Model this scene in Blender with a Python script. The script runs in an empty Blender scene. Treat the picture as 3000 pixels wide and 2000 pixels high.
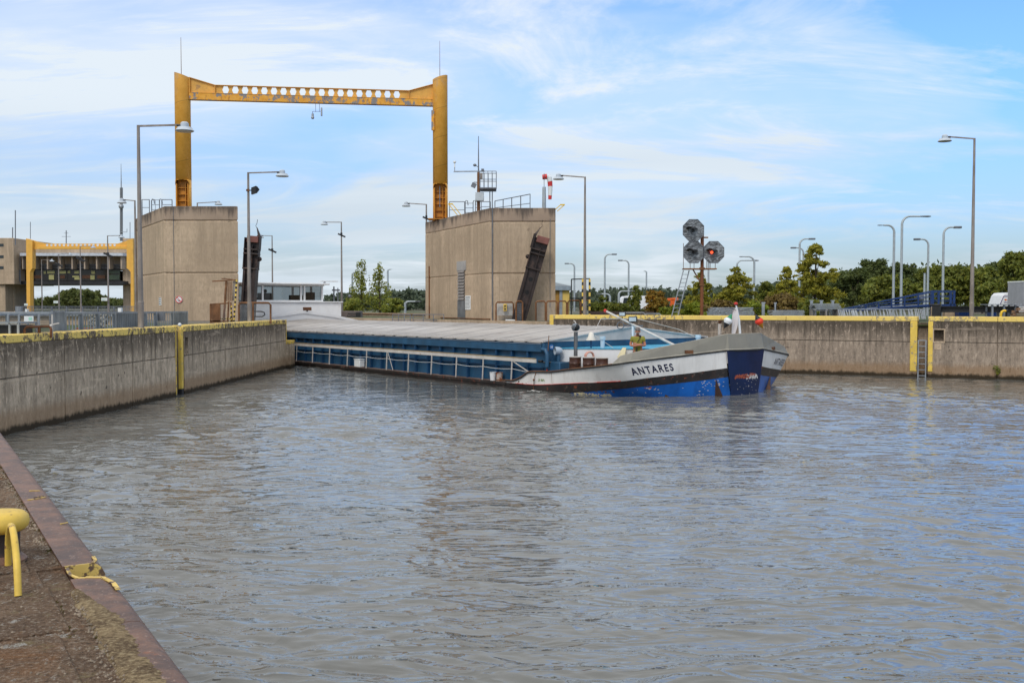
import bpy, bmesh, math, random
import numpy as np
from mathutils import Vector, Matrix, noise as mnoise
R = math.radians
random.seed(7)
scene = bpy.context.scene
C = scene.collection
# ---------------------------------------------------------------- camera
EYE = 3.3
PITCH = R(2.06)
cd = bpy.data.cameras.new('camera'); cd.lens = 35; cd.sensor_width = 36
cd.clip_start = 0.1; cd.clip_end = 6000
cam = bpy.data.objects.new('camera', cd); C.objects.link(cam)
cam.location = (0, 0, EYE); cam.rotation_euler = (R(90) - PITCH, 0, 0)
scene.camera = cam
FPX = 35 / 36 * 3000
# ---------------------------------------------------------------- sky
SUN_AZ, SUN_EL = R(200), R(46)      # azimuth clockwise from +Y (behind and to the left of the camera)
w = bpy.data.worlds.new('World'); scene.world = w; w.use_nodes = True
nt = w.node_tree; N = nt.nodes; L = nt.links
for n in list(N): N.remove(n)
def wn(t, **k):
    n = N.new(t)
    for a, b in k.items(): setattr(n, a, b)
    return n
def wmath(op, a, b=None, c=None, clamp=False):
    n = wn('ShaderNodeMath', operation=op); n.use_clamp = clamp
    for i, v in enumerate((a, b, c)):
        if v is None: continue
        if isinstance(v, (int, float)): n.inputs[i].default_value = v
        else: L.new(v, n.inputs[i])
    return n.outputs[0]
out = wn('ShaderNodeOutputWorld'); bg = wn('ShaderNodeBackground')
bg.inputs[1].default_value = 0.12
sky = wn('ShaderNodeTexSky', sky_type='NISHITA')
sky.sun_disc = False; sky.sun_elevation = SUN_EL; sky.sun_rotation = SUN_AZ
sky.air_density = 1.0; sky.dust_density = 1.5; sky.ozone_density = 1.5
tc = wn('ShaderNodeTexCoord'); sep = wn('ShaderNodeSeparateXYZ')
L.new(tc.outputs['Generated'], sep.inputs[0])
zc = wmath('MAXIMUM', sep.outputs[2], 0.0)
den = wmath('ADD', zc, 0.20)
comb = wn('ShaderNodeCombineXYZ')
L.new(wmath('DIVIDE', sep.outputs[0], den), comb.inputs[0])
L.new(wmath('DIVIDE', sep.outputs[1], den), comb.inputs[1])
def cloud(scale, rot, stretch, detail, dist, off, rough=.55):
    m = wn('ShaderNodeMapping'); m.inputs['Rotation'].default_value[2] = R(rot)
    m.inputs['Scale'].default_value = (stretch, 1, 1); m.inputs['Location'].default_value = off
    L.new(comb.outputs[0], m.inputs[0])
    t = wn('ShaderNodeTexNoise'); t.inputs['Scale'].default_value = scale
    t.inputs['Detail'].default_value = detail; t.inputs['Distortion'].default_value = dist
    t.inputs['Roughness'].default_value = rough
    L.new(m.outputs[0], t.inputs['Vector']); return t.outputs[0]
def smooth(v, a, b):
    n = wn('ShaderNodeMapRange', interpolation_type='SMOOTHSTEP')
    n.inputs[1].default_value = a; n.inputs[2].default_value = b
    L.new(v, n.inputs[0]); return n.outputs[0]
c1 = smooth(cloud(.8, 32, .8, 5, .9, (3.4, 1.2, 0), .5), .38, .64)
c2 = smooth(cloud(1.7, 38, .38, 9, 1.6, (7.3, 2.2, 0), .64), .44, .70)
c3 = smooth(cloud(4.2, 34, .4, 8, 1.2, (1.3, 5.2, 0), .62), .45, .8)
hz = smooth(zc, .20, .0)
lefty = wmath('ADD', wmath('MULTIPLY', sep.outputs[0], -.58), wmath('MULTIPLY', zc, .6))   # thin veil thickens towards the west and higher up
cov = wmath('ADD', wmath('MULTIPLY', c1, .50), wmath('MULTIPLY', c2, .78))
cov = wmath('ADD', cov, wmath('MULTIPLY', c3, .3))
cov = wmath('ADD', cov, wmath('MULTIPLY', hz, .30))
cov = wmath('ADD', cov, lefty)
cov = wmath('ADD', cov, wmath('MULTIPLY', smooth(zc, .27, .42), .95))
cov = wmath('MAXIMUM', wmath('MINIMUM', wmath('SUBTRACT', cov, .05), .96), .03)
cc = wn('ShaderNodeMix', data_type='RGBA')
cc.inputs[6].default_value = (4.2, 4.8, 5.35, 1); cc.inputs[7].default_value = (5.2, 5.7, 6.1, 1)
tint = smooth(cloud(1.3, 20, .3, 4, .5, (9.0, 4.0, 0)), .35, .65)
L.new(wmath('MAXIMUM', smooth(zc, .10, .20), wmath('MULTIPLY', tint, .7)), cc.inputs[0])
cc2 = wn('ShaderNodeMix', data_type='RGBA'); L.new(smooth(zc, .27, .42), cc2.inputs[0]); L.new(cc.outputs[2], cc2.inputs[6]); cc2.inputs[7].default_value = (5.5, 5.65, 5.8, 1)
blue = wn('ShaderNodeMix', data_type='RGBA', blend_type='MULTIPLY'); blue.inputs[0].default_value = 1
bt = wn('ShaderNodeMix', data_type='RGBA'); L.new(smooth(zc, .02, .26), bt.inputs[0])
bt.inputs[6].default_value = (.66, .76, .95, 1); bt.inputs[7].default_value = (.72, 1.08, 1.6, 1)
L.new(bt.outputs[2], blue.inputs[7])
L.new(sky.outputs[0], blue.inputs[6])
mx = wn('ShaderNodeMix', data_type='RGBA')
L.new(cov, mx.inputs[0]); L.new(blue.outputs[2], mx.inputs[6]); L.new(cc2.outputs[2], mx.inputs[7])
L.new(mx.outputs[2], bg.inputs[0]); L.new(bg.outputs[0], out.inputs[0])
# ---------------------------------------------------------------- sun and exposure
sl = bpy.data.lights.new('sun', 'SUN'); sl.energy = 1.2; sl.angle = R(20); sl.color = (1, .95, .88)
sun = bpy.data.objects.new('sun', sl); C.objects.link(sun)
sd = Vector((math.sin(SUN_AZ) * math.cos(SUN_EL), math.cos(SUN_AZ) * math.cos(SUN_EL), math.sin(SUN_EL)))
sun.rotation_euler = sd.to_track_quat('Z', 'Y').to_euler()
scene.view_settings.view_transform = 'Standard'; scene.view_settings.look = 'None'
scene.view_settings.exposure = 0.38; scene.view_settings.gamma = 1
scene.view_settings.use_curve_mapping = False
scene.render.engine = 'CYCLES'
scene.cycles.max_bounces = 6; scene.cycles.caustics_reflective = False; scene.cycles.caustics_refractive = False
scene.cycles.use_denoising = True
# ---------------------------------------------------------------- survey helpers: sight lines from the tripod into the place
def ray(px, py):
    a, b = (px - 1500) / FPX, -(py - 1000) / FPX
    c, s = math.cos(PITCH), math.sin(PITCH)
    return Vector((a, c + b * s, -s + b * c))
def at(px, py, Y):
    d = ray(px, py); return Vector((0, 0, EYE)) + d * (Y / d.y)
def gz(px, py, z):
    d = ray(px, py); return Vector((0, 0, EYE)) + d * ((z - EYE) / d.z)
def onface(px, py, P0, P1):
    d = ray(px, py); ex, ey = P1[0] - P0[0], P1[1] - P0[1]
    # t*d = P0 + u*e
    det = d.x * -ey + ex * d.y
    t = (P0[0] * -ey + ex * P0[1]) / det
    u = (d.x * P0[1] - d.y * P0[0]) / det * -1
    p = Vector((0, 0, EYE)) + d * t
    u = ((p.x - P0[0]) * ex + (p.y - P0[1]) * ey) / math.hypot(ex, ey)
    return u, p.z, p
# ---------------------------------------------------------------- object helpers
MW = {}
def thing(name, label, cat, loc=(0, 0, 0), rotz=0, group=None, kind=None):
    o = bpy.data.objects.new(name, None); C.objects.link(o)
    o.location = loc; o.rotation_euler = (0, 0, rotz); o.empty_display_size = .2
    o['label'] = label; o['category'] = cat
    if group: o['group'] = group
    if kind: o['kind'] = kind
    MW[o.name] = Matrix.Translation(Vector(loc)) @ Matrix.Rotation(rotz, 4, 'Z')
    return o
def tag(o, label, cat, group=None, kind=None):
    if label: o['label'] = label
    if cat: o['category'] = cat
    if group: o['group'] = group
    if kind: o['kind'] = kind
    return o
def frame(P0, P1, v=None):
    """matrix: x along P0->P1, y = horizontal left normal, z up"""
    e = Vector((P1[0] - P0[0], P1[1] - P0[1], 0)).normalized()
    n = Vector((-e.y, e.x, 0))
    m = Matrix(((e.x, n.x, 0, P0[0]), (e.y, n.y, 0, P0[1]), (0, 0, 1, P0[2] if len(P0) > 2 else 0), (0, 0, 0, 1)))
    return m
class MB:
    def __init__(s, M=None): s.v = []; s.f = []; s.M = M; s.vb = []; s.fb = []
    def add(s, vs, fs):
        b = len(s.v); s.vb.append(b); s.fb.append(len(s.f))
        s.v += [(s.M @ Vector(p)) if s.M else Vector(p) for p in vs]
        s.f += [tuple(b + i for i in f) for f in fs]; return s
    def box(s, x0, x1, y0, y1, z0, z1):
        return s.add([(x0, y0, z0), (x1, y0, z0), (x1, y1, z0), (x0, y1, z0), (x0, y0, z1), (x1, y0, z1), (x1, y1, z1), (x0, y1, z1)],
                     [(0, 3, 2, 1), (4, 5, 6, 7), (0, 1, 5, 4), (1, 2, 6, 5), (2, 3, 7, 6), (3, 0, 4, 7)])
    def bar(s, p, q, w, h=None, up=(0, 0, 1)):
        p, q = Vector(p), Vector(q); h = h or w; d = (q - p).normalized(); u = Vector(up)
        if abs(d.dot(u)) > .98: u = Vector((0, 1, 0))
        sx = d.cross(u).normalized() * w / 2; uu = sx.cross(d).normalized() * h / 2
        vs = [p - sx - uu, p + sx - uu, p + sx + uu, p - sx + uu, q - sx - uu, q + sx - uu, q + sx + uu, q - sx + uu]
        return s.add(vs, [(0, 1, 2, 3), (7, 6, 5, 4), (0, 4, 5, 1), (1, 5, 6, 2), (2, 6, 7, 3), (3, 7, 4, 0)])
    def tube(s, pts, r, n=8, r2=None):
        pts = [Vector(p) for p in pts]; m = len(pts); vs = []; fs = []
        r2 = r if r2 is None else r2; up = None
        for i, p in enumerate(pts):
            d = (pts[min(i + 1, m - 1)] - pts[max(i - 1, 0)]).normalized()
            if up is None:
                up = Vector((0, 0, 1)) if abs(d.z) < .9 else Vector((1, 0, 0))
            a = d.cross(up).normalized(); up = a.cross(d).normalized()
            rr = r + (r2 - r) * i / max(1, m - 1)
            for k in range(n):
                t = 2 * math.pi * k / n
                vs.append(p + (a * math.cos(t) + up * math.sin(t)) * rr)
        for i in range(m - 1):
            for k in range(n):
                a0, b0 = i * n + k, i * n + (k + 1) % n
                fs.append((a0, b0, b0 + n, a0 + n))
        fs.append(tuple(range(n - 1, -1, -1))); fs.append(tuple((m - 1) * n + k for k in range(n)))
        return s.add(vs, fs)
    def cyl(s, p, q, r, r2=None, n=12): return s.tube([p, q], r, n, r2)
    def prism(s, poly, z0, z1):
        n = len(poly)
        vs = [(x, y, z0) for x, y in poly] + [(x, y, z1) for x, y in poly]
        return s.add(vs, [tuple(range(n - 1, -1, -1)), tuple(range(n, 2 * n))] + [(i, (i + 1) % n, n + (i + 1) % n, n + i) for i in range(n)])
    def xprism(s, poly, y0, y1):
        """polygon in x,z pushed along y"""
        n = len(poly)
        vs = [(x, y0, z) for x, z in poly] + [(x, y1, z) for x, z in poly]
        return s.add(vs, [tuple(range(n)), tuple(range(2 * n - 1, n - 1, -1))] + [(i, n + i, n + (i + 1) % n, (i + 1) % n) for i in range(n)])
    def lathe(s, prof, c=(0, 0, 0), n=16, axis='Z'):
        vs = []; fs = []; m = len(prof)
        for r, z in prof:
            for k in range(n):
                t = 2 * math.pi * k / n
                p = (r * math.cos(t), r * math.sin(t), z) if axis == 'Z' else ((z, r * math.cos(t), r * math.sin(t)) if axis == 'X' else (r * math.cos(t), z, r * math.sin(t)))
                vs.append((p[0] + c[0], p[1] + c[1], p[2] + c[2]))
        for i in range(m - 1):
            for k in range(n):
                a0, b0 = i * n + k, i * n + (k + 1) % n
                fs.append((a0, b0, b0 + n, a0 + n))
        fs.append(tuple(range(n - 1, -1, -1))); fs.append(tuple((m - 1) * n + k for k in range(n)))
        return s.add(vs, fs)
    def ball(s, c, r, n=12, sz=1):
        pr = [(max(.001, r * math.sin(math.pi * i / 8)), -r * sz * math.cos(math.pi * i / 8)) for i in range(9)]
        return s.lathe(pr, c, n)
    def each(s, name, m, parent=None, **k):
        fb = s.fb + [len(s.f)]; vb = s.vb + [len(s.v)]; out = []
        for i in range(len(s.vb)):
            q = MB(); q.v = s.v[vb[i]:vb[i + 1]]; q.f = [tuple(j - vb[i] for j in f) for f in s.f[fb[i]:fb[i + 1]]]
            out.append(q.build(name, m, parent, **k))
        return out
    def build(s, name, m, parent=None, world=False, smooth=True, bevel=0, recalc=True):
        me = bpy.data.meshes.new(name)
        vs = s.v
        if world and parent is not None:
            I = MW[parent.name].inverted(); vs = [I @ p for p in vs]
        me.from_pydata([tuple(p) for p in vs], [], s.f)
        if recalc or bevel:
            bm = bmesh.new(); bm.from_mesh(me)
            bmesh.ops.recalc_face_normals(bm, faces=bm.faces)
            bm.to_mesh(me); bm.free()
        if smooth and len(me.polygons):
            me.polygons.foreach_set('use_smooth', [True] * len(me.polygons)); me.set_sharp_from_angle(angle=R(35))
        me.materials.append(m)
        o = bpy.data.objects.new(name, me); C.objects.link(o)
        if parent is not None:
            o.parent = parent; MW[o.name] = MW[parent.name]
        else: MW[o.name] = Matrix.Identity(4)
        if bevel:
            b = o.modifiers.new('bevel', 'BEVEL'); b.width = bevel; b.segments = 2; b.limit_method = 'ANGLE'; b.angle_limit = R(40)
        return o
# ---------------------------------------------------------------- materials
class NT:
    def __init__(s, name):
        s.m = bpy.data.materials.new(name); s.m.use_nodes = True
        s.t = s.m.node_tree; s.N = s.t.nodes; s.L = s.t.links
        s.b = s.N['Principled BSDF']; s.tc = s.N.new('ShaderNodeTexCoord')
    def inp(s, sock, v):
        if isinstance(v, bpy.types.NodeSocket): s.L.new(v, sock)
        else:
            if isinstance(v, (tuple, list)) and len(v) == 3 and sock.type == 'RGBA': v = (*v, 1)
            sock.default_value = v
    def math(s, op, a, b=0.0, clamp=False):
        n = s.N.new('ShaderNodeMath'); n.operation = op; n.use_clamp = clamp
        s.inp(n.inputs[0], a); s.inp(n.inputs[1], b); return n.outputs[0]
    def vec(s, scale=(1, 1, 1), space='Object', loc=(0, 0, 0)):
        n = s.N.new('ShaderNodeMapping'); n.inputs['Scale'].default_value = scale; n.inputs['Location'].default_value = loc
        s.L.new(s.tc.outputs[space], n.inputs[0]); return n.outputs[0]
    def pos(s, scale=(1, 1, 1)):
        g = s.N.new('ShaderNodeNewGeometry'); n = s.N.new('ShaderNodeMapping'); n.inputs['Scale'].default_value = scale
        s.L.new(g.outputs['Position'], n.inputs[0]); return n.outputs[0]
    def noise(s, scale, v=None, detail=4, rough=.55, dist=0):
        n = s.N.new('ShaderNodeTexNoise'); n.inputs['Scale'].default_value = scale; n.inputs['Detail'].default_value = detail
        n.inputs['Roughness'].default_value = rough; n.inputs['Distortion'].default_value = dist
        s.L.new(v if v is not None else s.tc.outputs['Object'], n.inputs['Vector']); return n.outputs[0]
    def ramp(s, v, a, b, lo=0, hi=1):
        n = s.N.new('ShaderNodeMapRange'); n.interpolation_type = 'SMOOTHSTEP'
        s.inp(n.inputs[0], v); n.inputs[1].default_value = a; n.inputs[2].default_value = b
        n.inputs[3].default_value = lo; n.inputs[4].default_value = hi; return n.outputs[0]
    def mix(s, f, a, b, mode='MIX'):
        n = s.N.new('ShaderNodeMix'); n.data_type = 'RGBA'; n.blend_type = mode
        s.inp(n.inputs[0], f); s.inp(n.inputs[6], a); s.inp(n.inputs[7], b); return n.outputs[2]
    def xyz(s, v):
        n = s.N.new('ShaderNodeSeparateXYZ'); s.L.new(v, n.inputs[0]); return n.outputs
    def bump(s, h, strength=.3, dist=.02):
        n = s.N.new('ShaderNodeBump'); n.inputs['Strength'].default_value = strength; n.inputs['Distance'].default_value = dist
        s.L.new(h, n.inputs['Height']); s.L.new(n.outputs[0], s.b.inputs['Normal'])
    def fin(s, col, rough=.6, metal=0, spec=.4):
        s.inp(s.b.inputs['Base Color'], col); s.inp(s.b.inputs['Roughness'], rough); s.b.inputs['Metallic'].default_value = metal
        s.b.inputs['Specular IOR Level'].default_value = spec
        return s.m
def paint(name, c, rough=.5, metal=0, var=.15, wear=None, wth=(.62, .72), wscale=3, scale=2, stretch=(1, 1, 1), spec=.4):
    t = NT(name); v = t.vec(stretch)
    n = t.noise(scale, v, 5, .6)
    dk = tuple(x * (1 - var) for x in c); lt = tuple(min(1, x * (1 + var)) for x in c)
    col = t.mix(t.ramp(n, .3, .7), dk, lt)
    if wear:
        col = t.mix(t.ramp(t.noise(wscale, v, 7, .65), *wth), col, wear)
    t.bump(t.noise(scale * 9, v, 3), .12, .01)
    return t.fin(col, rough, metal, spec)
GALV = paint('galvanised_steel', (.33, .35, .37), .45, .5, .2, (.2, .2, .2), (.6, .75))
GALVD = paint('dull_galvanised_steel', (.17, .18, .20), .5, .4, .2)
FENCEG = paint('grey_blue_fence_paint', (.25, .275, .305), .55, .2, .2)
RUST = paint('rust', (.13, .055, .025), .85, 0, .45, (.22, .10, .04), (.5, .7), 5)
RUSTP = paint('rusty_brown_paint', (.17, .075, .03), .75, 0, .35, (.30, .17, .09), (.55, .75), 4)
WHITE = paint('white_paint', (.78, .79, .80), .4, 0, .05, (.5, .47, .42), (.68, .8), 2)
BLACK = paint('black_paint', (.018, .018, .02), .5, 0, .3)
DARK = paint('dark_void', (.01, .01, .011), .8, 0, .2)
YEL = paint('yellow_paint', (.78, .50, .03), .45, 0, .1, (.35, .2, .05), (.66, .74), 6)
LAMPSHADE = paint('lamp_shade_enamel', (.50, .55, .60), .35, 0, .08)
POLE = paint('weathered_pole_steel', (.26, .225, .20), .6, .2, .25, (.33, .31, .29), (.5, .66), 1.5, 3, (1, 1, .3))
LIGHTPOLE = paint('pale_pole_steel', (.38, .42, .44), .5, .3, .12)
SIGNW = paint('sign_white', (.75, .77, .76), .5, 0, .05)
REDP = paint('red_paint', (.60, .035, .03), .45, 0, .1)
ORANGE = paint('orange_paint', (.75, .13, .02), .45, 0, .1)
GREENP = paint('green_paint', (.03, .26, .12), .5, 0, .1)
BLUERAIL = paint('blue_rail_paint', (.010, .035, .13), .4, 0, .15)
WOOD = paint('weathered_pallet_wood', (.24, .14, .08), .85, 0, .4, (.35, .26, .19), (.5, .7), 4)
GLASSD = paint('dark_window_glass', (.03, .04, .045), .1, 0, .1)
def glass_mat():
    t = NT('window_glass'); t.b.inputs['Transmission Weight'].default_value = 0
    tr = t.N.new('ShaderNodeBsdfTransparent'); gl = t.N.new('ShaderNodeBsdfGlossy'); gl.inputs['Roughness'].default_value = .03
    tr.inputs[0].default_value = (.50, .53, .54, 1)
    mxs = t.N.new('ShaderNodeMixShader'); fr = t.N.new('ShaderNodeFresnel'); fr.inputs[0].default_value = 1.5
    t.L.new(t.math('MULTIPLY', fr.outputs[0], 1.6, True), mxs.inputs[0]); t.L.new(tr.outputs[0], mxs.inputs[1]); t.L.new(gl.outputs[0], mxs.inputs[2])
    t.L.new(mxs.outputs[0], t.N['Material Output'].inputs[0]); return t.m
GLASS = glass_mat()
def concrete(name, base, dark, wallz=None, bands=True, warm=(.30, .18, .09)):
    """stained cast concrete; wallz=(water, top) adds the grime under the coping and the wet belt at the water"""
    t = NT(name); P = t.pos()
    big = t.noise(.35, P, 5, .6)
    col = t.mix(t.ramp(big, .3, .7), tuple(x * .84 for x in base), tuple(min(1, x * 1.12) for x in base))
    st = t.noise(2.6, t.pos((1, 1, .06)), 6, .7)
    col = t.mix(t.ramp(st, .42, .70, 0, .42), col, dark)
    fine = t.noise(9, t.pos((1, 1, .35)), 5, .7)
    col = t.mix(t.ramp(fine, .42, .66, 0, .5), col, tuple(x * .55 for x in base))
    z = t.xyz(P)[2]
    if wallz:
        lo, hi = wallz
        s2 = t.noise(3.4, t.pos((1, 1, .16)), 6, .75)
        zz = t.math('ADD', z, t.math('MULTIPLY', t.math('SUBTRACT', s2, .5), 1.7))
        col = t.mix(t.ramp(zz, hi - 1.0, hi - .05, 0, .8), col, dark)
        pk = t.noise(7, t.pos((1, 1, .4)), 6, .85)
        col = t.mix(t.ramp(pk, .53, .64, 0, .7), col, tuple(min(1, x * 1.5) for x in base))
        col = t.mix(t.ramp(pk, .36, .48, .75, 0), col, tuple(x * .4 for x in base))
        dr = t.noise(7, t.pos((1, 1, .03)), 4, .8)
        col = t.mix(t.math('MULTIPLY', t.ramp(dr, .52, .64), t.ramp(zz, hi - 2.2, hi - .2, 0, .75)), col, tuple(x * .9 for x in dark))
        pit = t.noise(5, t.pos((1, 1, .7)), 2, .6); bandp = t.noise(1.1, t.pos((.4, .4, 3.5)), 4, .6)
        col = t.mix(t.math('MULTIPLY', t.ramp(pit, .66, .70), t.ramp(bandp, .5, .6)), col, tuple(x * .16 for x in base))
        col = t.mix(t.ramp(bandp, .58, .72, 0, .4), col, tuple(min(1, x * 1.35) for x in base))
        zl = t.math('ADD', z, t.math('MULTIPLY', t.math('SUBTRACT', t.noise(5, t.pos((1, 1, .3)), 5, .7), .5), .35))
        col = t.mix(t.ramp(zl, lo + .78, lo + .42, 0, .6), col, warm)
        col = t.mix(t.ramp(zl, lo + .26, lo + .12, 0, .93), col, (.026, .02, .012))
    else:
        sx = t.xyz(P); ln_ = t.math('ADD', t.math('MULTIPLY', sx[0], .53), t.math('MULTIPLY', sx[1], .21))
        fr = t.math('ABSOLUTE', t.math('SUBTRACT', t.math('FRACT', ln_), .5))
        col = t.mix(t.math('MULTIPLY', t.ramp(fr, .488, .497), t.ramp(t.noise(.6, t.pos((1, 1, .5)), 3), .4, .6, .15, .6)), col, tuple(x * .45 for x in base))
        rain = t.noise(1.1, t.pos((1, 1, .05)), 5, .7)
        col = t.mix(t.ramp(rain, .52, .68, 0, .4), col, tuple(x * .6 for x in base)); col = t.mix(t.ramp(rain, .46, .34, 0, .35), col, tuple(min(1, x * 1.3) for x in base))
        mot = t.noise(.8, P, 7, .72); col = t.mix(t.ramp(mot, .50, .70, 0, .4), col, tuple(x * .66 for x in base))
        brd = t.noise(.9, t.pos((.3, .3, 2.2)), 4, .6); col = t.mix(t.ramp(brd, .45, .7, 0, .4), col, tuple(x * .72 for x in base))
        hrz = t.noise(1.3, t.pos((.25, .25, 4)), 3, .5)
        col = t.mix(t.ramp(hrz, .4, .7, 0, .12), col, tuple(x * .7 for x in base))
        spot = t.noise(2.6, t.pos((1, 1, 1.2)), 4, .6)
        col = t.mix(t.ramp(spot, .66, .72, 0, .7), col, tuple(x * .45 for x in base))
    t.bump(t.noise(16, P, 5, .7), .35, .03)
    return t.fin(col, .9, 0, .2)
CONC_L = concrete('guide_wall_concrete', (.59, .47, .34), (.065, .05, .036), (0, 2.35))
CONC_R = concrete('harbour_wall_concrete', (.38, .30, .23), (.05, .04, .03), (0, 2.58))
CONC_T = concrete('tower_concrete', (.52, .395, .275), (.21, .16, .11))
def cap_mat():
    """tower parapet: same concrete, dark rain streaks from the top edge"""
    t = NT('tower_parapet_concrete'); P = t.pos()
    col = t.mix(t.ramp(t.noise(.5, P, 5), .3, .7), (.32, .24, .18), (.44, .33, .24))
    s = t.noise(1.5, t.pos((1, 1, .1)), 6, .75); z = t.xyz(P)[2]
    zz = t.math('ADD', z, t.math('MULTIPLY', t.math('SUBTRACT', s, .5), 3.4))
    col = t.mix(t.ramp(zz, 8.5, 9.15, 0, .85), col, (.085, .07, .06))
    t.bump(t.noise(12, P, 4), .3, .03); return t.fin(col, .9, 0, .2)
CONC_CAP = cap_mat()
def coping_mat(name, bare, th):
    t = NT(name); P = t.pos((1, 1, .8))
    n = t.noise(5.5, P, 7, .78); b = t.noise(.22, t.pos(), 2)
    v = t.math('ADD', n, t.math('MULTIPLY', t.math('SUBTRACT', b, .5), .5))
    col = t.mix(t.ramp(v, th - .03, th + .03), (.88, .64, .17), bare)
    col = t.mix(t.ramp(t.noise(2, t.pos(), 5), .45, .75, 0, .3), col, (.50, .38, .17))
    t.bump(n, .3, .02); return t.fin(col, .75, 0, .25)
COP_L = coping_mat('flaking_yellow_coping', (.14, .11, .085), .515)
COP_R = coping_mat('yellow_coping', (.30, .25, .18), .575)
YWORN = paint('worn_yellow_paint', (.78, .54, .10), .7, 0, .15, (.28, .24, .2), (.55, .66), 5)
# ---------------------------------------------------------------- water
def build_water():
    t = NT('canal_water')
    P = t.pos()
    h1 = t.noise(1.5, t.pos((.5, 1.4, 1)), 2.5, .5, .9); h2 = t.noise(5.0, t.pos((.5, 1.5, 1)), 2, .5, .6)
    r1 = t.math('SUBTRACT', 1.0, t.math('ABSOLUTE', t.math('SUBTRACT', t.math('MULTIPLY', h1, 2.0), 1.0)))   # crested ripples
    patch = t.ramp(t.noise(.14, t.pos((.5, 1, 1)), 4, .6, .6), .38, .64, .28, 1.1)
    h = t.math('MULTIPLY', t.math('ADD', t.math('MULTIPLY', t.math('POWER', r1, 2.0), 1.0), t.math('MULTIPLY', h2, .35)), patch)
    t.bump(h, .9, .042)
    t.b.inputs['IOR'].default_value = 1.8
    m = t.fin((.128, .130, .122), .0, 0, .5); t.b.inputs['Specular Tint'].default_value = (1.0, .95, .87, 1)
    nr, na = 1500, 640
    r = 2.2 * (190 / 2.2) ** (np.arange(nr) / (nr - 1)); a = np.radians(np.linspace(-52, 52, na))
    X = (r[:, None] * np.sin(a)[None, :]).ravel(); Y = (r[:, None] * np.cos(a)[None, :]).ravel() - 1.0
    dr = (r * (math.log(190 / 2.2) / (nr - 1)))[:, None].repeat(na, 1).ravel()
    rng = np.random.RandomState(4); Z = np.zeros_like(X)
    wx = X + .35 * np.sin(.9 * Y + .5 * X) + .2 * np.sin(2.1 * Y - 1.3 * X); wy = Y + .3 * np.sin(.8 * X + 1.0) + .15 * np.sin(2.3 * X + .7 * Y)
    gust = .6 + .4 * np.sin(.21 * X + .8 * np.sin(.13 * Y)) * np.sin(.17 * Y + 1.1) + .25 * np.sin(.5 * X + .37 * Y)
    for i in range(80):
        lam = .11 * (1.5 / .11) ** (i / 79.0); th = rng.normal(R(82), R(26)) + (math.pi if rng.rand() < .15 else 0)
        k = 2 * math.pi / lam; ph = rng.rand() * 6.28
        amp = .0045 * lam ** .85
        fade = np.clip((lam / dr - 2.2) / 2.5, 0, 1)
        s = np.sin(k * (wx * math.cos(th) + wy * math.sin(th)) + ph)
        Z += amp * fade * (s + .4 * s * s) * np.clip(gust, .25, 1.3)
    # bow wash of the barge: a low ridge pushed up along the hull
    bh = math.atan2(-.7902, .6128); cb, sb = math.cos(bh), math.sin(bh)
    lx = (X - 3.76) * cb + (Y - 42.72) * sb; ly = -(X - 3.76) * sb + (Y - 42.72) * cb
    hw = np.interp(lx, [0, 2.8, 3.8, 4.7, 5.4, 6.0, 7.2, 7.85], [5.04, 4.98, 4.85, 4.6, 4.2, 3.75, 1.95, .74])
    dd = np.where(lx > 7.85, np.hypot(lx - 7.85, np.maximum(0, np.abs(ly) - .7)), np.maximum(0, np.abs(ly) - hw)); on = (lx > -30) & (lx < 12)
    Z += on * (.035 * np.exp(-dd / .30) + .018 * np.exp(-dd / 1.6) * np.sin(dd * 7.0 + lx * .8) + .010 * np.exp(-dd / 4) * np.sin(dd * 3.1 + 1 + lx * .5)) * np.clip((lx + 2) / 6, .15, 1)
    me = bpy.data.meshes.new('water'); nv = X.size
    me.vertices.add(nv); co = np.empty((nv, 3)); co[:, 0] = X; co[:, 1] = Y; co[:, 2] = Z - .004
    me.vertices.foreach_set('co', co.ravel())
    i = np.arange(nr - 1)[:, None] * na + np.arange(na - 1)[None, :]; i = i.ravel()
    q = np.stack([i, i + 1, i + na + 1, i + na], 1)[:, ::-1]
    nf = len(q); me.loops.add(nf * 4); me.polygons.add(nf)
    me.loops.foreach_set('vertex_index', q.ravel().astype(np.int32))
    me.polygons.foreach_set('loop_start', (np.arange(nf) * 4).astype(np.int32))
    me.polygons.foreach_set('loop_total', np.full(nf, 4, np.int32))
    me.polygons.foreach_set('use_smooth', np.ones(nf, bool))
    me.update(calc_edges=True); me.materials.append(m)
    o = bpy.data.objects.new('water', me); C.objects.link(o); o['kind'] = 'structure'
    return o
build_water()
# ---------------------------------------------------------------- ground
GZ = 2.42
def ground_mat():
    t = NT('ground_gravel_and_grass'); P = t.pos()
    n = t.noise(.08, P, 6, .6)
    col = t.mix(t.ramp(n, .42, .58), (.20, .18, .15), (.07, .10, .035))
    col = t.mix(t.ramp(t.noise(2, P, 6), .3, .7, 0, .4), col, (.11, .10, .08))
    return t.fin(col, .95, 0, .1)
mb = MB()
poly = [(-3000, 3), (-14.2, 3), (-14.2, 12), (-12.6, 36), (-12.3, 52.3), (-12.3, 53.3), (-13.0, 55.6), (-92.3, 158), (-79, 158), (2.3, 54.3), (22.7, 44.3), (60, 25.7), (3000, 25.7), (3000, 4500), (-3000, 4500)]
mb.prism(poly, GZ - .05, GZ)
g = mb.build('ground', ground_mat(), smooth=False)
bm = bmesh.new(); bm.from_mesh(g.data); bmesh.ops.triangulate(bm, faces=bm.faces); bm.to_mesh(g.data); bm.free()
g['kind'] = 'structure'
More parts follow.
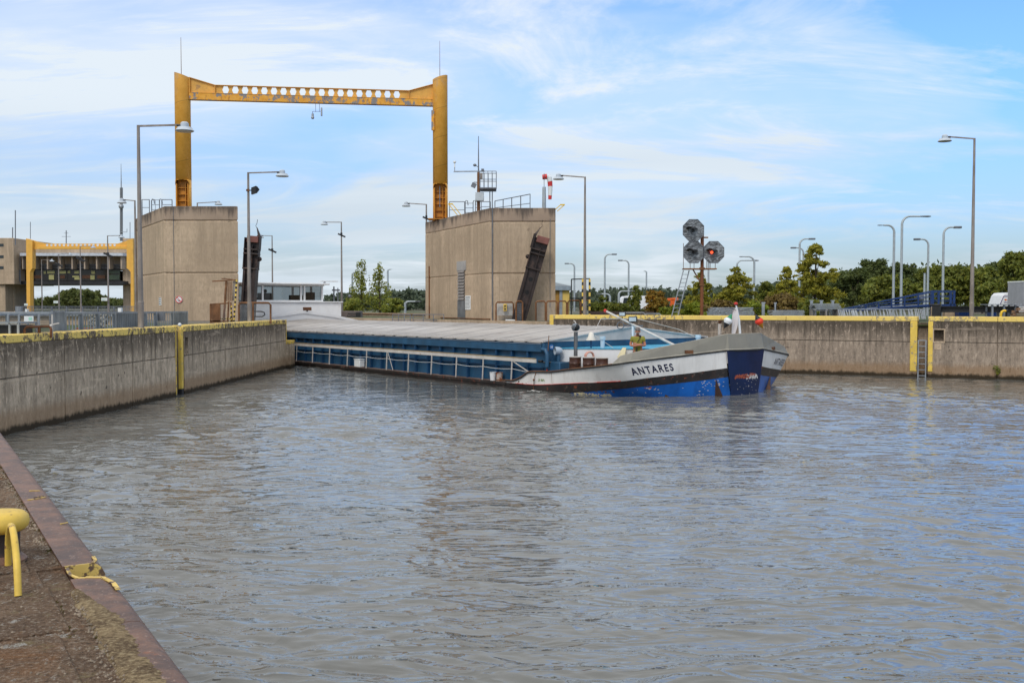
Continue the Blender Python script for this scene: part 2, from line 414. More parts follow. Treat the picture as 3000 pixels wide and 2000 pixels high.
# chamber walls of the lock behind the barge
for nm, P0, P1 in (('chamber_wall', (-12.75, 55.4), (-92, 158)), ('chamber_wall', (-79, 158), (1.9, 54.3)), ('chamber_wall', (-92, 158), (-79, 158))):
    mb = MB(frame(P0, P1)); ln = math.hypot(P1[0] - P0[0], P1[1] - P0[1])
    mb.box(0, ln, 0, .5, -1, GZ + .004)
    o = mb.build(nm, CONC_T, smooth=False); o['kind'] = 'structure'
# ---------------------------------------------------------------- guide wall on the left
wl = thing('guide_wall', 'long grey concrete guide wall with flaking yellow coping left of the barge', 'quay wall', (-13.9, 10, 0))
ZT = 2.55
LP = [(-13.82, 10), (-12.18, 36.0), (-12.16, 36.9), (-11.9, 52.4)]
def wall_strip(P0, P1, top, mid, joints, parent, mat, cop_mat, holes=(), coph=.21, outside=-1, depth=.9, back=True):
    """panels of cast concrete with open joints; outside = side (sign of local y) that faces the water"""
    M = frame(P0, P1); ln = math.hypot(P1[0] - P0[0], P1[1] - P0[1])
    us = [0] + list(joints) + [ln]; g = .018; s = outside
    ya, yb = (0, -s * depth); y0, y1 = min(ya, yb), max(ya, yb)
    b0, b1 = sorted((-s * .06, -s * (depth - .02)))
    mb = MB(M)
    for a, b in zip(us[:-1], us[1:]):
        for z0, z1 in ((-1.2, mid - g), (mid + g, top - coph - .004)):
            a2, b2 = a + (g if a > 0 else 0), b - (g if b < ln else 0)
            hs = [h for h in holes if h[0] > a2 and h[1] < b2 and h[2] >= z0 - .3 and h[3] <= z1 + .3]
            if hs:
                for h0, h1, hz0, hz1 in hs:
                    hz0, hz1 = max(hz0, z0 + .02), min(hz1, z1 - .02)
                    mb.box(a2, h0, y0, y1, z0, z1); mb.box(h0, h1, y0, y1, z0, hz0); mb.box(h0, h1, y0, y1, hz1, z1)
                    c0, c1 = sorted((-s * .5, -s * depth)); mb.box(h0, h1, c0, c1, hz0, hz1)
                    a2 = h1
            mb.box(a2, b2, y0, y1, z0, z1)
    if back: 
        hz = [(h[0], h[1]) for h in holes]
        cur = .02
        for h0, h1 in hz + [(ln - .02, ln)]:
            mb.box(cur, h0 - .01, b0, b1, -1.2, top - coph - .01); cur = h1 + .01
    mb.build('wall_face', mat, parent, world=True, smooth=False)
    mb = MB(M); cy0, cy1 = sorted((s * .012, -s * depth))
    for a, b in zip(us[:-1], us[1:]):
        mb.box(a + (.008 if a > 0 else 0), b - .008, cy0, cy1, top - coph, top)
    mb.build('coping', cop_mat, parent, world=True, smooth=False, bevel=.025)
    return M, ln
def uL(px): return 0
def sy(px, P0, P1): return onface(px, 1000, P0, P1)[0]
j1 = [sy(188, LP[0], LP[1]), sy(386, LP[0], LP[1])]
wall_strip(LP[0], LP[1], ZT, 1.45, [6.5] + j1, wl, CONC_L, COP_L, outside=-1)
j2 = [sy(661, LP[2], LP[3])]
wall_strip(LP[2], LP[3], ZT, 1.45, j2, wl, CONC_L, COP_L, outside=-1, holes=[(.12, .42, 1.48, 2.12)])
# ladder recess between the two parts
M = frame(LP[1], LP[2])
MB(M).box(0, .9, .45, .9, -1.2, ZT - .01).build('recess_back', CONC_L, wl, world=True, smooth=False)
mb = MB(M)
mb.box(.0, .07, -.02, .08, .05, ZT + .02); mb.box(.42, .62, -.07, .06, .25, ZT - .1)
mb.build('guard_post', YWORN, wl, world=True, bevel=.015)
MB(M).box(.42, .62, -.065, .06, -1.0, .25).build('guard_post_foot', BLACK, wl, world=True)
mb = MB(M)
for k in range(14): mb.bar((.08, .12, -.4 + k * .22), (.42, .12, -.4 + k * .22), .03)
mb.bar((.1, .12, -.6), (.1, .12, 2.4), .05); mb.bar((.4, .12, -.6), (.4, .12, 2.4), .05)
mb.build('ladder_rungs', GALVD, wl, world=True)
MB().ball((-12.15, 36.4, ZT + .05), .07).build('knob', SIGNW, wl, world=True)
mb = MB(); mb.box(-12.4, -11.66, 52.404, 53.4, -1.2, 1.28); mb.build('end_buttress', CONC_L, wl, world=True, bevel=.03)
mb = MB(); mb.box(-12.4, -11.655, 52.41, 53.39, 1.284, 1.46); mb.build('buttress_cap', YWORN, wl, world=True, bevel=.02)
mb = MB(); mb.box(-11.93, -11.88, 52.41, 52.47, 1.48, ZT + .01); mb.build('edge_strip', YWORN, wl, world=True)
# ---------------------------------------------------------------- harbour wall on the right
wr = thing('harbour_wall', 'long brown concrete harbour wall with yellow coping behind the bow, right side', 'quay wall', (2.05, 54, 0))
RP0, RP1 = (2.05, 54.0), (44, 33.02)
ZR = 2.8
def ur(px, py=1000): return onface(px, py, RP0, RP1)[0]
uA, uB = ur(2687), ur(2719)
e = Vector((RP1[0] - RP0[0], RP1[1] - RP0[1])).normalized()
pA = (RP0[0] + e.x * uA, RP0[1] + e.y * uA); pB = (RP0[0] + e.x * uB, RP0[1] + e.y * uB)
wall_strip(RP0, pA, ZR, 1.64, [ur(1790), ur(2302)], wr, CONC_R, COP_R, outside=-1, coph=.22)
h0, h1 = ur(2736) - uB, ur(2765) - uB
wall_strip(pB, RP1, ZR, 1.64, [ur(2922) - uB, ur(2922) - uB + 6, ur(2922) - uB + 12], wr, CONC_R, COP_R, outside=-1, coph=.22, holes=[(h0, h1, 1.68, 2.2)])
M = frame(pA, pB); gw = uB - uA
MB(M).box(0, gw, .7, 1.2, -1.2, ZR - .3).build('recess_back', CONC_R, wr, world=True, smooth=False)
mb = MB(M); mb.box(-.30, -.0, -.035, .5, .28, ZR - .224); mb.build('edge_post', YWORN, wr, world=True, bevel=.02)
mb = MB(M); mb.box(gw, gw + .2, -.03, .5, .28, ZR - .224); mb.build('edge_post', YWORN, wr, world=True, bevel=.02)
mb = MB(M)
for xx in (.05, gw - .09): mb.bar((xx, .05, -.6), (xx, .05, 1.72), .05)
for k in range(9): mb.bar((.05, .05, -.45 + k * .27), (gw - .09, .05, -.45 + k * .27), .035)
mb.build('ladder_rungs', GALV, wr, world=True)
mb = MB(); mb.M = frame(RP0, RP1); mb.box(-.01, .22, -.02, .3, -.5, ZR - .01); mb.box(-.01, .2, -.01, 8, -.5, ZR - .3)
mb.build('end_post', YWORN, wr, world=True, bevel=.02)
mb = MB(frame(pB, RP1)); 
for a, b, c, d in ((h0 - .05, h1 + .05, 1.66 - .06, 1.68), (h0 - .05, h1 + .05, 2.2, 2.25), (h0 - .05, h0, 1.68, 2.2), (h1, h1 + .05, 1.68, 2.2)): mb.box(a, b, -.02, .05, c, d)
mb.box(h0 + .02, h1 - .1, -.012, .05, 1.30, 1.58)
mb.build('niche_frame', CONC_T, wr, world=True, smooth=False)
# weed growing out of the joint
# ---------------------------------------------------------------- lock towers
def tower(label, poly, ztop, z1, z2, zbase=1.0):
    cx = sum(p[0] for p in poly) / len(poly); cy = sum(p[1] for p in poly) / len(poly)
    t = thing('lock_tower', label, 'tower', (cx, cy, GZ), 0, 'concrete towers at the lock mouth')
    def ins(d):
        return [(cx + (x - cx) * (1 - d / max(.1, math.hypot(x - cx, y - cy))), cy + (y - cy) * (1 - d / max(.1, math.hypot(x - cx, y - cy)))) for x, y in poly]
    mb = MB(); mb.prism(poly, zbase, z2 - .025); mb.prism(poly, z2 + .025, z1 - .025); mb.prism(ins(.08), zbase, z1 + .1)
    mb.build('tower_wall', CONC_T, t, world=True, smooth=False, bevel=.05)
    mb = MB(); mb.prism(poly, z1 + .025, ztop); mb.build('parapet', CONC_CAP, t, world=True, smooth=False, bevel=.05)
    return t
TLp = [(-20.2, 58), (-15.9, 58), (-20.3, 65.2), (-20.9, 67.2), (-25.4, 67.2), (-24, 64.4)]
TRp = [(-1.3, 59), (2.57, 59), (2.8, 65.5), (2.8, 69), (-6.0, 69), (-5.76, 68.6)]
tl = tower('concrete tower left of the barge with the red no-smoking disc', TLp, 9.06, 8.23, 5.2)
tr = tower('concrete tower right of the barge with tall louvre slit and weather mast', TRp, 9.06, 8.25, 5.2)
def facebox(mb, P0, P1, x0, y0, x1, y1, proud, back=.02):
    ua, za, _ = onface(x0, (y0 + y1) / 2, P0, P1); ub, _, _ = onface(x1, (y0 + y1) / 2, P0, P1)
    xm = (x0 + x1) / 2
    zt = onface(xm, y0, P0, P1)[1]; zb = onface(xm, y1, P0, P1)[1]
    M = frame(P0, P1); old = mb.M; mb.M = M
    # outside of a face listed left to right as seen from the camera is local -y
    mb.box(min(ua, ub), max(ua, ub), -proud, back, min(zb, zt), max(zb, zt)); mb.M = old
    return min(ua, ub), max(ua, ub), min(zb, zt), max(zb, zt), M
LF = ((-20.2, 58), (-15.9, 58)); LS = ((-24, 64.4), (-20.2, 58))
RF = ((-1.3, 59), (2.57, 59)); RS = ((-5.76, 68.6), (-1.3, 59))
# louvre column, panel and door on the right tower
mb = MB(); facebox(mb, *RS, 1340, 765, 1366, 792, .05); mb.build('vent_hood', paint('pale_vent_panel', (.36, .34, .32)), tr, world=True)
mb = MB(); ua, ub, za, zb, M = facebox(MB(), *RS, 1343, 793, 1362, 880, .0); mb.M = M
mb.box(ua, ub, -.02, .02, za, zb)
k = za + .05
while k < zb - .05: mb.add([(ua, -.03, k + .11), (ub, -.03, k + .11), (ub, -.10, k), (ua, -.10, k), (ua, -.03, k + .13), (ub, -.03, k + .13)], [(0, 1, 2, 3), (4, 5, 2, 3)]); k += .19
mb.build('louvre', paint('louvre_metal', (.24, .21, .185), .5, .2), tr, world=True, recalc=False)
mb = MB(); facebox(mb, *RS, 1341.5, 880, 1363.5, 950, .04); mb.build('door', paint('grey_door', (.13, .135, .14), .5, 0, .3), tr, world=True, bevel=.01)
mb = MB(); r_ = facebox(mb, *RS, 1364, 866, 1379, 907, .03)
sg = mb.build('notice_board', SIGNW, tr, world=True)
ua, ub, za, zb, M = r_; mb = MB(M)
for k in range(9):
    zz = zb - .08 - k * .085; wgt = .035 if k == 0 else .02
    mb.box(ua + .06, ub - .06 - (.1 if k % 3 == 2 else 0), -.034, -.03, zz - wgt, zz)
o = mb.build('notice_lines', BLACK, tr, world=True); o.parent = sg
mb = MB(); 
for px in (1443, 1441): facebox(mb, *RF, px, 600, px + 1.2, 950, .06)
mb.build('cable_conduit', GALVD, tr, world=True)
mb = MB(); facebox(mb, *RF, 1611, 640, 1612.2, 900, .04); mb.build('cable_conduit', GALVD, tr, world=True)
mb = MB(); facebox(mb, *RS, 1292, 931, 1436, 934, .05); facebox(mb, *RS, 1258, 780, 1259.4, 950, .06); mb.build('wall_pipe', RUSTP, tr, world=True)
# left tower fittings
mb = MB(); facebox(mb, *LF, 509, 606, 510, 915, .03); mb.build('cable_conduit', GALVD, tl, world=True)
cz = onface(525, 877, *LF); c0 = cz[2]
def disc(mbx, c, r, y, n=28, r0=None, th=.02):
    if r0 is None: mbx.lathe([(r, 0), (r, th)], (c[0], c[1] - y - th, c[2]), n, 'Y')
    else:
        prof = [(r0, 0), (r, 0), (r, th), (r0, th)]; vs = []; fs = []
        for a, b in prof:
            for k in range(n):
                t = 2 * math.pi * k / n; vs.append((c[0] + a * math.cos(t), c[1] - y - th + b, c[2] + a * math.sin(t)))
        for i in range(4):
            for k in range(n):
                a0, b0 = i * n + k, i * n + (k + 1) % n; j = ((i + 1) % 4) * n
                fs.append((a0, b0, j + (k + 1) % n, j + k))
        mbx.add(vs, fs)
ns = thing('no_smoking_sign', 'round white sign with red ring and slash on the left tower', 'sign', (c0[0], c0[1] - .03, c0[2]))
mb = MB(); disc(mb, c0, .215, .02); mb.build('sign_plate', SIGNW, ns, world=True)
mb = MB(); disc(mb, c0, .205, .045, 28, .165, .01); mb.bar((c0[0] - .13, c0[1] - .052, c0[2] + .13), (c0[0] + .13, c0[1] - .052, c0[2] - .13), .012, .03); mb.build('prohibition_ring', REDP, ns, world=True)
mb = MB(); mb.bar((c0[0] - .09, c0[1] - .047, c0[2] - .03), (c0[0] + .03, c0[1] - .047, c0[2] - .1), .012, .035); mb.bar((c0[0] + .0, c0[1] - .047, c0[2] - .09), (c0[0] + .06, c0[1] - .047, c0[2] - .05), .012, .05); mb.build('cigarette_symbol', BLACK, ns, world=True)
mb = MB(); r_ = facebox(mb, *LS, 467, 871, 473, 894, .03); hp = thing('height_marker', 'small white vertical marker strip on the left tower side', 'sign', onface(470, 894, *LS)[2])
mb.build('marker_plate', SIGNW, hp, world=True)
ua, ub, za, zb, M = r_; mb = MB(M)
for k in range(4): zz = za + (zb - za) * (.12 + .24 * k); mb.box(ua + .05, ub - .04, -.034, -.03, zz, zz + .05)
mb.build('marker_digits', BLACK, hp, world=True)
# ---------------------------------------------------------------- gantry over the lock
def gantry_mat():
    t = NT('yellow_gantry_paint'); O = t.vec(); s = t.xyz(O)
    at2 = t.math('ARCTAN2', s[1], s[0])
    v = t.math('ADD', t.math('MULTIPLY', s[2], 1 / 1.92), t.math('MULTIPLY', at2, -.0725))
    fr = t.math('FRACT', v); line = t.ramp(t.math('ABSOLUTE', t.math('SUBTRACT', fr, .5)), .488, .497, 0, .55)
    n = t.noise(1.2, O, 6, .7)
    col = t.mix(t.ramp(n, .3, .7), (.66, .31, .035), (.80, .41, .07))
    col = t.mix(line, col, (.16, .08, .03))
    sp = t.noise(14, O, 4, .7)
    col = t.mix(t.ramp(sp, .60, .68, 0, .55), col, (.25, .12, .05))
    wg = t.noise(.7, t.vec((1, 1, .35)), 4, .6)
    col = t.mix(t.ramp(wg, .52, .66, 0, .6), col, (.40, .31, .22))
    t.bump(sp, .12, .01); return t.fin(col, .5, 0, .35)
def beam_mat():
    t = NT('peeling_gantry_beam'); O = t.pos((.8, 1, 1))
    n = t.noise(2.2, t.pos((1, 1, .7)), 6, .72)
    col = t.mix(t.ramp(t.noise(3, O, 5), .3, .7), (.70, .31, .03), (.80, .40, .06))
    col = t.mix(t.ramp(n, .50, .545), col, (.24, .22, .21))
    col = t.mix(t.ramp(t.noise(5, t.pos((1, 1, .3)), 5, .7), .56, .66, 0, .6), col, (.26, .08, .015))
    return t.fin(col, .55, 0, .3)
GY, GB = gantry_mat(), beam_mat()
GYL = paint('gantry_web_yellow', (.72, .38, .07), .5, 0, .12, (.30, .17, .08), (.6, .75), 1.5)
GIN = paint('gantry_inner_orange', (.50, .20, .012), .5, 0, .2, (.2, .08, .02), (.6, .7), 6)
CL, CR_ = Vector((-21.4, 65.2, 9.0)), Vector((-4.82, 67.3, 9.0))
ga = thing('lock_gantry', 'tall yellow portal gantry with hexagon-pierced beam above the barge', 'gantry', tuple(CL))
def gcol(c, ztop_out, ztop_in, zcut, inward, faceang):
    """open-fronted pipe column: full pipe above zcut, half shell with rungs below"""
    r = .5; n = 36; mb = MB(); vs = []; fs = []
    for k in range(n):
        a = 2 * math.pi * k / n; x = math.cos(a) * r; f = (x * inward / r + 1) / 2
        vs.append((x, math.sin(a) * r, zcut)); vs.append((x, math.sin(a) * r, ztop_out + (ztop_in - ztop_out) * f))
    for k in range(n): j = (k + 1) % n; fs.append((2 * k, 2 * j, 2 * j + 1, 2 * k + 1))
    fs.append(tuple(2 * k + 1 for k in range(n)))
    # lower shell: everything except the front opening
    b = len(vs); ks = [k for k in range(n + 1)]
    half = R(62)
    seg = []
    for i in range(25):
        a = faceang + half + (2 * math.pi - 2 * half) * i / 24; seg.append(a)
    for a in seg:
        vs.append((math.cos(a) * r, math.sin(a) * r, 9 - c[2])); vs.append((math.cos(a) * r, math.sin(a) * r, zcut))
    for i in range(24): fs.append((b + 2 * i, b + 2 * i + 2, b + 2 * i + 3, b + 2 * i + 1))
    # rounded head of the opening
    b = len(vs); m = 13
    for i in range(m):
        a = faceang - half + 2 * half * i / (m - 1); q = abs(i / (m - 1) * 2 - 1)
        drop = .32 * max(0, (q - .55) / .45) ** 2.2
        vs.append((math.cos(a) * r, math.sin(a) * r, zcut)); vs.append((math.cos(a) * r, math.sin(a) * r, zcut - drop))
    for i in range(m - 1): fs.append((b + 2 * i, b + 2 * i + 2, b + 2 * i + 3, b + 2 * i + 1))
    return vs, fs
face = R(-90)
for c, zo, zi, zc_, inw in ((CL, 18.40, 18.05, 11.45, 1), (CR_, 18.70, 18.38, 11.45, -1)):
    root = ga; off = c - CL
    vs, fs = gcol(c, zo - 9, zi - 9, zc_ - 9, inw, face)
    vs = [(v[0], v[1], v[2] + (9 if v[2] < 0.001 and False else 0)) for v in vs]
    mb = MB(); mb.add(vs, fs)
    col_o = mb.build('column', GY, ga, recalc=False); col_o.location = off
    sol = col_o.modifiers.new('thickness', 'SOLIDIFY'); sol.thickness = .03; sol.offset = -1
    mb = MB(); mb.box(-.38, .38, .05, .12, 0, zc_ - 9); mb.box(-.42, -.34, -.3, .05, 0, zc_ - 9 - .25); mb.box(.34, .42, -.3, .05, 0, zc_ - 9 - .25)
    kk = .25
    while kk < zc_ - 9 - .1: mb.box(-.34, .34, -.12, .05, kk, kk + .035); kk += .42
    mb.box(.16, .20, -.16, .05, .1, zc_ - 9 - .2)
    q = mb.build('inner_plate', GIN, ga); q.location = off; 
    if inw < 0:
        mb = MB(); mb.box(-.05, .0, -.24, -.2, .9, 2.3); q = mb.build('inner_ladder', GALVD, ga); q.location = off
    mb = MB(); mb.tube([(0, -.2, zi - 9), (0, -.2, zi - 9 + 2.55)], .022, 6, .012); q = mb.build('lightning_rod', RUSTP, ga); q.location = off
mb = MB(); mb.box(-.56, -.35, -.45, -.2, 6.0, 7.3); q = mb.build('bracket_plate', GB, ga); q.location = CR_ - CL
MB().box(-5.6, -4.2, 66.6, 67.9, 9.06, 9.12).build('base_plate', GIN, ga, world=True)
# castellated beam
Pa = (CL.x + .46, CL.y, 0); Pb = (CR_.x - .46, CR_.y, 0); M = frame(Pa, Pb); ln = math.hypot(Pb[0] - Pa[0], Pb[1] - Pa[1])
zb0, zb1, zt_ = 16.64, 17.06, 17.62; ch = 1.62
mb = MB(M); mb.box(0, ln, -.22, -.19, zb0, zb1); mb.box(0, ln, -.19, .19, zb0, zb0 + .03); mb.box(0, ln, .19, .22, zb0, zb1); mb.box(0, ln, -.24, .24, zb1, zb1 + .025)
mb.build('bottom_chord', GB, ga, world=True, smooth=False)
mb = MB(M)
zl, zr_ = 18.08, 18.0
mb.xprism([(0, zb1), (ch, zb1), (ch, zt_), (0, zl)], -.02, .02); mb.xprism([(ln - ch, zb1), (ln, zb1), (ln, zr_ + .1), (ln - ch, zt_)], -.02, .02)
mb.each('haunch_plate', GYL, ga, world=True, smooth=False)
mb = MB(M); nh = 19; a0, a1 = ch + .35, ln - ch - .8 + .3; cw = (a1 - a0) / nh; zm = (zb1 + zt_) / 2 + .01; hw, hh = .215, .235
mb.box(ch, a0, -.02, .02, zb1 + .02, zt_); mb.box(a1, ln - ch, -.02, .02, zb1 + .02, zt_)
for i in range(nh):
    x = a0 + i * cw; c = x + cw / 2
    for sgn, ze in ((1, zt_), (-1, zb1 + .02)):
        zz = zm + sgn * hh
        polyl = [[(x, zm), (c - hw, zm), (c - hw * .55, zz), (c - hw * .55, ze), (x, ze)], [(c - hw * .55, zz), (c + hw * .55, zz), (c + hw * .55, ze), (c - hw * .55, ze)], [(c + hw, zm), (x + cw, zm), (x + cw, ze), (c + hw * .55, ze), (c + hw * .55, zz)]]
        for pl in polyl: mb.xprism(pl, -.02, .02)
mb.build('pierced_web', GYL, ga, world=True, smooth=False)
mb = MB(M)
for p, q in (((0, 0, zl), (ch, 0, zt_)), ((ch, 0, zt_), (ln - ch, 0, zt_)), ((ln - ch, 0, zt_), (ln, 0, zr_ + .1))): mb.bar(p, q, .30, .03)
for xx in (ch, ln - ch): mb.box(xx - .015, xx + .015, -.14, .14, zb1, zt_)
mb.box(.0, .04, -.2, .2, zb0, zl - .02); mb.box(ln - .04, ln, -.2, .2, zb0, zr_ + .08)
mb.build('top_flange', GYL, ga, world=True, smooth=False)
# camera cluster hanging from the beam
p = at(930, 310, 66.1); hc = thing('hanging_camera', 'small grey camera cluster hanging under the gantry beam', 'camera', (p.x, p.y, 16.62))
mb = MB(); mb.cyl((-.12, 0, 0), (-.12, 0, -.58), .015, n=6); mb.cyl((.13, 0, 0), (.13, 0, -.58), .015, n=6); mb.cyl((-.32, 0, -.55), (.2, 0, -.55), .015, n=6); mb.cyl((-.32, 0, -.55), (-.32, 0, -.75), .02, n=6)
mb.build('bracket', GALVD, hc)
MB().ball((-.32, 0, -.95), .11).cyl((-.32, 0, -.7), (-.32, 0, -.9), .08, n=10).build('dome_camera', GALV, hc)
MB().box(.22, .32, -.06, .06, -.85, -.3).build('camera_box', GALV, hc, bevel=.02)
# ---------------------------------------------------------------- the near quay the photographer stands on
E0, E1 = gz(550, 1996, 1.55), gz(0, 1267, 1.55)
QM = frame((E0.x, E0.y, 1.55), (E1.x, E1.y)); 
def quay_mat():
    t = NT('mossy_quay_concrete'); P = t.pos(); 
    big = t.noise(.9, P, 6, .65); col = t.mix(t.ramp(big, .35, .65), (.13, .082, .052), (.27, .175, .11))
    gr = t.noise(38, P, 4, .7); col = t.mix(t.ramp(gr, .50, .66, 0, .7), col, (.35, .29, .22))
    col = t.mix(t.ramp(gr, .46, .34, 0, .7), col, (.035, .028, .02))
    mo = t.noise(2.6, t.pos((1, 1, 1)), 7, .75); col = t.mix(t.ramp(mo, .56, .66, 0, .6), col, (.22, .18, .085))
    li = t.noise(6, P, 6, .8); col = t.mix(t.ramp(li, .60, .64, 0, .8), col, (.42, .40, .36))
    rs = t.noise(1.7, t.pos((1, 1, 1)), 5, .7, .5); col = t.mix(t.ramp(rs, .52, .68, 0, .4), col, (.28, .11, .025))
    t.bump(t.math('ADD', gr, t.math('MULTIPLY', li, 2.0)), 1.0, .03); return t.fin(col, .92, 0, .2)
def edge_mat():
    t = NT('rusty_quay_edge'); P = t.pos()
    n = t.noise(4, P, 7, .7); col = t.mix(t.ramp(n, .35, .68), (.085, .047, .034), (.215, .108, .065))
    f = t.noise(26, t.pos((1, 1, 1)), 5, .75); col = t.mix(t.ramp(f, .58, .64, 0, .7), col, (.36, .24, .18))
    col = t.mix(t.ramp(t.noise(9, P, 6, .75), .60, .68, 0, .8), col, (.24, .085, .035))
    t.bump(f, .6, .008); return t.fin(col, .5, 0, .5)
QC, QE = quay_mat(), edge_mat()
q = thing('near_quay', 'worn concrete quay with rusty steel edge at the lower left', 'quay', tuple(QM.translation))
N0, N1 = 2.17, 2.54
mb = MB(QM)
mb.box(N1 + .02, 24, .205, 16, -2.6, -.012); mb.box(-9, N0 - .25, .225, 16, -2.6, -.012); mb.box(N0 - .25, N1 + .02, .38, 16, -2.6, -.012)
mb.build('quay_slab', QC, q, world=True, smooth=False)
# joint strips / kerb stones standing a little proud
mb = MB(QM); mb.box(1.12, 2.1, .36, .9, -.02, -.002); mb.box(2.56, 5.2, .42, 3, -.02, .004); mb.box(-6, 1.03, .42, 3.8, -.02, .0)
mb.build('kerb_stone', QC, q, world=True, smooth=False, bevel=.008)
def edge_beam(u0, u1, v0=-.05):
    prof = [(v0 + .27, 0.0), (v0 + .10, 0.0), (v0 + .06, -.008), (v0 + .025, -.035), (v0 + .004, -.08), (v0, -.13), (v0 + .0, -2.5), (v0 + .27, -2.5)]
    mb = MB(QM); vs = [(u0, y, z) for y, z in prof] + [(u1, y, z) for y, z in prof]; n = len(prof)
    mb.add(vs, [tuple(range(n)), tuple(range(2 * n - 1, n - 1, -1))] + [(i, n + i, n + (i + 1) % n, (i + 1) % n) for i in range(n)])
    return mb
edge_beam(N1, 24).build('edge_beam', QE, q, world=True)
edge_beam(1.085, N0).build('edge_beam', QE, q, world=True)
edge_beam(-9, 1.075).build('edge_beam', QE, q, world=True)
# notch: curved yellow hand hold dished into the edge
mb = MB(QM)
mb.box(N0, N1, .20, .26, -2.5, -.06)
mb.build('notch_back', QE, q, world=True)
YQ = paint('chipped_yellow_edge_paint', (.74, .52, .14), .55, 0, .15, (.13, .08, .05), (.50, .58), 12, 6)
mb = MB(QM); pr = [(-.05, -.20), (-.05, -.12), (-.045, -.08), (-.025, -.035), (.01, -.008), (.06, .001), (.21, .002), (.19, -.045), (.12, -.12)]
n = len(pr); mb.add([(N1 - .004, y, z) for y, z in pr] + [(N1 - .018, y, z) for y, z in pr], [tuple(range(n)), tuple(range(2 * n - 1, n - 1, -1))] + [(i, n + i, n + (i + 1) % n, (i + 1) % n) for i in range(n)])
mb.build('painted_notch_face', YQ, q, world=True)
mb = MB(QM)
def strip(us, vs_, w_, z=.004):
    pts = [Vector((u, v, z)) for u, v in zip(us, vs_)]
    for a, b in zip(pts[:-1], pts[1:]): mb.bar(a, b, w_, .006)
strip([N1 + .18, N1 + .06, N1], [.0, .004, .03], .022, .0); strip([N0 + .0, N0 - .06, N0 - .22, N0 - .40], [.13, .035, .0, .0], .028, .001)
strip([N1 - .06, N0 + .12, N0 + .01, N0 - .01], [.20, .205, .17, .13], .022, -.001)
strip([5.25, 5.19, 5.18], [.02, .1, .18], .012); strip([5.31, 5.27], [.03, .12], .006); strip([5.62, 5.66], [.03, .12], .006); strip([3.98, 3.95], [.0, .06], .009)
mb.each('paint_mark', YQ, q, world=True)
mb = MB(QM); mb.box(N0 - .23, N1 + .02, .215, .385, -.30, -.025); mb.build('notch_floor', QC, q, world=True)
# crust of moss and grit spread over the inner flange of the near edge beam
rq = random.Random(31); vs = []; nu = 700
for i in range(nu + 1):
    u = -8.0 + 9.9 * i / nu; wob = .028 * mnoise.noise((u * 2.9, 0, 0)) + .022 * mnoise.noise((u * 11, 3, 0)) + rq.uniform(-.012, .012)
    taper = min(1, max(0, (2.0 - u) / .8)); vs += [(u, .222 - (.125 + wob) * taper, .001), (u, .228 - (.085 + wob * .6) * taper, .007), (u, .235, .004), (u, .262 + .02 * mnoise.noise((u * 6, 5, 0)), -.013)]
mb = MB(QM); mb.add(vs, [(i * 4 + k, i * 4 + k + 1, i * 4 + k + 5, i * 4 + k + 4) for i in range(nu) for k in range(3)])
def crust():
    t = NT('moss_and_grit_crust'); P = t.pos(); n = t.noise(5, P, 7, .75); col = t.mix(t.ramp(n, .38, .62), (.12, .082, .05), (.27, .20, .115))
    f = t.noise(40, P, 4, .8); col = t.mix(t.ramp(f, .5, .66, 0, .6), col, (.40, .33, .20)); col = t.mix(t.ramp(f, .46, .36, 0, .6), col, (.045, .035, .02)); t.bump(f, 1, .015); return t.fin(col, .95, 0, .1)
o = mb.build('moss_crust', crust(), None, recalc=False); o['kind'] = 'stuff'; o['label'] = 'beige moss and grit crust along the near quay edge beam'; o['category'] = 'moss'
rq = random.Random(77); mb = MB(QM)
for _ in range(1500):
    u = rq.uniform(-1.2, 7); v = rq.choice((rq.uniform(.24, 1.8), .235 + abs(rq.gauss(0, .05)))); r = rq.uniform(.003, .010)
    if N0 - .3 < u < N1 + .05 and v < .4: continue
    mb.add([(u - r, v, .0), (u, v - r, .002), (u + r, v + r * .3, .0), (u, v + r, .001), (u, v, r * 1.1)], [(0, 1, 4), (1, 2, 4), (2, 3, 4), (3, 0, 4)])
o = mb.build('grit', paint('quay_grit', (.24, .19, .14), .95, 0, .5), None, recalc=False, smooth=False); o['kind'] = 'stuff'; o['label'] = 'loose grit and small stones on the near quay'; o['category'] = 'grit'
# bollard
def qp(u, v, z=0): return QM @ Vector((u, v, z))
bp = qp(2.93, .575)
bo = thing('bollard', 'mushroom bollard with yellow cap and black neck on the near quay', 'bollard', tuple(bp))
BY = paint('chipped_bollard_yellow', (.74, .50, .085), .5, 0, .14, (.30, .17, .07), (.58, .66), 7, 5)
MB().lathe([(.02, .345), (.10, .343), (.165, .33), (.192, .305), (.20, .27), (.192, .235), (.165, .21), (.10, .20)][::-1], n=32).build('cap', BY, bo)
MB().lathe([(.152, .0), (.148, .02), (.138, .05), (.135, .12), (.14, .205), (.10, .21)], n=32).build('neck', paint('bollard_black', (.03, .022, .022), .5, 0, .3, (.10, .05, .04), (.55, .7), 6), bo)
MB().lathe([(.18, 0), (.18, .012), (.15, .04), (.14, .05)], n=32).build('base_ring', QE, bo)
ho = thing('mooring_hoop', 'bent yellow pipe hoop standing on the near quay beside the bollard', 'hoop', tuple(qp(1.94, .54)))
A, B = qp(1.94, .54), qp(2.75, .53); pts = []
for i in range(25):
    f = i / 24; s = math.sin(math.pi * f); pts.append((A.x + (B.x - A.x) * f, A.y + (B.y - A.y) * f, 1.55 + .34 * s ** .45 if s > 0 else 1.55))
MB().tube(pts, .021, 12).build('hoop_pipe', BY, ho, world=True)
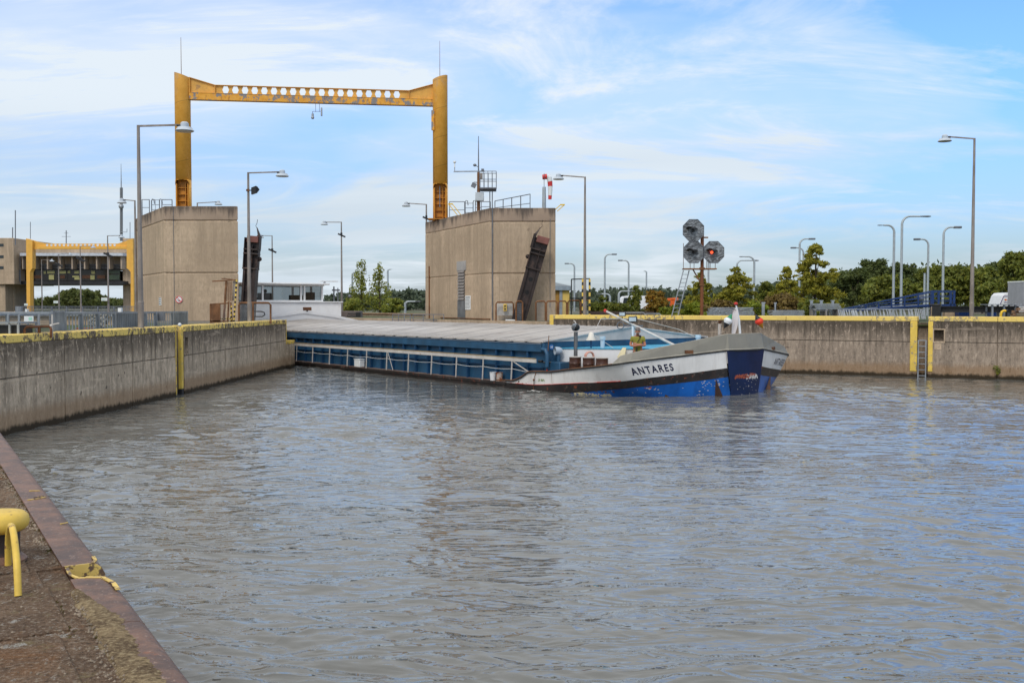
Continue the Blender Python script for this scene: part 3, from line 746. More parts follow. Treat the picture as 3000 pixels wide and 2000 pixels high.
# moss tufts along the joint
# ---------------------------------------------------------------- barge
BH = math.atan2(-.7902, .6128); BO = (3.76, 42.72, 0)
bg_ = thing('cargo_barge', 'long blue and white cargo barge with grey hatch covers leaving the lock', 'barge', BO, BH)
def hullmat(name, c, chips, th=.68, chip=(.6, .55, .5), var=.12, rough=.4, streak=None):
    t = NT(name); O = t.vec()
    col = t.mix(t.ramp(t.noise(1.3, O, 5), .3, .7), tuple(x * (1 - var) for x in c), tuple(min(1, x * (1 + var)) for x in c))
    st = t.noise(2.4, t.vec((1, 1, .12)), 5, .7)
    if streak: col = t.mix(t.ramp(st, .48, .75, 0, .5), col, streak)
    if chips:
        n = t.noise(2.3, t.vec((1, 1, 1.3)), 9, .74); col = t.mix(t.ramp(n, th, th + .025), col, chip)
        n2 = t.noise(4.5, t.vec((1, 1, 1.0), loc=(4, 7, 2)), 8, .7); col = t.mix(t.ramp(n2, th + .03, th + .05), col, (.22, .06, .03))
    t.bump(t.noise(1.6, t.vec((1, 1, .6)), 3), .25, .05)
    return t.fin(col, rough, 0, .4)
HW_ = hullmat('hull_white_paint', (.80, .78, .745), True, .70, (.36, .27, .22), .06, .45, (.46, .42, .38))
HK = hullmat('hull_black_paint', (.024, .020, .019), True, .58, (.10, .075, .06), .4, .5, (.07, .03, .015))
HB = hullmat('hull_bright_blue', (.008, .10, .38), True, .67, (.60, .56, .46), .35, .35, (.01, .04, .2))
HN = hullmat('stem_navy_paint', (.005, .014, .062), True, .70, (.5, .45, .42), .2, .3)
GB_ = hullmat('bulwark_grey_paint', (.24, .225, .185), False, .7, (.3, .3, .3), .08, .5, (.19, .17, .14))
CB = hullmat('coaming_blue_paint', (.022, .085, .165), False, .70, (.5, .5, .5), .2, .38, (.05, .10, .15))
CBD = hullmat('coaming_frame_blue', (.012, .06, .14), False, .70, (.5, .5, .5), .2, .4)
HATCH = paint('hatch_cover_grey', (.50, .465, .43), .5, .1, .07, (.36, .32, .29), (.52, .72), .6, 1.0)
HATCHF = paint('hatch_front_grey', (.60, .52, .47), .6, .0, .08)
REDL = paint('red_boot_line', (.55, .07, .05), .5, 0, .2, (.5, .45, .42), (.52, .66), 2)
RAILW = paint('off_white_rail', (.58, .54, .49), .5, 0, .12, (.3, .18, .1), (.6, .72), 3)
DECKM = paint('rusty_deck', (.16, .10, .075), .8, 0, .35, (.25, .19, .15), (.5, .65), 2)
LBLUE = paint('light_blue_deck_paint', (.05, .33, .52), .6, 0, .08, (.4, .5, .55), (.6, .75), 2)
# stations: x, half width at deck, half width at water, rail z, white bottom z, blue top z
ST = [(0.0, 5.06, 5.04, .31, .24, -.12), (.5, 5.06, 5.03, .34, .24, -.12), (1.0, 5.06, 5.01, .50, .24, -.1), (1.45, 5.06, 4.99, .71, .24, -.08), (2.0, 5.06, 5.0, .76, .26, -.05), (2.8, 5.05, 4.98, .80, .33, -.01),
      (3.8, 5.06, 4.85, .93, .42, .08), (4.7, 5.04, 4.6, 1.04, .50, .19), (5.4, 4.98, 4.2, 1.13, .56, .28), (6.0, 4.85, 3.75, 1.22, .62, .36), (6.3, 4.6, 3.4, 1.28, .68, .41), (6.6, 3.95, 2.95, 1.36, .75, .46), (7.2, 2.49, 1.95, 1.51, .88, .57), (7.5, 1.76, 1.38, 1.59, .96, .64), (7.8, 1.04, .74, 1.665, 1.045, .72)]
def catmull(rows, k=6):
    out = []; n = len(rows)
    for i in range(n - 1):
        p0, p1, p2, p3 = [np.array(rows[max(0, min(n - 1, i + d))]) for d in (-1, 0, 1, 2)]
        for j in range(k):
            t = j / k; out.append(.5 * (2 * p1 + (p2 - p0) * t + (2 * p0 - 5 * p1 + 4 * p2 - p3) * t * t + (3 * p1 - p0 - 3 * p2 + p3) * t ** 3))
    out.append(np.array(rows[-1])); return out
S = catmull(ST)
def hp_(s, z, off=0, side=-1):
    x, wd, ww, zr, zk, zb = s; f = min(1.3, max(-.25, z / zr)); f = f if f < 0 else f ** .8
    return (x, side * (ww + (wd - ww) * f + off), z)
def hull_band(name, mat_, zlo, zhi, off=0, subs=4, rows=None, parent=bg_):
    mb = MB(); rows = rows or S
    for side in (-1, 1):
        vs = []; fs = []
        for s in rows:
            a, b = zlo(s), max(zlo(s) + .001, zhi(s))
            for k in range(subs + 1): vs.append(hp_(s, a + (b - a) * k / subs, off, side))
        for i in range(len(rows) - 1):
            for k in range(subs): a = i * (subs + 1) + k; fs.append((a, a + subs + 1, a + subs + 2, a + 1))
        mb.add(vs, fs)
    return mb.build(name, mat_, parent, recalc=False)
hull_band('bow_bulwark_plate', HW_, lambda s: s[4], lambda s: s[3])
kb = hull_band('black_strake', HK, lambda s: max(s[5], -.3), lambda s: s[4], .012)
hull_band('blue_bottom', HB, lambda s: -.6, lambda s: s[5])
S2 = [s for s in S if s[0] < 6.0]
mb = MB()
for side in (-1, 1): mb.tube([hp_(s, s[4] + .01, .012, side) for s in S2 if s[0] > .3], .014, 5)
mb.each('red_line', REDL, bg_)
# stem plate
s = S[-1]; x0 = s[0]; mb = MB()
zz = [-.6, 0, .4, .8, 1.2, s[3]]
vs = [(x0 + .03 + .04 * (z / 1.6), sd_ * (s[2] + (s[1] - s[2]) * (max(0, z) / s[3]) + .02), z) for z in zz for sd_ in (-1, 0, 1)]
vs = [(v[0] + (.12 if v[1] == 0 else 0), v[1], v[2]) for v in vs]
mb.add(vs, [(i * 3 + k, i * 3 + k + 1, i * 3 + k + 4, i * 3 + k + 3) for i in range(5) for k in range(2)])
mb.build('stem_plate', HN, bg_, recalc=False)
# scraped paint patch on the stem at the old water line
mb = MB(); rnd = random.Random(3)
WCH = paint('bare_primer_chip', (.62, .58, .55), .6, 0, .2)
RCH = paint('red_primer_chip', (.38, .09, .045), .6, 0, .25)
def chips(cnt, ya, yb, za, zb, mat_, rmax):
    mb = MB()
    for _ in range(cnt):
        y = rnd.uniform(ya, yb); z = rnd.uniform(za, zb) ; r = rnd.uniform(.012, rmax)
        wy = .88; f = z / s[3]; y = max(-.72, min(.72, y))
        x = x0 + .03 + .04 * (z / 1.6) + .12 * (1 - abs(y) / (s[2] + (s[1] - s[2]) * f)) + .004
        n = rnd.choice((5, 6, 7)); mb.add([(x, y + r * rnd.uniform(.6, 1.4) * math.cos(6.28 * k / n), z + r * rnd.uniform(.6, 1.6) * math.sin(6.28 * k / n)) for k in range(n)], [tuple(range(n))])
    return tag(mb.build('paint_chips', mat_, bg_, recalc=False), None, None, None, 'stuff')
chips(70, -.6, .1, .66, .78, RCH, .05); chips(70, -.1, .65, .62, .76, WCH, .045); chips(25, .1, .6, .72, .80, RCH, .04); chips(20, -.7, .7, .05, .6, WCH, .016)
def side_chips(cnt, xa, xb, za, zb, mat_, rmax, side=-1):
    mb = MB(); SA = np.array(S)
    for _ in range(cnt):
        xx = rnd.uniform(xa, xb); st = tuple(float(np.interp(xx, SA[:, 0], SA[:, k])) for k in range(6)); z = rnd.uniform(za, zb); r = rnd.uniform(.01, rmax); n = 6; pts = []
        for k in range(n):
            u = xx + r * rnd.uniform(.6, 1.8) * math.cos(6.28 * k / n) * .8; st = tuple(float(np.interp(u, SA[:, 0], SA[:, q]) if q else u) for q in range(6)); pts.append(hp_(st, z + r * rnd.uniform(.4, 1.1) * math.sin(6.28 * k / n), .007, side))
        mb.add(pts, [tuple(range(n))])
    return tag(mb.build('paint_chips', mat_, bg_, recalc=False), None, None, None, 'stuff')
OCH = paint('old_cream_paint', (.62, .54, .34), .6, 0, .25)
side_chips(110, 3.9, 5.3, .02, .10, OCH, .05); side_chips(16, 5.3, 7.6, .04, .4, WCH, .018); side_chips(24, 7.35, 7.75, .35, .62, WCH, .018); side_chips(8, 6.35, 6.5, .34, .4, RCH, .026); side_chips(10, 6.4, 6.6, .28, .38, WCH, .024)
side_chips(60, .5, 5.5, .16, .34, RUST, .05); side_chips(30, 2.0, 2.4, .42, .50, paint('green_scrape', (.25, .34, .14), .6), .03)
# sheer rail round the bow
def rail_pts(z_off, off, side, rows=S, zi=3): return [hp_(s_, s_[zi] + z_off, off, side) for s_ in rows]
a = rail_pts(0, .03, -1); b = rail_pts(0, .03, 1)[::-1]
MB().tube([tuple(p) for p in a] + [(x0 + .16, -.5, 1.67), (x0 + .2, 0, 1.67), (x0 + .16, .5, 1.67)] + [tuple(p) for p in b], .028, 8).build('rubbing_rail', BLACK, bg_)
MB().tube([(-.6, -5.08, .31)] + [(p[0], p[1] + .01, p[2] + .035) for p in a if p[0] < 6.1], .022, 6).build('rusty_rail_cap', RUSTP, bg_)
# grey fore bulwark
def bw(s_): return float(np.interp(s_[0], [5.95, 6.15, 7.8], [s_[3] + .05, 1.52, 2.25]))
keys = [5.95, 6.15, 6.4, 7.0, 7.8]; SA_ = np.array(S)
rows = [tuple(float(np.interp(k, SA_[:, 0], SA_[:, i])) for i in range(6)) for k in keys]
def bside(sd_):
    b = [hp_(s_, s_[3] + .03, .02, sd_) for s_ in rows]; t = [(p[0] - .06 if i else p[0], p[1] * .965, bw(s_)) for i, (p, s_) in enumerate(zip(b, rows))]; return b, t
bn, tn = bside(-1); bf, tf = bside(1)
ptsb = bn + [(x0 + .10, bn[-1][1] + .08, bn[-1][2] + .005), (x0 + .17, 0, 1.70), (x0 + .10, bf[-1][1] - .08, bn[-1][2] + .005)] + bf[::-1]
ptst = tn + [(x0 - .02, tn[-1][1] + .10, 2.262), (x0 + .04, 0, 2.27), (x0 - .02, tf[-1][1] - .10, 2.262)] + tf[::-1]
n = len(ptsb)
mb = MB(); mb.add(ptsb + ptst, [(i, i + 1, n + i + 1, n + i) for i in range(n - 1)])
o = mb.build('grey_bulwark', GB_, bg_, recalc=False, smooth=False); sm_ = o.modifiers.new('thickness', 'SOLIDIFY'); sm_.thickness = .03; sm_.offset = 0
MB().tube(ptst, .018, 6).build('bulwark_cap', paint('pale_bulwark_cap', (.36, .33, .27), .6, 0, .2), bg_)
MB().tube([(p[0] + .01, p[1] * 1.002, p[2] + .015) for p in ptsb], .026, 6).build('bulwark_foot', paint('pale_bulwark_foot', (.36, .33, .27), .6, 0, .2), bg_)
# fairlead hole and bits on the bulwark
sN = min(S, key=lambda q_: abs(q_[0] - 7.25))
for side in (-1, 1):
    c = hp_(sN, sN[3] + .12, .04, side)
    mb = MB(); mb.bar((c[0] - .06, c[1] + .15 * side, c[2]), (c[0] + .06, c[1] - .15 * side, c[2]), .05, .12); mb.build('fairlead', RUST, bg_)
# anchor flukes folded against the bow
def fin_(x, side, h, wd):
    q_ = min(S, key=lambda r_: abs(r_[0] - x)); i = [id(r_) for r_ in S].index(id(q_)); a, b = S[max(0, i - 1)], S[min(len(S) - 1, i + 1)]
    t = Vector((b[0] - a[0], side * (b[2] - a[2]), 0)).normalized(); c = Vector(hp_(q_, 0, .0, side)); nrm = Vector((t.y, -t.x, 0)) * (1 if (Vector((t.y, -t.x, 0)).y * side > 0) else -1)
    top = Vector(hp_(q_, h, .03, side)); mb = MB()
    A = c - t * wd / 2 + nrm * .0; B_ = c + t * wd / 2; D = c + nrm * .22 + t * .05
    low = Vector((0, 0, -.4)); mb.add([top, A + low * .2, B_ + low * .2, D + low * .1, A + low, B_ + low, D + low], [(0, 1, 3), (0, 3, 2), (1, 4, 6, 3), (3, 6, 5, 2)])
    return mb.build('bow_fin', paint('brown_fin', (.06, .03, .022), .6, 0, .4, (.14, .05, .02), (.5, .65), 4), bg_, smooth=False)
fin_(7.62, -1, .68, .36); fin_(7.1, 1, .62, .4); fin_(6.7, -1, .12, .4)
# hull side aft of the bow, deck and coaming
XA = -37.5
mb = MB()
for sd_ in (-1, 1):
    mb.add([(0.02, sd_ * 5.05, -.6), (0.02, sd_ * 5.06, .24), (XA, sd_ * 5.06, .24), (XA, sd_ * 5.05, -.6)], [(0, 1, 2, 3)])
mb.add([(XA, -5.05, -.6), (XA, 5.05, -.6), (XA, 5.06, .24), (XA, -5.06, .24)], [(0, 1, 2, 3)])
for sd_ in (-1, 1): mb.bar((XA, sd_ * 5.07, .205), (.02, sd_ * 5.07, .205), .07, .10)
mb.build('hull_side', HK, bg_, recalc=False)
mb = MB(); vs = []; rows = S[::3] + [S[-1]]
vs = [(XA, -5.03, .25), (XA, 5.03, .25)] + sum([[(s_[0] - .04, -hp_(s_, max(.25, s_[3] - .46), -.05, 1)[1], max(.25, s_[3] - .46)), (s_[0] - .04, hp_(s_, max(.25, s_[3] - .46), -.05, 1)[1], max(.25, s_[3] - .46))] for s_ in rows], [])
mb.add(vs, [(2 * i, 2 * i + 1, 2 * i + 3, 2 * i + 2) for i in range(len(vs) // 2 - 1)]); mb.build('deck', DECKM, bg_, recalc=False, smooth=False)
XF, XB, ZC = 1.9, -28.2, 1.92
mb = MB()
for sd_ in (-1, 1):
    mb.box(XB, XF, *sorted((sd_ * 4.50, sd_ * 4.56)), .25, ZC - .02)
mb.box(XF - .06, XF, -4.55, 4.55, .25, ZC - .01)
mb.build('hatch_coaming', CB, bg_, smooth=False)
mb = MB()
for sd_ in (-1, 1):
    ya, yb = sorted((sd_ * 4.56, sd_ * 4.74))
    mb.box(XB, XF - .12, ya, yb, 1.50, 1.80)
    mb.box(XF - .12, XF + .03, *sorted((sd_ * 4.40, sd_ * 4.70)), 1.50, 1.86)
mb.build('coaming_box_rail', CB, bg_, bevel=.02)
mb = MB()
for sd_ in (-1, 1): mb.box(XB, XF - .1, *sorted((sd_ * 4.56, sd_ * 4.76)), 1.803, 1.835)
mb.build('coaming_ledge', paint('worn_blue_ledge', (.16, .22, .30), .35, .2, .2), bg_)
mb = MB(); k = XF - 1.05; i = 0
while k > XB:
    mb.box(k, k + .09, -4.70, -4.56, .25, 1.50); mb.box(k, k + .09, 4.56, 4.70, .25, 1.50); k -= 1.03
mb.each('coaming_stiffener', CBD, bg_, smooth=False)
mb = MB()
for sd_ in (-1, 1): mb.box(XB, XF - .1, *sorted((sd_ * 4.56, sd_ * 4.66)), .86, .90)
mb.build('mid_stringer', CBD, bg_, smooth=False)
# hatch covers
mb = MB(); k = XF - .02; i = 0; ZR_ = 2.42; mb2 = MB()
while k > XB + .3:
    k2 = k - .97; up = .012 * (i % 2)
    ys = [-4.72, -2.4, 0, 2.4, 4.72]; zs = [ZC + .0, ZC + .27, ZR_, ZC + .27, ZC]
    vs = [(x, y, z + up) for x in (k, k2 + .02) for y, z in zip(ys, zs)] + [(x, y, z + up - .05) for x in (k, k2 + .02) for y, z in zip(ys, zs)]
    fs = [(j, j + 1, j + 6, j + 5) for j in range(4)] + [(10 + j, 15 + j, 16 + j, 11 + j) for j in range(4)] + [(0, 5, 15, 10), (4, 14, 19, 9)]
    fs += [(j, 10 + j, 11 + j, j + 1) for j in range(4)] + [(5 + j, 6 + j, 16 + j, 15 + j) for j in range(4)]
    mb.add(vs, fs)
    for xx in (k - .12, k - .45, k - .8):
        mb2.add([(xx, -4.70, ZC + .01 + up), (xx - .035, -4.70, ZC + .01 + up), (xx - .035, 0, ZR_ + .02 + up), (xx, 0, ZR_ + .02 + up), (xx, -4.70, ZC + .02 + up), (xx - .035, -4.70, ZC + .02 + up), (xx - .035, 0, ZR_ + .027 + up), (xx, 0, ZR_ + .027 + up)], [(0, 1, 5, 4), (4, 5, 6, 7), (0, 4, 7, 3), (1, 2, 6, 5)])
    mb2.box(k - .75, k - .1, -4.78, -4.70, ZC - .06, ZC + .01)
    k = k2 - .03; i += 1
mb.build('hatch_cover', HATCH, bg_, smooth=False)
mb2.build('hatch_cover_ribs', HATCH, bg_, smooth=False, recalc=False)
mb = MB(); mb.add([(XF + .02, -4.5, ZC - .02), (XF + .02, 0, ZC - .02), (XF + .02, 0, ZR_ - .03), (XF + .02, -4.4, ZC + .02)], [(0, 1, 2, 3)]); mb.add([(XF + .02, 4.5, ZC - .02), (XF + .02, 0, ZC - .02), (XF + .02, 0, ZR_ - .03), (XF + .02, 4.4, ZC + .02)], [(0, 1, 2, 3)])
mb.build('hatch_front', HATCHF, bg_, smooth=False, recalc=False)
mb = MB()
for sd_ in (-1, 1): mb.bar((XF + .04, sd_ * 4.7, ZC + .0), (XF + .04, 0, ZR_ + .0), .06, .045)
mb.build('hatch_front_trim', paint('pale_hatch_trim', (.52, .50, .48), .5), bg_)
# side railing
mb = MB(); mbt = MB(); mw = MB(); posts = [XF - 1.6 - 1.93 * i for i in range(16)]
for sd_ in (-1, 1):
    for x in posts: mb.bar((x - .05, sd_ * 5.0, .25), (x, sd_ * 4.98, 1.2), .04)
    mbt.box(XB - 1, XF - .1, *sorted((sd_ * 4.96, sd_ * 5.0)), 1.10, 1.245)
    ws = [(x, sd_ * 4.98, .80) for x in posts[::-1]]; w2 = []
    for p, q_ in zip(ws[:-1], ws[1:]):
        for j in range(4): f = j / 4; w2.append((p[0] + (q_[0] - p[0]) * f, p[1], p[2] - .16 * f * (1 - f)))
    w2.append(ws[-1]); mw.tube(w2, .009, 4); 
    mw.tube([(posts[0], sd_ * 4.98, .8), (1.3, sd_ * 4.99, .72)], .009, 4)
mb.bar((posts[5] + .0, -4.98, 1.2), (posts[5] + .55, -5.0, .28), .022)
mb.bar((XF - 1.5, -4.98, 1.08), (1.35, -5.0, .74), .03)
mb.each('railing_post', RAILW, bg_); mbt.each('railing_board', RAILW, bg_, smooth=False); mw.each('railing_wire', SIGNW, bg_)
mb = MB(); mb.tube([(XB - 1, -5.0, 1.26), (XF - .1, -5.0, 1.26)], .018, 6); mb.build('railing_rope', paint('ochre_rope', (.30, .20, .07), .8), bg_)
# foredeck trunk
tk = [(1.93, -4.05), (2.5, -3.95), (5.2, -3.1), (6.35, -2.3), (6.6, -1.2), (6.6, 1.2), (6.35, 2.3), (5.2, 3.1), (2.5, 3.95), (1.93, 4.05)]
def tz(x): return 1.63 + .018 * (x - 1.9)
vs = [(x, y, .3) for x, y in tk] + [(x, y, tz(x)) for x, y in tk]; nn = len(tk)
MB().add(vs, [(i, (i + 1) % nn, nn + (i + 1) % nn, nn + i) for i in range(nn)]).build('foredeck_house', WHITE, bg_, smooth=False)
vs = [(x * 1.0, y * 1.01, tz(x) + .0) for x, y in tk] + [(x, y * 1.01, tz(x) + .03) for x, y in tk]
MB().add(vs, [tuple(range(nn, 2 * nn))] + [(i, (i + 1) % nn, nn + (i + 1) % nn, nn + i) for i in range(nn)]).build('foredeck_house_top', LBLUE, bg_, smooth=False)
MB().box(XF, 2.75, -4.6, -4.06, .3, 1.15).build('blue_deck_box', CB, bg_, bevel=.03)
mb = MB(); mb.tube([(XF - .05, -4.72, 1.62), (XF + .18, -4.74, 1.6), (XF + .28, -4.75, 1.45), (XF + .28, -4.75, .95)], .075, 12); mb.build('elbow_pipe', CB, bg_)
mb = MB(); mb.cyl((XF - .1, -4.85, 1.16), (XF + .12, -4.85, 1.16), .055, n=10); mb.tube([(XF + .1, -4.8, 1.12), (2.6, -4.2, 1.13), (2.9, -4.0, 1.13)], .03, 6); mb.build('black_fitting', BLACK, bg_)
sg = MB().lathe([(.105, 0), (.105, .012)], (XF + .04, -4.33, 1.70), 24, 'X').build('round_blue_badge', paint('badge_blue', (.03, .16, .45), .4), bg_)
mb = MB()
for dy in (-.035, .035): mb.box(XF + .052, XF + .056, -4.33 + dy - .012, -4.33 + dy + .012, 1.65, 1.75)
mb.box(XF + .052, XF + .0565, -4.36, -4.30, 1.69, 1.71); o = mb.build('badge_mark', SIGNW, bg_); o.parent = sg
# cowl ventilator
mb = MB(); cx_, cy_ = 2.28, -4.25; mb.cyl((cx_, cy_, .5), (cx_, cy_, 1.42), .085, n=14); mb.build('ventilator_stem', CB, bg_)
yaw = R(-20)
mb = MB(Matrix.Translation((cx_, cy_, 1.56)) @ Matrix.Rotation(yaw, 4, 'Z')); mb.lathe([(.03, .14), (.10, .12), (.145, .04), (.16, -.08), (.155, -.16), (.14, -.16), (.125, -.05), (.05, .05)], n=20, axis='Y'); mb.build('cowl', paint('cowl_pale_blue', (.36, .43, .5), .4), bg_)
mb = MB(); mb.cyl((2.1, -4.7, .7), (2.18, -4.66, 2.15), .016, n=6); mb.build('gauge_rod', RUSTP, bg_); MB().cyl((2.1, -4.7, .68), (2.115, -4.69, .85), .03, n=8).build('red_rod_foot', REDP, bg_)
# stove pipe with rotating cowl
sx, sy_ = 2.82, -3.85
MB().cyl((sx, sy_, .8), (sx, sy_, 2.30), .078, n=14).build('stove_pipe', paint('stove_pipe_grey', (.17, .17, .17), .35, .6, .35), bg_)
MB().ball((sx, sy_, 2.47), .155, 16, .95).build('cowl_head', paint('cowl_black', (.03, .03, .03), .35, .4, .3), bg_)
mb = MB()
for k in range(9):
    a = R(120 + k * 17); pts = [(sx + .162 * math.sin(b) * math.cos(a + b * .5), sy_ + .162 * math.sin(b) * math.sin(a + b * .5), 2.47 - .155 * math.cos(b)) for b in np.linspace(.5, 2.7, 7)]
    mb.tube(pts, .012, 4)
mb.build('cowl_vanes', GALV, bg_)
MB().tube([(sx, sy_, 2.6), (sx - .03, sy_, 2.68), (sx - .08, sy_ - .03, 2.71), (sx - .1, sy_, 2.69)], .02, 6).build('cowl_bird_spike', RAILW, bg_)
# mushroom vent and white vent, horn speaker, hose
vx, vy = 3.25, -3.45
MB().cyl((vx, vy, 1.6), (vx, vy, 2.03), .035, n=10).build('vent_post', CBD, bg_)
MB().lathe([(.20, 1.98), (.19, 2.0), (.12, 2.12), (.09, 2.24), (.05, 2.28), (.01, 2.29)], (vx, vy, 0), 16).build('vent_hood', paint('cream_hood', (.68, .64, .56), .5), bg_)
mb = MB(); mb.cyl((3.62, -3.2, 1.62), (3.62, -3.2, 2.0), .085, n=14); mb.cyl((3.62, -3.2, 2.0), (3.62, -3.2, 2.13), .11, n=14); mb.build('deck_vent', paint('pale_blue_vent', (.5, .64, .74), .4), bg_)
mb = MB(); mb.cyl((6.1, -.6, 1.7), (6.1, -.6, 2.08), .085, n=14); mb.cyl((6.1, -.6, 2.08), (6.1, -.6, 2.2), .11, n=14); mb.build('deck_vent', paint('pale_blue_vent', (.5, .64, .74), .4), bg_)
MB().add([(4.86, -3.34, 1.75), (5.0, -3.3, 1.75), (4.84, -3.6, 1.42), (5.12, -3.5, 1.40), (4.86, -3.34, 1.62), (5.0, -3.3, 1.60), (4.84, -3.6, 1.38), (5.12, -3.5, 1.37)], [(0, 1, 3, 2), (2, 3, 7, 6), (0, 2, 6, 4), (1, 5, 7, 3), (4, 6, 7, 5), (0, 4, 5, 1)]).build('horn_speaker', paint('cream_plastic', (.66, .58, .36), .5), bg_)
MB().ball((5.2, -3.3, 1.32), .06).cyl((5.05, -3.2, 1.45), (5.2, -3.3, 1.45), .05).build('bell', BLACK, bg_)
# lowered mast
mA, mB_ = Vector((5.9, -1.4, 1.72)), Vector((1.5, -1.0, 3.06)); dm = (mA - mB_).normalized()
mast = MB().tube([tuple(mA), tuple(mB_)], .052, 10, .040).build('lowered_mast', paint('weathered_mast_white', (.56, .54, .51), .5, 0, .12, (.35, .25, .2), (.6, .72), 3), bg_)
o = MB().cyl(tuple(mB_ - dm * .02), tuple(mB_ - dm * .13), .068, n=12).build('red_mast_cap', REDP, bg_); o.parent = mast
mb = MB(); p1 = mB_ + (mA - mB_) * .38; p2 = mB_ + (mA - mB_) * .23
mb.cyl(tuple(p1 + Vector((0, 0, -.06))), (p1.x, p1.y, 1.62), .05, .02, 8); o = mb.build('mast_crutch', WHITE, bg_); o.parent = mast
for p, sz in ((p1, 1.0), (p2, .8)):
    M = Matrix.Translation(p + Vector((0, 0, .2))) @ Matrix.Rotation(R(35), 4, 'Z')
    mb = MB(M); mb.box(-.17 * sz, .17 * sz, -.05, .06, -.1 * sz, .12 * sz); mb.bar((0, 0, -.2), (0, 0, -.1), .04); l = mb.build('floodlight', BLACK, bg_, bevel=.01); l.parent = mast
    mb = MB(M); mb.box(-.14 * sz, .14 * sz, -.058, -.05, -.07 * sz, .09 * sz); l2 = mb.build('floodlight_glass', paint('floodlight_glass_pale', (.55, .62, .66), .15, .2), bg_); l2.parent = l
mb = MB(); M = Matrix.Translation(p2 + Vector((-.1, 0, -.25))) @ Matrix.Rotation(R(50), 4, 'Z'); mb.M = M
mb.tube([(.14 * math.cos(a) , 0, .14 * math.sin(a)) for a in np.linspace(0, 6.28, 14)], .02, 5); mb.bar((.14, 0, 0), (.9, 0, -.02), .05); mb.build('hoop_bracket', GALVD, bg_).parent = mast
mb = MB(); mb.bar(tuple(p2 + Vector((-.3, -.9, .02))), tuple(p2 + Vector((-.1, .9, .02))), .03); 
mb.tube([tuple(p2 + Vector((-.3, -.9, .02))), (3.2, -3.3, 2.2), (4.0, -3.0, 1.7)], .012, 4); mb.tube([tuple(p2 + Vector((-.1, .9, .02))), (4.0, .6, 2.35), (6.4, -.4, 1.9)], .010, 4)
mb.build('mast_stay', RAILW, bg_).parent = mast
# stern house and wheelhouse
HX, HY = -29.2, -.25
sp_ = paint('superstructure_white', (.86, .86, .86), .4, 0, .03)
mb = MB(); mb.box(-36.6, HX, HY - 3.45, HY + 3.45, .25, 3.50); mb.build('aft_house', sp_, bg_, bevel=.04)
MB().box(-36.7, HX + .1, HY - 3.55, HY + 3.55, 3.503, 3.58).build('aft_house_lip', WHITE, bg_, bevel=.015)
mb = MB(); gp = [(-4.6, .3), (4.6, .3), (4.6, 2.12), (2.2, 2.6), (0, 2.88), (-2.2, 2.6), (-4.6, 2.12)]
vs = [(XB - .2, y, z) for y, z in gp] + [(XB - .32, y, z) for y, z in gp]; n7 = 7
mb.add(vs, [tuple(range(7)), tuple(range(13, 6, -1))] + [(i, 7 + i, 7 + (i + 1) % 7, (i + 1) % 7) for i in range(7)]); mb.build('aft_bulkhead', sp_, bg_, smooth=False)
mb = MB()
for p, q_ in zip(gp[2:-1], gp[3:]): mb.bar((XB - .2, p[0], p[1]), (XB - .2, q_[0], q_[1]), .14, .16)
mb.build('bulkhead_trim', WHITE, bg_)
mb = MB(); mb.box(XB - .35, XB - .05, .02, .52, 2.98, 3.2); mb.bar((XB - .2, .27, 2.85), (XB - .2, .27, 3.0), .1); mb.build('searchlight', RUST, bg_, bevel=.03)
wh = MB(); W0, W1, w0, w1 = -34.0, HX - .3, HY - 3.1, HY + 2.15
for x, y in ((W1, w0), (W1, w0 + 1.0), (W1, w0 + 3.7), (W1, w0 + 3.95), (W1, w1), (W0, w0), (W0, w1), (W1 - 1.6, w0), (W1 - 3.0, w0), (W1 - 1.6, w1)): wh.box(x - .06, x + .06, y - .06, y + .06, 3.58, 4.62)
wh.box(W1 - .05, W1 + .05, w0, w1, 3.58, 3.66); wh.box(W0 - .05, W0 + .05, w0, w1, 3.58, 3.66)
wf = wh.build('wheelhouse_frame', WHITE, bg_)
mb = MB(); mb.box(W0 - .4, W1 + .5, w0 - .35, w1 + .35, 4.68, 4.80); mb.box(W0 - .15, W1 + .2, w0 - .1, w1 + .1, 4.60, 4.68); mb.build('wheelhouse_roof', WHITE, bg_, bevel=.04)
for nm, a in (('front', (W1, W1, w0, w1)), ('back', (W0, W0, w0, w1)), ('near', (W0, W1, w0, w0)), ('far', (W0, W1, w1, w1))):
    mb = MB(); mb.add([(a[0], a[2], 3.62), (a[1], a[3], 3.62), (a[1], a[3], 4.62), (a[0], a[2], 4.62)], [(0, 1, 2, 3)]); mb.build('wheelhouse_window', GLASS, bg_, recalc=False).parent = wf
mb = MB(); mb.box(-32.2, -31.6, HY - 1.3, HY - .5, 3.6, 4.15); mb.ball((-31.9, HY - .85, 4.28), .13); mb.build('helmsman_seat', paint('brown_seat', (.12, .05, .035), .6), bg_, bevel=.04)
mb = MB(); mb.box(-30.3, -29.9, HY + .1, HY + 1.1, 3.6, 4.0); mb.box(-30.4, -30.0, HY + 1.3, HY + 1.9, 3.6, 4.2); mb.box(-30.4, -30.0, HY - 2.6, HY - 2.0, 3.6, 3.85); mb.build('console', BLACK, bg_, bevel=.03)
mb = MB(); mb.box(W1 + .1, W1 + .4, w1 - .3, w1 + 1.0, 4.9, 4.96); mb.cyl((W1 + .2, w1 + .1, 4.75), (W1 + .2, w1 + .1, 4.9), .08); mb.build('radar_scanner', WHITE, bg_)
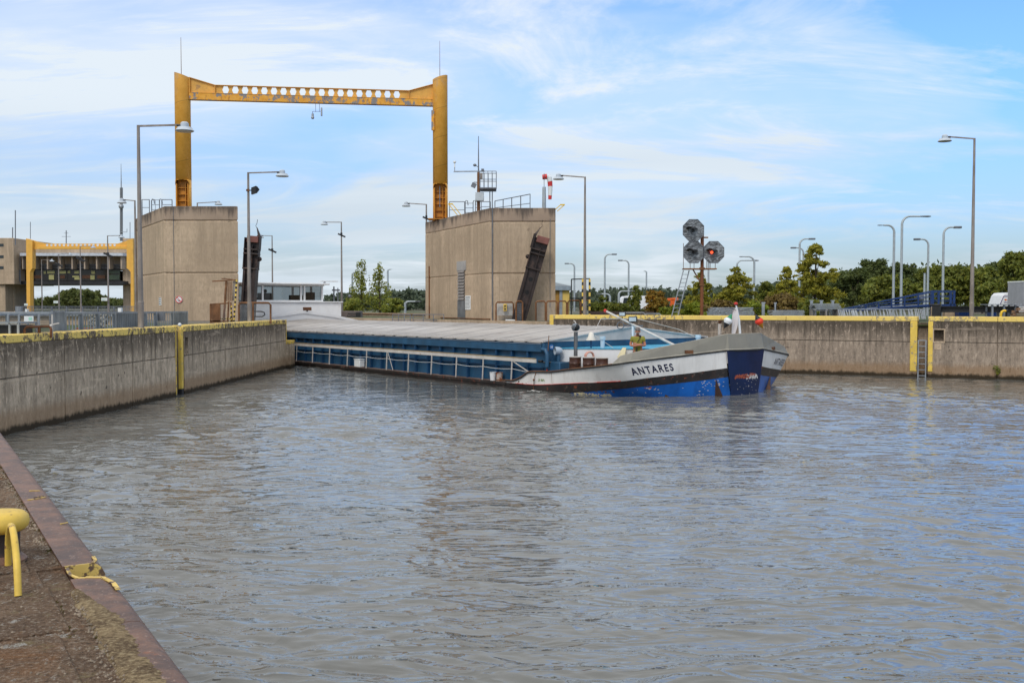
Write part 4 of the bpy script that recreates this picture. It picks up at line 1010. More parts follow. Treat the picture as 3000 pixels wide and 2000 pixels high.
mb = MB(); mb.tube([(W1, w1 + .9, 3.58), (W1, w1 + .9, 4.6)], .05, 8); mb.tube([(W1, w1 + 1.2, 3.58), (W1, w1 + 1.2, 4.5)], .035, 8); mb.box(W1 - .1, W1 + .1, w1 + .8, w1 + 1.3, 4.3, 4.4); mb.ball((W1, w1 + 2.1, 3.95), .12); mb.build('mast_equipment', GALVD, bg_)
# anchor bits, chain marks, small fittings on the near side deck
mb = MB(); mb.tube([(1.95, -5.1, .8), (1.85, -5.12, .5), (1.82, -5.10, .42), (1.78, -5.1, .12), (1.8, -5.08, -.05)], .014, 5); mb.ball((1.83, -5.12, .45), .045); mb.build('hanging_chain', RUST, bg_)
mb = MB()
for s_ in S:
    if 2.7 < s_[0] < 2.9: mb.tube([hp_(s_, .35, .004), hp_(s_, .6, .004), hp_(s_, .8, .004)], .006, 4)
mb.build('weld_seam', RUSTP, bg_)
# things lying on the barge
def drum(x, y, lab):
    loc = MW[bg_.name] @ Vector((x, y, .45 + .1)); d = thing('oil_drum', lab, 'drum', tuple(loc), 0, 'brown drums on the foredeck')
    r = .225; b = MB(); pr = [(r, 0), (r + .008, .01), (r, .03), (r, .26), (r + .012, .28), (r, .30), (r, .56), (r + .012, .58), (r, .60), (r, .80), (r + .008, .82)]
    b.lathe(pr, n=24).build('drum_body', paint('brown_drum_paint', (.07, .03, .02), .35, .1, .3, (.28, .22, .17), (.60, .68), 6, 5), d)
    MB().lathe([(r + .012, .815), (r + .012, .835), (r - .02, .835), (r - .03, .815)], n=24).build('drum_lid', RAILW, d)
drum(3.32, -4.32, 'glossy brown drum nearest the stove pipe on the barge foredeck'); drum(3.95, -4.2, 'middle brown drum with the pink hose behind it on the foredeck'); drum(4.52, -4.06, 'brown drum nearest the bow with flaking paint')
loc = MW[bg_.name] @ Vector((3.75, -3.95, 1.38)); h = thing('coiled_hose', 'pink hose coiled over the drums on the foredeck', 'hose', tuple(loc))
mb = MB(Matrix.Rotation(R(35), 4, 'Z')); pts = [(.17 * math.cos(a) * (1 + .1 * a / 6), .05 * a / 6, .03 + .15 * math.sin(a)) for a in np.linspace(-.6, 9.5, 50)] + [(.22, .05, -.2), (.24, .05, -.8)]
mb.tube(pts, .032, 8); mb.build('hose_loop', paint('pink_hose', (.62, .33, .26), .5), h)
def bkt(x, y, col, lab, rr=.15):
    loc = MW[bg_.name] @ Vector((x, y, .25)); d = thing('bucket', lab, 'bucket', tuple(loc))
    MB().lathe([(rr * .8, 0), (rr, .33), (rr + .015, .34), (rr - .01, .34), (rr * .75, .03)], n=18).build('bucket_body', col, d)
    MB().tube([(rr * math.cos(a), 0, .33 - .16 * abs(math.sin(a))) for a in np.linspace(0, 3.14, 9)], .008, 5).build('handle', BLACK, d)
bkt(-1.15, -4.85, WHITE, 'white bucket on the side deck beside the rusty one', .14); bkt(-.75, -4.82, paint('rust_stained_bucket', (.5, .42, .36), .6, 0, .2, (.26, .07, .02), (.45, .55), 6), 'rust-stained white bucket at the start of the bow bulwark', .15)
loc = MW[bg_.name] @ Vector((-12.3, -4.83, .25)); d = thing('plastic_tub', 'pale grey square tub on the narrow side deck amidships', 'tub', tuple(loc), BH)
MB().box(-.28, .28, -.15, .15, 0, .38).build('tub_body', SIGNW, d, bevel=.03); MB().box(-.3, .3, -.17, .17, .381, .41).build('tub_rim', SIGNW, d, bevel=.01)
# flag staff and cone pennants at the stem
fl = thing('jack_staff', 'white curved jack staff with red ball and furled flag on the bow', 'flagstaff', tuple(MW[bg_.name] @ Vector((7.55, .05, 1.9))), BH)
mb = MB(); 
mb.tube([(0, 0, 0), (.0, 0, .45), (-.03, -.03, .9), (-.06, -.1, 1.25), (-.08, -.14, 1.42)], .05, 8, .025); o = mb.build('staff', WHITE, fl)
MB().lathe([(.12, -.0), (.1, .04), (.04, .12), (.03, .3)], n=14).build('staff_foot', WHITE, fl)
MB().ball((-.08, -.15, 1.47), .075, 12, .8).build('red_ball', REDP, fl)
mb = MB(); mb.add([(-.06, -.17, 1.33), (-.1, -.22, 1.2), (-.05, -.2, .9), (-.1, -.28, .55), (-.02, -.30, .25), (-.08, -.38, .3), (-.1, -.33, .8), (-.12, -.28, 1.2), (.0, -.12, .7), (.0, -.12, 1.2)], [(0, 1, 7), (1, 2, 6, 7), (2, 3, 5, 6), (3, 4, 5), (0, 9, 8, 2, 1), (8, 4, 3, 2)]); mb.build('furled_flag', paint('flag_cloth', (.72, .66, .64), .8, 0, .1, (.6, .15, .12), (.62, .68), 3), fl, recalc=False)
def cone_flag(lab, loc, tilt, cols, ppx):
    f = thing('cone_pennant', lab, 'pennant', tuple(loc), 0, 'coloured double cone pennants at the bow')
    M = Matrix.Rotation(tilt, 4, 'Y')
    segs = [[(.004, .30), (.112, .10)], [(.112, .10), (.165, .005), (.165, -.005), (.112, -.105)], [(.112, -.105), (.004, -.31)]]
    for nm, sg_, c in zip(('upper_cone', 'middle_band', 'lower_cone'), segs, cols):
        MB(M).lathe(sg_[::-1], n=24).build(nm, c, f)
    MB(M).tube([(0, 0, .28), (0, 0, .52)], .008, 5).tube([(.03 * math.cos(a), 0, -.34 + .03 * math.sin(a)) for a in np.linspace(0, 6.3, 9)], .006, 4).build('hanging_ring', RUST, f)
L0 = at(2133, 940, 36.4); L1 = at(2224, 941, 36.9)
cone_flag('green, white and black double cone pennant left of the jack staff', L0, R(28), (GREENP, WHITE, BLACK), 0)
cone_flag('black, red and gold double cone pennant right of the jack staff', L1, R(-28), (BLACK, paint('flag_red', (.72, .05, .02), .5), paint('flag_gold', (.42, .20, .02), .5)), 0)
bl = MW[bg_.name].inverted() @ L0; br = MW[bg_.name].inverted() @ L1
mb = MB(); mb.tube([(7.49, .0, 3.1), (bl.x, bl.y + .0, bl.z + .52)], .008, 4); mb.tube([(7.49, .0, 3.1), (br.x, br.y, br.z + .5)], .008, 4); mb.tube([(bl.x, bl.y, bl.z - .36), (7.4, -1.6, 2.05)], .006, 4); mb.tube([(br.x, br.y, br.z - .36), (7.5, 1.4, 2.1)], .006, 4)
mb.build('signal_halyard', BLACK, bg_)
mb = MB(); q1 = MW[bg_.name].inverted() @ at(2108, 985, 37.3); mb.cyl((q1.x, q1.y, 1.4), (q1.x, q1.y, 2.62), .06, n=12); mb.build('anchor_winch_post', paint('rust_streaked_white', (.55, .48, .42), .6, 0, .1, (.3, .15, .08), (.55, .65), 4), bg_); MB().tube([(q1.x, q1.y, 2.6), (q1.x, q1.y, 2.72), (q1.x + .08, q1.y, 2.72)], .05, 8).build('post_cap', RUST, bg_)
# ship's name on both bows
def hull_text(body, side, xa, xb, z0f, hgt, nm):
    cu = bpy.data.curves.new('tmp', 'FONT'); cu.body = body; cu.size = 1; cu.space_character = 1.3; cu.offset = .03
    ob = bpy.data.objects.new('tmp', cu); C.objects.link(ob); bpy.context.view_layer.update()
    me = bpy.data.meshes.new_from_object(ob.evaluated_get(bpy.context.evaluated_depsgraph_get()))
    bm = bmesh.new(); bm.from_mesh(me)
    for _ in range(2): bmesh.ops.subdivide_edges(bm, edges=[e_ for e_ in bm.edges if e_.calc_length() > .12], cuts=1)
    bmesh.ops.triangulate(bm, faces=bm.faces)
    xs = [v.co.x for v in bm.verts]; ys = [v.co.y for v in bm.verts]; X0, X1, Y0, Y1 = min(xs), max(xs), min(ys), max(ys)
    # arc length along the strake
    D = [0]; 
    for a_, b_ in zip(S[:-1], S[1:]): D.append(D[-1] + math.hypot(b_[0] - a_[0], b_[1] - a_[1]))
    sxs = [s_[0] for s_ in S]; da, db = np.interp(xa, sxs, D), np.interp(xb, sxs, D)
    SA = np.array(S)
    for v in bm.verts:
        f = (v.co.x - X0) / (X1 - X0); f = f if side < 0 else 1 - f
        d = da + (db - da) * f; st = tuple(float(np.interp(d, D, SA[:, k])) for k in range(6))
        z = st[4] + z0f * (st[3] - st[4]) + (v.co.y - Y0) / (Y1 - Y0) * hgt
        v.co = Vector(hp_(st, z, .008, side))
    m2 = bpy.data.meshes.new(nm); bm.to_mesh(m2); bm.free(); m2.materials.append(paint('name_lettering_navy', (.012, .016, .05), .4, 0, .1))
    bpy.data.objects.remove(ob); o = bpy.data.objects.new(nm, m2); C.objects.link(o); o.parent = bg_; MW[o.name] = MW[bg_.name]
hull_text('ANTARES', -1, 6.31, 6.98, .24, .27, 'name_lettering')
hull_text('ANTARES', 1, 6.38, 7.04, .24, .27, 'name_lettering')
fm = []
for x_, y_, k in [(1.9, -5.2, 26), (2.2, -5.15, 14)] + [(.3 + .12 * i, -5.13, 2) for i in range(14)] + [(8.0, y, 7) for y in (-.6, -.3, 0, .3, .6)] + [(7.55 - .2 * i, -1.25 - .33 * i, 5) for i in range(11)] + [(7.55 - .2 * i, 1.25 + .33 * i, 6) for i in range(11)]:
    for _ in range(k): fm.append((x_ + rnd.gauss(0, .10), y_ + rnd.gauss(0, .05), .012 + abs(rnd.gauss(0, .02 if k > 10 else .004))))
mb = MB()
for x_, y_, z_ in fm:
    r = rnd.uniform(.012, .055); w3 = MW[bg_.name] @ Vector((x_, y_, z_)); mb.add([(w3.x + r * rnd.uniform(.6, 2.2) * math.cos(6.28 * k / 6), w3.y + r * rnd.uniform(.6, 1.4) * math.sin(6.28 * k / 6), w3.z + rnd.uniform(-.006, .012)) for k in range(6)], [tuple(range(6))])
fo = mb.build('foam', paint('water_foam', (.72, .72, .70), .8), None, recalc=False); tag(fo, 'thin white foam flecks along the waterline of the barge', 'foam', None, 'stuff')
# ---------------------------------------------------------------- the man on the foredeck
def skin_obj(name, joints, edges, mat_, parent, sub=2, root=0):
    me = bpy.data.meshes.new(name); me.from_pydata([j[:3] for j in joints], edges, [])
    o = bpy.data.objects.new(name, me); C.objects.link(o); o.parent = parent; MW[o.name] = MW[parent.name]
    m = o.modifiers.new('skin', 'SKIN'); m.use_smooth_shade = True
    for i, j in enumerate(joints):
        r = j[3]; me.skin_vertices[0].data[i].radius = (r if not isinstance(r, tuple) else r[0], r if not isinstance(r, tuple) else r[1])
    me.skin_vertices[0].data[root].use_root = True
    s_ = o.modifiers.new('sub', 'SUBSURF'); s_.levels = sub; s_.render_levels = sub
    me.materials.append(mat_); return o
mp = MW[bg_.name] @ Vector((5.62, -3.32, .72))
man = thing('person', 'bearded man in an olive t-shirt standing arms crossed on the foredeck', 'person', tuple(mp), R(-8))
SKIN = paint('skin', (.46, .20, .125), .55, 0, .08)
SHIRT = paint('olive_tshirt', (.24, .23, .035), .85, 0, .14)
TROU = paint('dark_trousers', (.05, .055, .06), .8, 0, .2)
HAIR = paint('grey_hair', (.17, .15, .14), .8, 0, .4, scale=20)
# local frame: facing -y, z up from the deck; height about 1.75
J = [(0, 0, .95, .125), (0, 0, 1.15, (.15, .11)), (0, 0, 1.35, (.16, .115)), (0, -.01, 1.47, (.07, .06)), (0, -.025, 1.535, .055), (0, -.035, 1.62, (.075, .09)), (0, -.035, 1.70, (.07, .088)),
     (-.19, 0, 1.41, .062), (-.27, -.03, 1.14, .048), (-.12, -.22, 1.12, .042), (.03, -.26, 1.15, .031), (.10, -.25, 1.165, .034),
     (.19, 0, 1.41, .062), (.27, -.03, 1.13, .048), (.12, -.20, 1.15, .042), (-.03, -.235, 1.19, .031), (-.10, -.225, 1.20, .034),
     (-.10, 0, .86, .09), (-.11, -.02, .48, .062), (-.115, .02, .09, .045), (-.13, -.12, .045, .04),
     (.10, 0, .86, .09), (.11, -.02, .48, .062), (.115, .02, .09, .045), (.13, -.12, .045, .04)]
Ed = [(0, 1), (1, 2), (2, 3), (3, 4), (4, 5), (5, 6), (2, 7), (7, 8), (8, 9), (9, 10), (10, 11), (2, 12), (12, 13), (13, 14), (14, 15), (15, 16), (0, 17), (17, 18), (18, 19), (19, 20), (0, 21), (21, 22), (22, 23), (23, 24)]
def hand(base, d, up):
    base, d, up = Vector(base), Vector(d).normalized(), Vector(up).normalized(); sd2 = d.cross(up); js = []; es = []
    for k, ln_ in enumerate((.062, .072, .068, .052)):
        o_ = sd2 * 0 + up * (.03 - .02 * k); p0 = base + o_; b_ = len(J); out_n = Vector((0, -1, 0))
        J.append((*(p0), .0105)); J.append((*(p0 + d * ln_ * .55 + out_n * .006), .0095)); J.append((*(p0 + d * ln_ * .95 + Vector((0, .02, 0))), .0085)); js.append(b_)
        es.extend([(b_, b_ + 1), (b_ + 1, b_ + 2)])
    b_ = len(J); J.append((*(base - d * .045 + up * .035), .012)); J.append((*(base - d * .01 + up * .06), .0105)); es.append((b_, b_ + 1)); js.append(b_)
    return js, es
j1_, e1_ = hand((.12, -.25, 1.165), (1, .1, .05), (0, 0, 1)); Ed += e1_ + [(11, q) for q in j1_]
j2_, e2_ = hand((-.12, -.225, 1.20), (-1, .1, .05), (0, 0, 1)); Ed += e2_ + [(16, q) for q in j2_]
body = skin_obj('body', J, Ed, SKIN, man)
# clothes
sh = skin_obj('t_shirt', [(0, 0, .84, (.175, .13)), (0, 0, 1.0, (.17, .13)), (0, 0, 1.18, (.185, .135)), (0, 0, 1.34, (.20, .14)), (0, 0, 1.43, (.11, .09)), (-.19, 0, 1.40, .095), (-.255, -.02, 1.24, .085), (.19, 0, 1.40, .095), (.255, -.02, 1.24, .085)],
              [(0, 1), (1, 2), (2, 3), (3, 4), (3, 5), (5, 6), (3, 7), (7, 8)], SHIRT, man)
tr_ = skin_obj('trousers', [(0, 0, .93, (.155, .12)), (-.10, 0, .82, .105), (-.11, -.02, .48, .08), (-.115, .01, .12, .065), (.10, 0, .82, .105), (.11, -.02, .48, .08), (.115, .01, .12, .065)], [(0, 1), (1, 2), (2, 3), (0, 4), (4, 5), (5, 6)], TROU, man)
mb = MB()
for sx_ in (-1, 1): mb.M = None; mb.ball((sx_ * .125, -.05, .045), .06, 10, .7); mb.box(sx_ * .125 - .05, sx_ * .125 + .05, -.2, .07, 0, .06)
mb.build('shoes', BLACK, man, bevel=.02)
mb = MB(); hv = []
mb.M = Matrix.Translation((0, -.02, 1.70)) @ Matrix.Scale(.92, 4, (1, 0, 0)) @ Matrix.Scale(1.1, 4, (0, 1, 0))
mb.lathe([(.101, -.015), (.103, .02), (.094, .06), (.065, .09), (.03, .103), (.004, .106)], (0, .012, 0), 18); mb.lathe([(.06, -.10), (.088, -.06), (.098, -.015)], (0, .03, 0), 18); mb.build('hair', HAIR, man)
mb = MB(); mb.ball((0, -.105, 1.575), .05, 12, .8); mb.build('beard', paint('grey_beard', (.20, .16, .13), .9, 0, .4, scale=20), man)
mb = MB(); mb.add([(-.014, -.118, 1.62), (.014, -.118, 1.62), (0, -.147, 1.615), (0, -.122, 1.665)], [(0, 1, 2), (0, 2, 3), (1, 3, 2)]); 
for sx_ in (-1, 1): mb.ball((sx_ * .082, -.03, 1.635), .022, 8, 1.3)
mb.build('nose_and_ears', SKIN, man)
mb = MB()
for sx_ in (-1, 1): mb.ball((sx_ * .03, -.112, 1.652), .011, 8, .7); mb.box(sx_ * .03 - .018, sx_ * .03 + .018, -.124, -.112, 1.672, 1.680)
mb.box(-.02, .02, -.156, -.15, 1.583, 1.59); mb.build('eyes_brows_mouth', DARK, man)
mb = MB(); mb.tube([(.10, -.10, 1.44), (.06, -.15, 1.36), (-.02, -.18, 1.24)], .012, 6); mb.tube([(-.03, -.17, 1.06), (-.05, -.17, .86)], .028, 6); mb.ball((.085, -.10, 1.475), .04); mb.build('shoulder_strap', BLACK, man)
# ---------------------------------------------------------------- lamp posts
GL = 'lamp posts around the lock'
def bell_lamp(lab, px, ytop, hx, hy, Y, z0=GZ, r=.09, extra=None, sc=1.0, group=GL):
    b = at(px, ytop, Y); h = at(hx, hy, Y); H = b.z - z0; dx = h.x - b.x; dz = h.z - b.z
    t = thing('street_lamp', lab, 'street lamp', (b.x, b.y, z0), 0, group)
    mb = MB(); mb.cyl((0, 0, 0), (0, 0, 1.0), r * 1.15, r * 1.15, 12); mb.tube([(0, 0, 1.0), (0, 0, 1.04)], r * 1.15, 12, r); mb.tube([(0, 0, 1.04), (0, 0, H)], r, 10, r * .55); mb.build('pole', POLE, t)
    s = 1 if dx > 0 else -1
    MB().bar((0, 0, H - .03), (dx - s * .2 * sc, 0, H + dz + .03), .06 * sc).build('arm', POLE, t)
    c = (dx, 0, H + dz - .18 * sc)
    lh = MB().lathe([(.30, 0), (.315, .015), (.29, .035), (.235, .13), (.13, .15), (.14, .17), (.13, .27), (.09, .31), (.02, .32)] if sc == 1 else [(r_ * sc, z * sc) for r_, z in [(.30, 0), (.315, .015), (.29, .035), (.235, .13), (.13, .15), (.14, .17), (.13, .27), (.09, .31), (.02, .32)]], c, 20).build('lamp_shade', LAMPSHADE, t)
    MB().lathe([(.28 * sc, -.012), (.28 * sc, .004)], c, 18).build('lens', paint('lens_grey', (.25, .27, .28), .2), t).parent = lh
    MB().cyl((dx - s * .26 * sc, 0, H + dz + .02), (dx - s * .1 * sc, 0, H + dz + .01), .045 * sc, n=8).build('socket', BLACK, t).parent = lh
    if extra: extra(t, b, H)
    return t
def spot(dz, dx=.15, sc=1.0, col=None):
    def f(t, b, H):
        mb = MB(); z = H - dz; mb.bar((-.25 * sc, -.05, z + .1 * sc), (.3 * sc, -.05, z - .14 * sc), .1 * sc, .12 * sc); mb.bar((0, 0, z - .05), (0, 0, z + .2), .14 * sc); mb.build('spotlight', BLACK, t)
    return f
def flood(dz):
    def f(t, b, H):
        z = H - dz; mb = MB(); mb.bar((0, 0, z), (.2, 0, z), .05); mb.add([(.16, -.1, z - .2), (.16, .1, z - .2), (.16, .1, z + .12), (.16, -.1, z + .12), (.38, -.14, z - .12), (.38, .14, z - .12), (.52, .1, z + .05), (.4, -.14, z + .2), (.4, .14, z + .2)], [(0, 1, 2, 3), (0, 4, 5, 1), (3, 2, 8, 7), (0, 3, 7, 4), (1, 5, 8, 2), (4, 7, 6), (4, 6, 5), (7, 8, 6), (5, 6, 8)]); mb.build('floodlight', BLACK, t)
        MB().box(-.08, .08, -.1, -.07, z - .05, z + .05).build('clamp', RUST, t)
    return f
bell_lamp('tall bell-shade lamp whose shade overlaps the yellow gantry column', 405, 367, 541, 369, 34)
bell_lamp('bell-shade lamp with floodlight on its pole, before the dark left barrier beam', 727, 505, 827, 506, 48, extra=flood(.86))
bell_lamp('tallest bell-shade lamp at the far right, reaching left above the harbour wall', 2855, 405, 2768, 403, 46.5)
bell_lamp('bell-shade lamp just right of the windsock and right tower', 1714, 518, 1636, 516, 54.5)
bell_lamp('slim bell-shade lamp between the two towers, above the wheelhouse', 1000, 650, 950, 652, 83, extra=spot(1.1, sc=1.1))
bell_lamp('thin lamp pole with crossed spotlight right of the left barrier beam', 797, 690, 764, 691, 100, extra=spot(1.5, sc=1.4))
bell_lamp('lamp whose arm shows just above the left tower roof', 578, 594, 640, 593, 80)
bell_lamp('bell-shade lamp hugging the left edge of the right tower', 1249, 598, 1190, 597, 70.5, extra=spot(1.0))
def cam2(t, b, H):
    mb = MB(); mb.box(-.5, -.1, -.15, .15, H - 5.7, H - 5.4); mb.ball((-.3, 0, H - 5.9), .16); mb.build('camera', GALVD, t)
bell_lamp('far bell-shade lamp at the left portal, shade beside the near yellow column', 121, 764, 108, 779, 173, extra=spot(.6, sc=1.8), sc=1.3)
bell_lamp('far lamp second from the left under the gallery, arm to the right', 171, 745, 205, 743, 136, extra=spot(1.4, sc=1.8))
bell_lamp('far lamp in the middle of the portal with white floodlight', 234.5, 721, 273, 722, 117, extra=spot(1.5, sc=1.8))
bell_lamp('far lamp right of the portal centre carrying a crossed spotlight', 315, 690, 356, 691, 100, extra=spot(1.9, sc=1.5))
bell_lamp('far thin lamp beside the right yellow column of the distant portal', 369, 777, 341, 778, 173, extra=spot(.8, sc=1.4), sc=1.2)
bell_lamp('lamp left of the left tower with its arm reaching the lattice mast', 395, 587, 357, 587, 66)
bell_lamp('short far lamp with its shade low behind the distant gallery, leftmost arm', 121.5, 760, 152, 762, 160, sc=1.2)
def name_plate(lab, px, y0, x1, y1, Y):
    p = at((px + x1) / 2, (y0 + y1) / 2, Y); t = thing('direction_sign', lab, 'sign', (p.x, p.y, p.z)); w_, h_ = abs(x1 - px) / FPX * Y / 2, (y1 - y0) / FPX * Y / 2
    MB().box(-w_, w_, -.03, .03, -h_, h_).build('sign_plate', SIGNW, t)
    mb = MB(); mb.box(-w_ * .8, w_ * .75, -.04, -.031, -h_ * .1, h_ * .1); mb.box(-w_ * .8, w_ * .3, -.04, -.031, -h_ * .55, -h_ * .4); mb.build('sign_lines', paint('sign_green_line', (.2, .45, .33), .6), t)
name_plate('small white plate on the lamp pole in the portal, right one', 297, 872, 314, 881, 99.6)
name_plate('small white plate on the far lamp pole, middle one', 157, 881, 170, 888, 135)
name_plate('tiny white plate beside the left yellow portal column', 71, 889, 81, 895, 148)
def road_lamp(lab, px, ytop, hx, Y, style='flat', z0=GZ, s=1.0):
    b = at(px, ytop, Y); H = b.z - z0; dx = (hx - px) / FPX * Y; sg_ = 1 if dx > 0 else -1
    t = thing('street_lamp', lab, 'street lamp', (b.x, b.y, z0), 0, 'curved-arm road lamps behind the harbour wall')
    rr = min(.6, abs(dx) * .5) if H > 3 else min(.35, abs(dx) * .5)
    pts = [(0, 0, 0), (0, 0, 1.2), (0, 0, H - rr)] + [(sg_ * rr * (1 - math.cos(a)), 0, H - rr + rr * math.sin(a)) for a in np.linspace(.2, math.pi / 2, 7)] + [(dx * .78, 0, H)]
    rad = .055 + .00035 * Y
    MB().tube(pts, rad * 1.3, 8, rad * .7).build('pole', LIGHTPOLE, t)
    x0_, x1_ = sorted((dx * .72, dx * 1.25 if style != 'small' else dx * 1.1))
    if style == 'flat': MB().box(x0_, x1_, -.16, .16, H - .09, H + .09).build('lamp_head', GALVD, t, bevel=.04)
    else:
        c = (x0_ + x1_) / 2; hl = (x1_ - x0_) / 2; mb = MB(Matrix.Translation((c, 0, H)) @ Matrix.Scale(.35, 4, (0, 0, 1)))
        mb.lathe([(.01, -hl), (hl * .28, -hl * .7), (hl * .38, 0), (hl * .42, hl * .45 ), (hl * .25, hl * .85), (.01, hl)] if sg_ > 0 else [(.01, -hl), (hl * .25, -hl * .85), (hl * .42, -hl * .45), (hl * .38, 0), (hl * .28, hl * .7), (.01, hl)], n=12, axis='X'); mb.build('lamp_head', GALVD, t)
    return t
road_lamp('road lamp with flat head left behind the striped barrier frame', 1683, 772, 1660, 150)
road_lamp('road lamp with flat head to the right, left of the signal discs', 1772, 745, 1800, 130)
road_lamp('road lamp with flat head to the left between two others near the white van', 1842, 763, 1817, 145)
road_lamp('smallest far road lamp left of the signal ladder', 1894, 794, 1885, 190, 'small')
road_lamp('road lamp half hidden behind the red signal disc', 2076, 742, 2050, 130)
road_lamp('cobra-head lamp facing right behind the yellowish tree', 2159, 763, 2211, 120, 'cobra')
road_lamp('cobra-head lamp facing left in front of the trees right of the signals', 2210, 752, 2174, 100, 'cobra')
road_lamp('taller flat-head lamp above the pointed tree, head right', 2343, 700, 2379, 104)
road_lamp('flat-head lamp tucked behind the pointed tree, head left', 2354, 726, 2324, 118)
road_lamp('cobra-head lamp facing left, leftmost by the blue ramp', 2620, 660, 2580, 76, 'cobra')
road_lamp('cobra-head lamp facing right, tallest by the blue ramp', 2643, 634, 2711, 74, 'cobra')
road_lamp('flat-head lamp facing left above the top of the blue ramp', 2720, 701, 2686, 92)
road_lamp('flat-head lamp facing right beside the tall bell-shade pole', 2765, 666, 2806, 82)
road_lamp('short curved lamp facing left by the green bushes behind the wall', 1787, 861, 1755, 95, 'cobra')
road_lamp('short curved lamp facing right by the green bushes behind the wall', 1813, 853, 1855, 95, 'cobra')
road_lamp('pale curved lamp in front of the left slender poplar', 1032, 797, 1050, 125, 'cobra')
road_lamp('curved lamp behind the right slender poplar', 1136, 789, 1147, 125, 'cobra')
road_lamp('short curved lamp low beside the left side of the right tower', 1187, 883, 1225, 100, 'cobra')
p = at(2709, 800, 70); t = thing('camera_pole', 'galvanised pole with a small camera behind the blue ramp', 'camera pole', (p.x, p.y, GZ))
MB().cyl((0, 0, 0), (0, 0, p.z - GZ), .1, .07, 8).build('pole', LIGHTPOLE, t); mb = MB(); mb.box(-.5, -.1, -.1, .1, p.z - GZ - 1.7, p.z - GZ - 1.5); mb.ball((-.2, 0, p.z - GZ - 1.8), .18); mb.build('camera', GALVD, t)
# ---------------------------------------------------------------- signal mast
SX = at(2056, 900, 51.5).x; SY_ = 51.5
sg = thing('signal_mast', 'rusty brown post with three octagonal grey signal discs and a ladder', 'signal', (SX, SY_, GZ))
MB().cyl((0, 0, 0), (0, 0, at(2056, 680, SY_).z - GZ), .088, n=14).build('post', paint('brown_signal_post', (.16, .055, .02), .6, 0, .2), sg)
def octm():
    t = NT('brushed_signal_shield'); v = t.vec((1, 1, 1)); n = t.noise(1.9, t.vec((1, 1, 2.4)), 6, .68, 2.8)
    col = t.mix(t.ramp(n, .42, .62), (.075, .078, .082), (.30, .32, .335)); t.bump(n, .2, .01); return t.fin(col, .6, .2, .3)
OCT = octm(); OLDG = paint('dark_lamp_hood', (.022, .022, .024), .5, 0, .2)
REDLIT = bpy.data.materials.new('lit_red_lamp'); REDLIT.use_nodes = True; b_ = REDLIT.node_tree.nodes['Principled BSDF']; b_.inputs['Base Color'].default_value = (.8, .05, .02, 1); b_.inputs['Emission Color'].default_value = (1, .09, .03, 1); b_.inputs['Emission Strength'].default_value = 1.6
for i, (cx_, cy_) in enumerate(((2031, 675), (2032, 739), (2090, 739))):
    c = at(cx_, cy_, SY_ - .25); lx, lz = c.x - SX, c.z - GZ; rr = 31.5 / FPX * SY_ 
    pts = [(lx + rr * 1.04 * math.cos(R(22.5 + 45 * k)), lz + rr * 1.08 * math.sin(R(22.5 + 45 * k))) for k in range(8)]
    sh_ = MB().xprism(pts, -.30, -.26).build('signal_shield', OCT, sg, smooth=False)
    mb = MB()
    for k in range(8): a, b = pts[k], pts[(k + 1) % 8]; mb.bar((a[0], -.30, a[1]), (b[0], -.30, b[1]), .025)
    mb.build('shield_rim', GALVD, sg).parent = sh_
    # hood: half cylinder sticking out toward the water, dark lens inside
    hr = .17; mb = MB(Matrix.Translation((lx - .0, -.30, lz + .02)) @ Matrix.Rotation(R(-38), 4, 'Z')); m_ = 9; vs = []
    for k in range(m_): a = math.pi * k / (m_ - 1); vs += [(hr * 1.25 * math.cos(a), 0.05, hr * .8 * math.sin(a)), (hr * 1.1 * math.cos(a), -.46, hr * .7 * math.sin(a) + .03)]
    fs = [(2 * k, 2 * k + 1, 2 * k + 3, 2 * k + 2) for k in range(m_ - 1)]; mb.add(vs, fs); o = mb.build('lamp_hood', OLDG, sg, recalc=False); o.parent = sh_; q_ = o.modifiers.new('t', 'SOLIDIFY'); q_.thickness = .012
    mb = MB(); mb.lathe([(.075, 0), (.085, .03), (.06, .04)], (lx - .02, -.345, lz - .02), 16, 'Y'); mb.build('lamp_lens', OLDG, sg).parent = sh_
    if i == 2: MB().lathe([(.045, 0), (.072, .01), (.072, .05)], (lx - .11, -.42, lz - .01), 18, 'Y').build('lit_red_lens', REDLIT, sg).parent = sh_
pz = at(2050, 788, SY_).z - GZ; XL, XR = at(2001, 788, SY_).x - SX, at(2097, 788, SY_).x - SX
mb = MB(); mb.box(XL, -.1, -.3, .3, pz - .03, pz + .03); mb.box(.1, XR, -.3, .3, pz - .03, pz + .03); mb.bar((XL + .5, 0, pz), (-.05, 0, pz - .75), .06)
for x in (XL, XL + .35, XL + .55, XL + .9, .22, .4, XR - .05): mb.bar((x, -.1, pz), (x, -.1, pz + .42 + (.9 if x == XL else 0)), .025)
mb.box(-.12, .12, -.12, .12, pz - .05, pz + .08); mb.box(-.12, .12, -.12, .12, pz - .85, pz - .78); mb.box(.0, .3, -.05, .05, 4.35 + 0, 4.42)
mb.build('service_platform', RUSTP, sg)
la, lb = at(2002, 792, SY_ - .1), at(1968, 926, SY_ - .6); ra, rb = at(2019, 792, SY_ - .1), at(1986, 926, SY_ - .6)
mb = MB(); o_ = Vector((SX, SY_, GZ)); mb.bar(la - o_, lb - o_, .04); mb.bar(ra - o_, rb - o_, .04)
for k in range(1, 11): f = k / 11; mb.bar(la.lerp(lb, f) - o_, ra.lerp(rb, f) - o_, .028)
mb.build('ladder', GALV, sg)
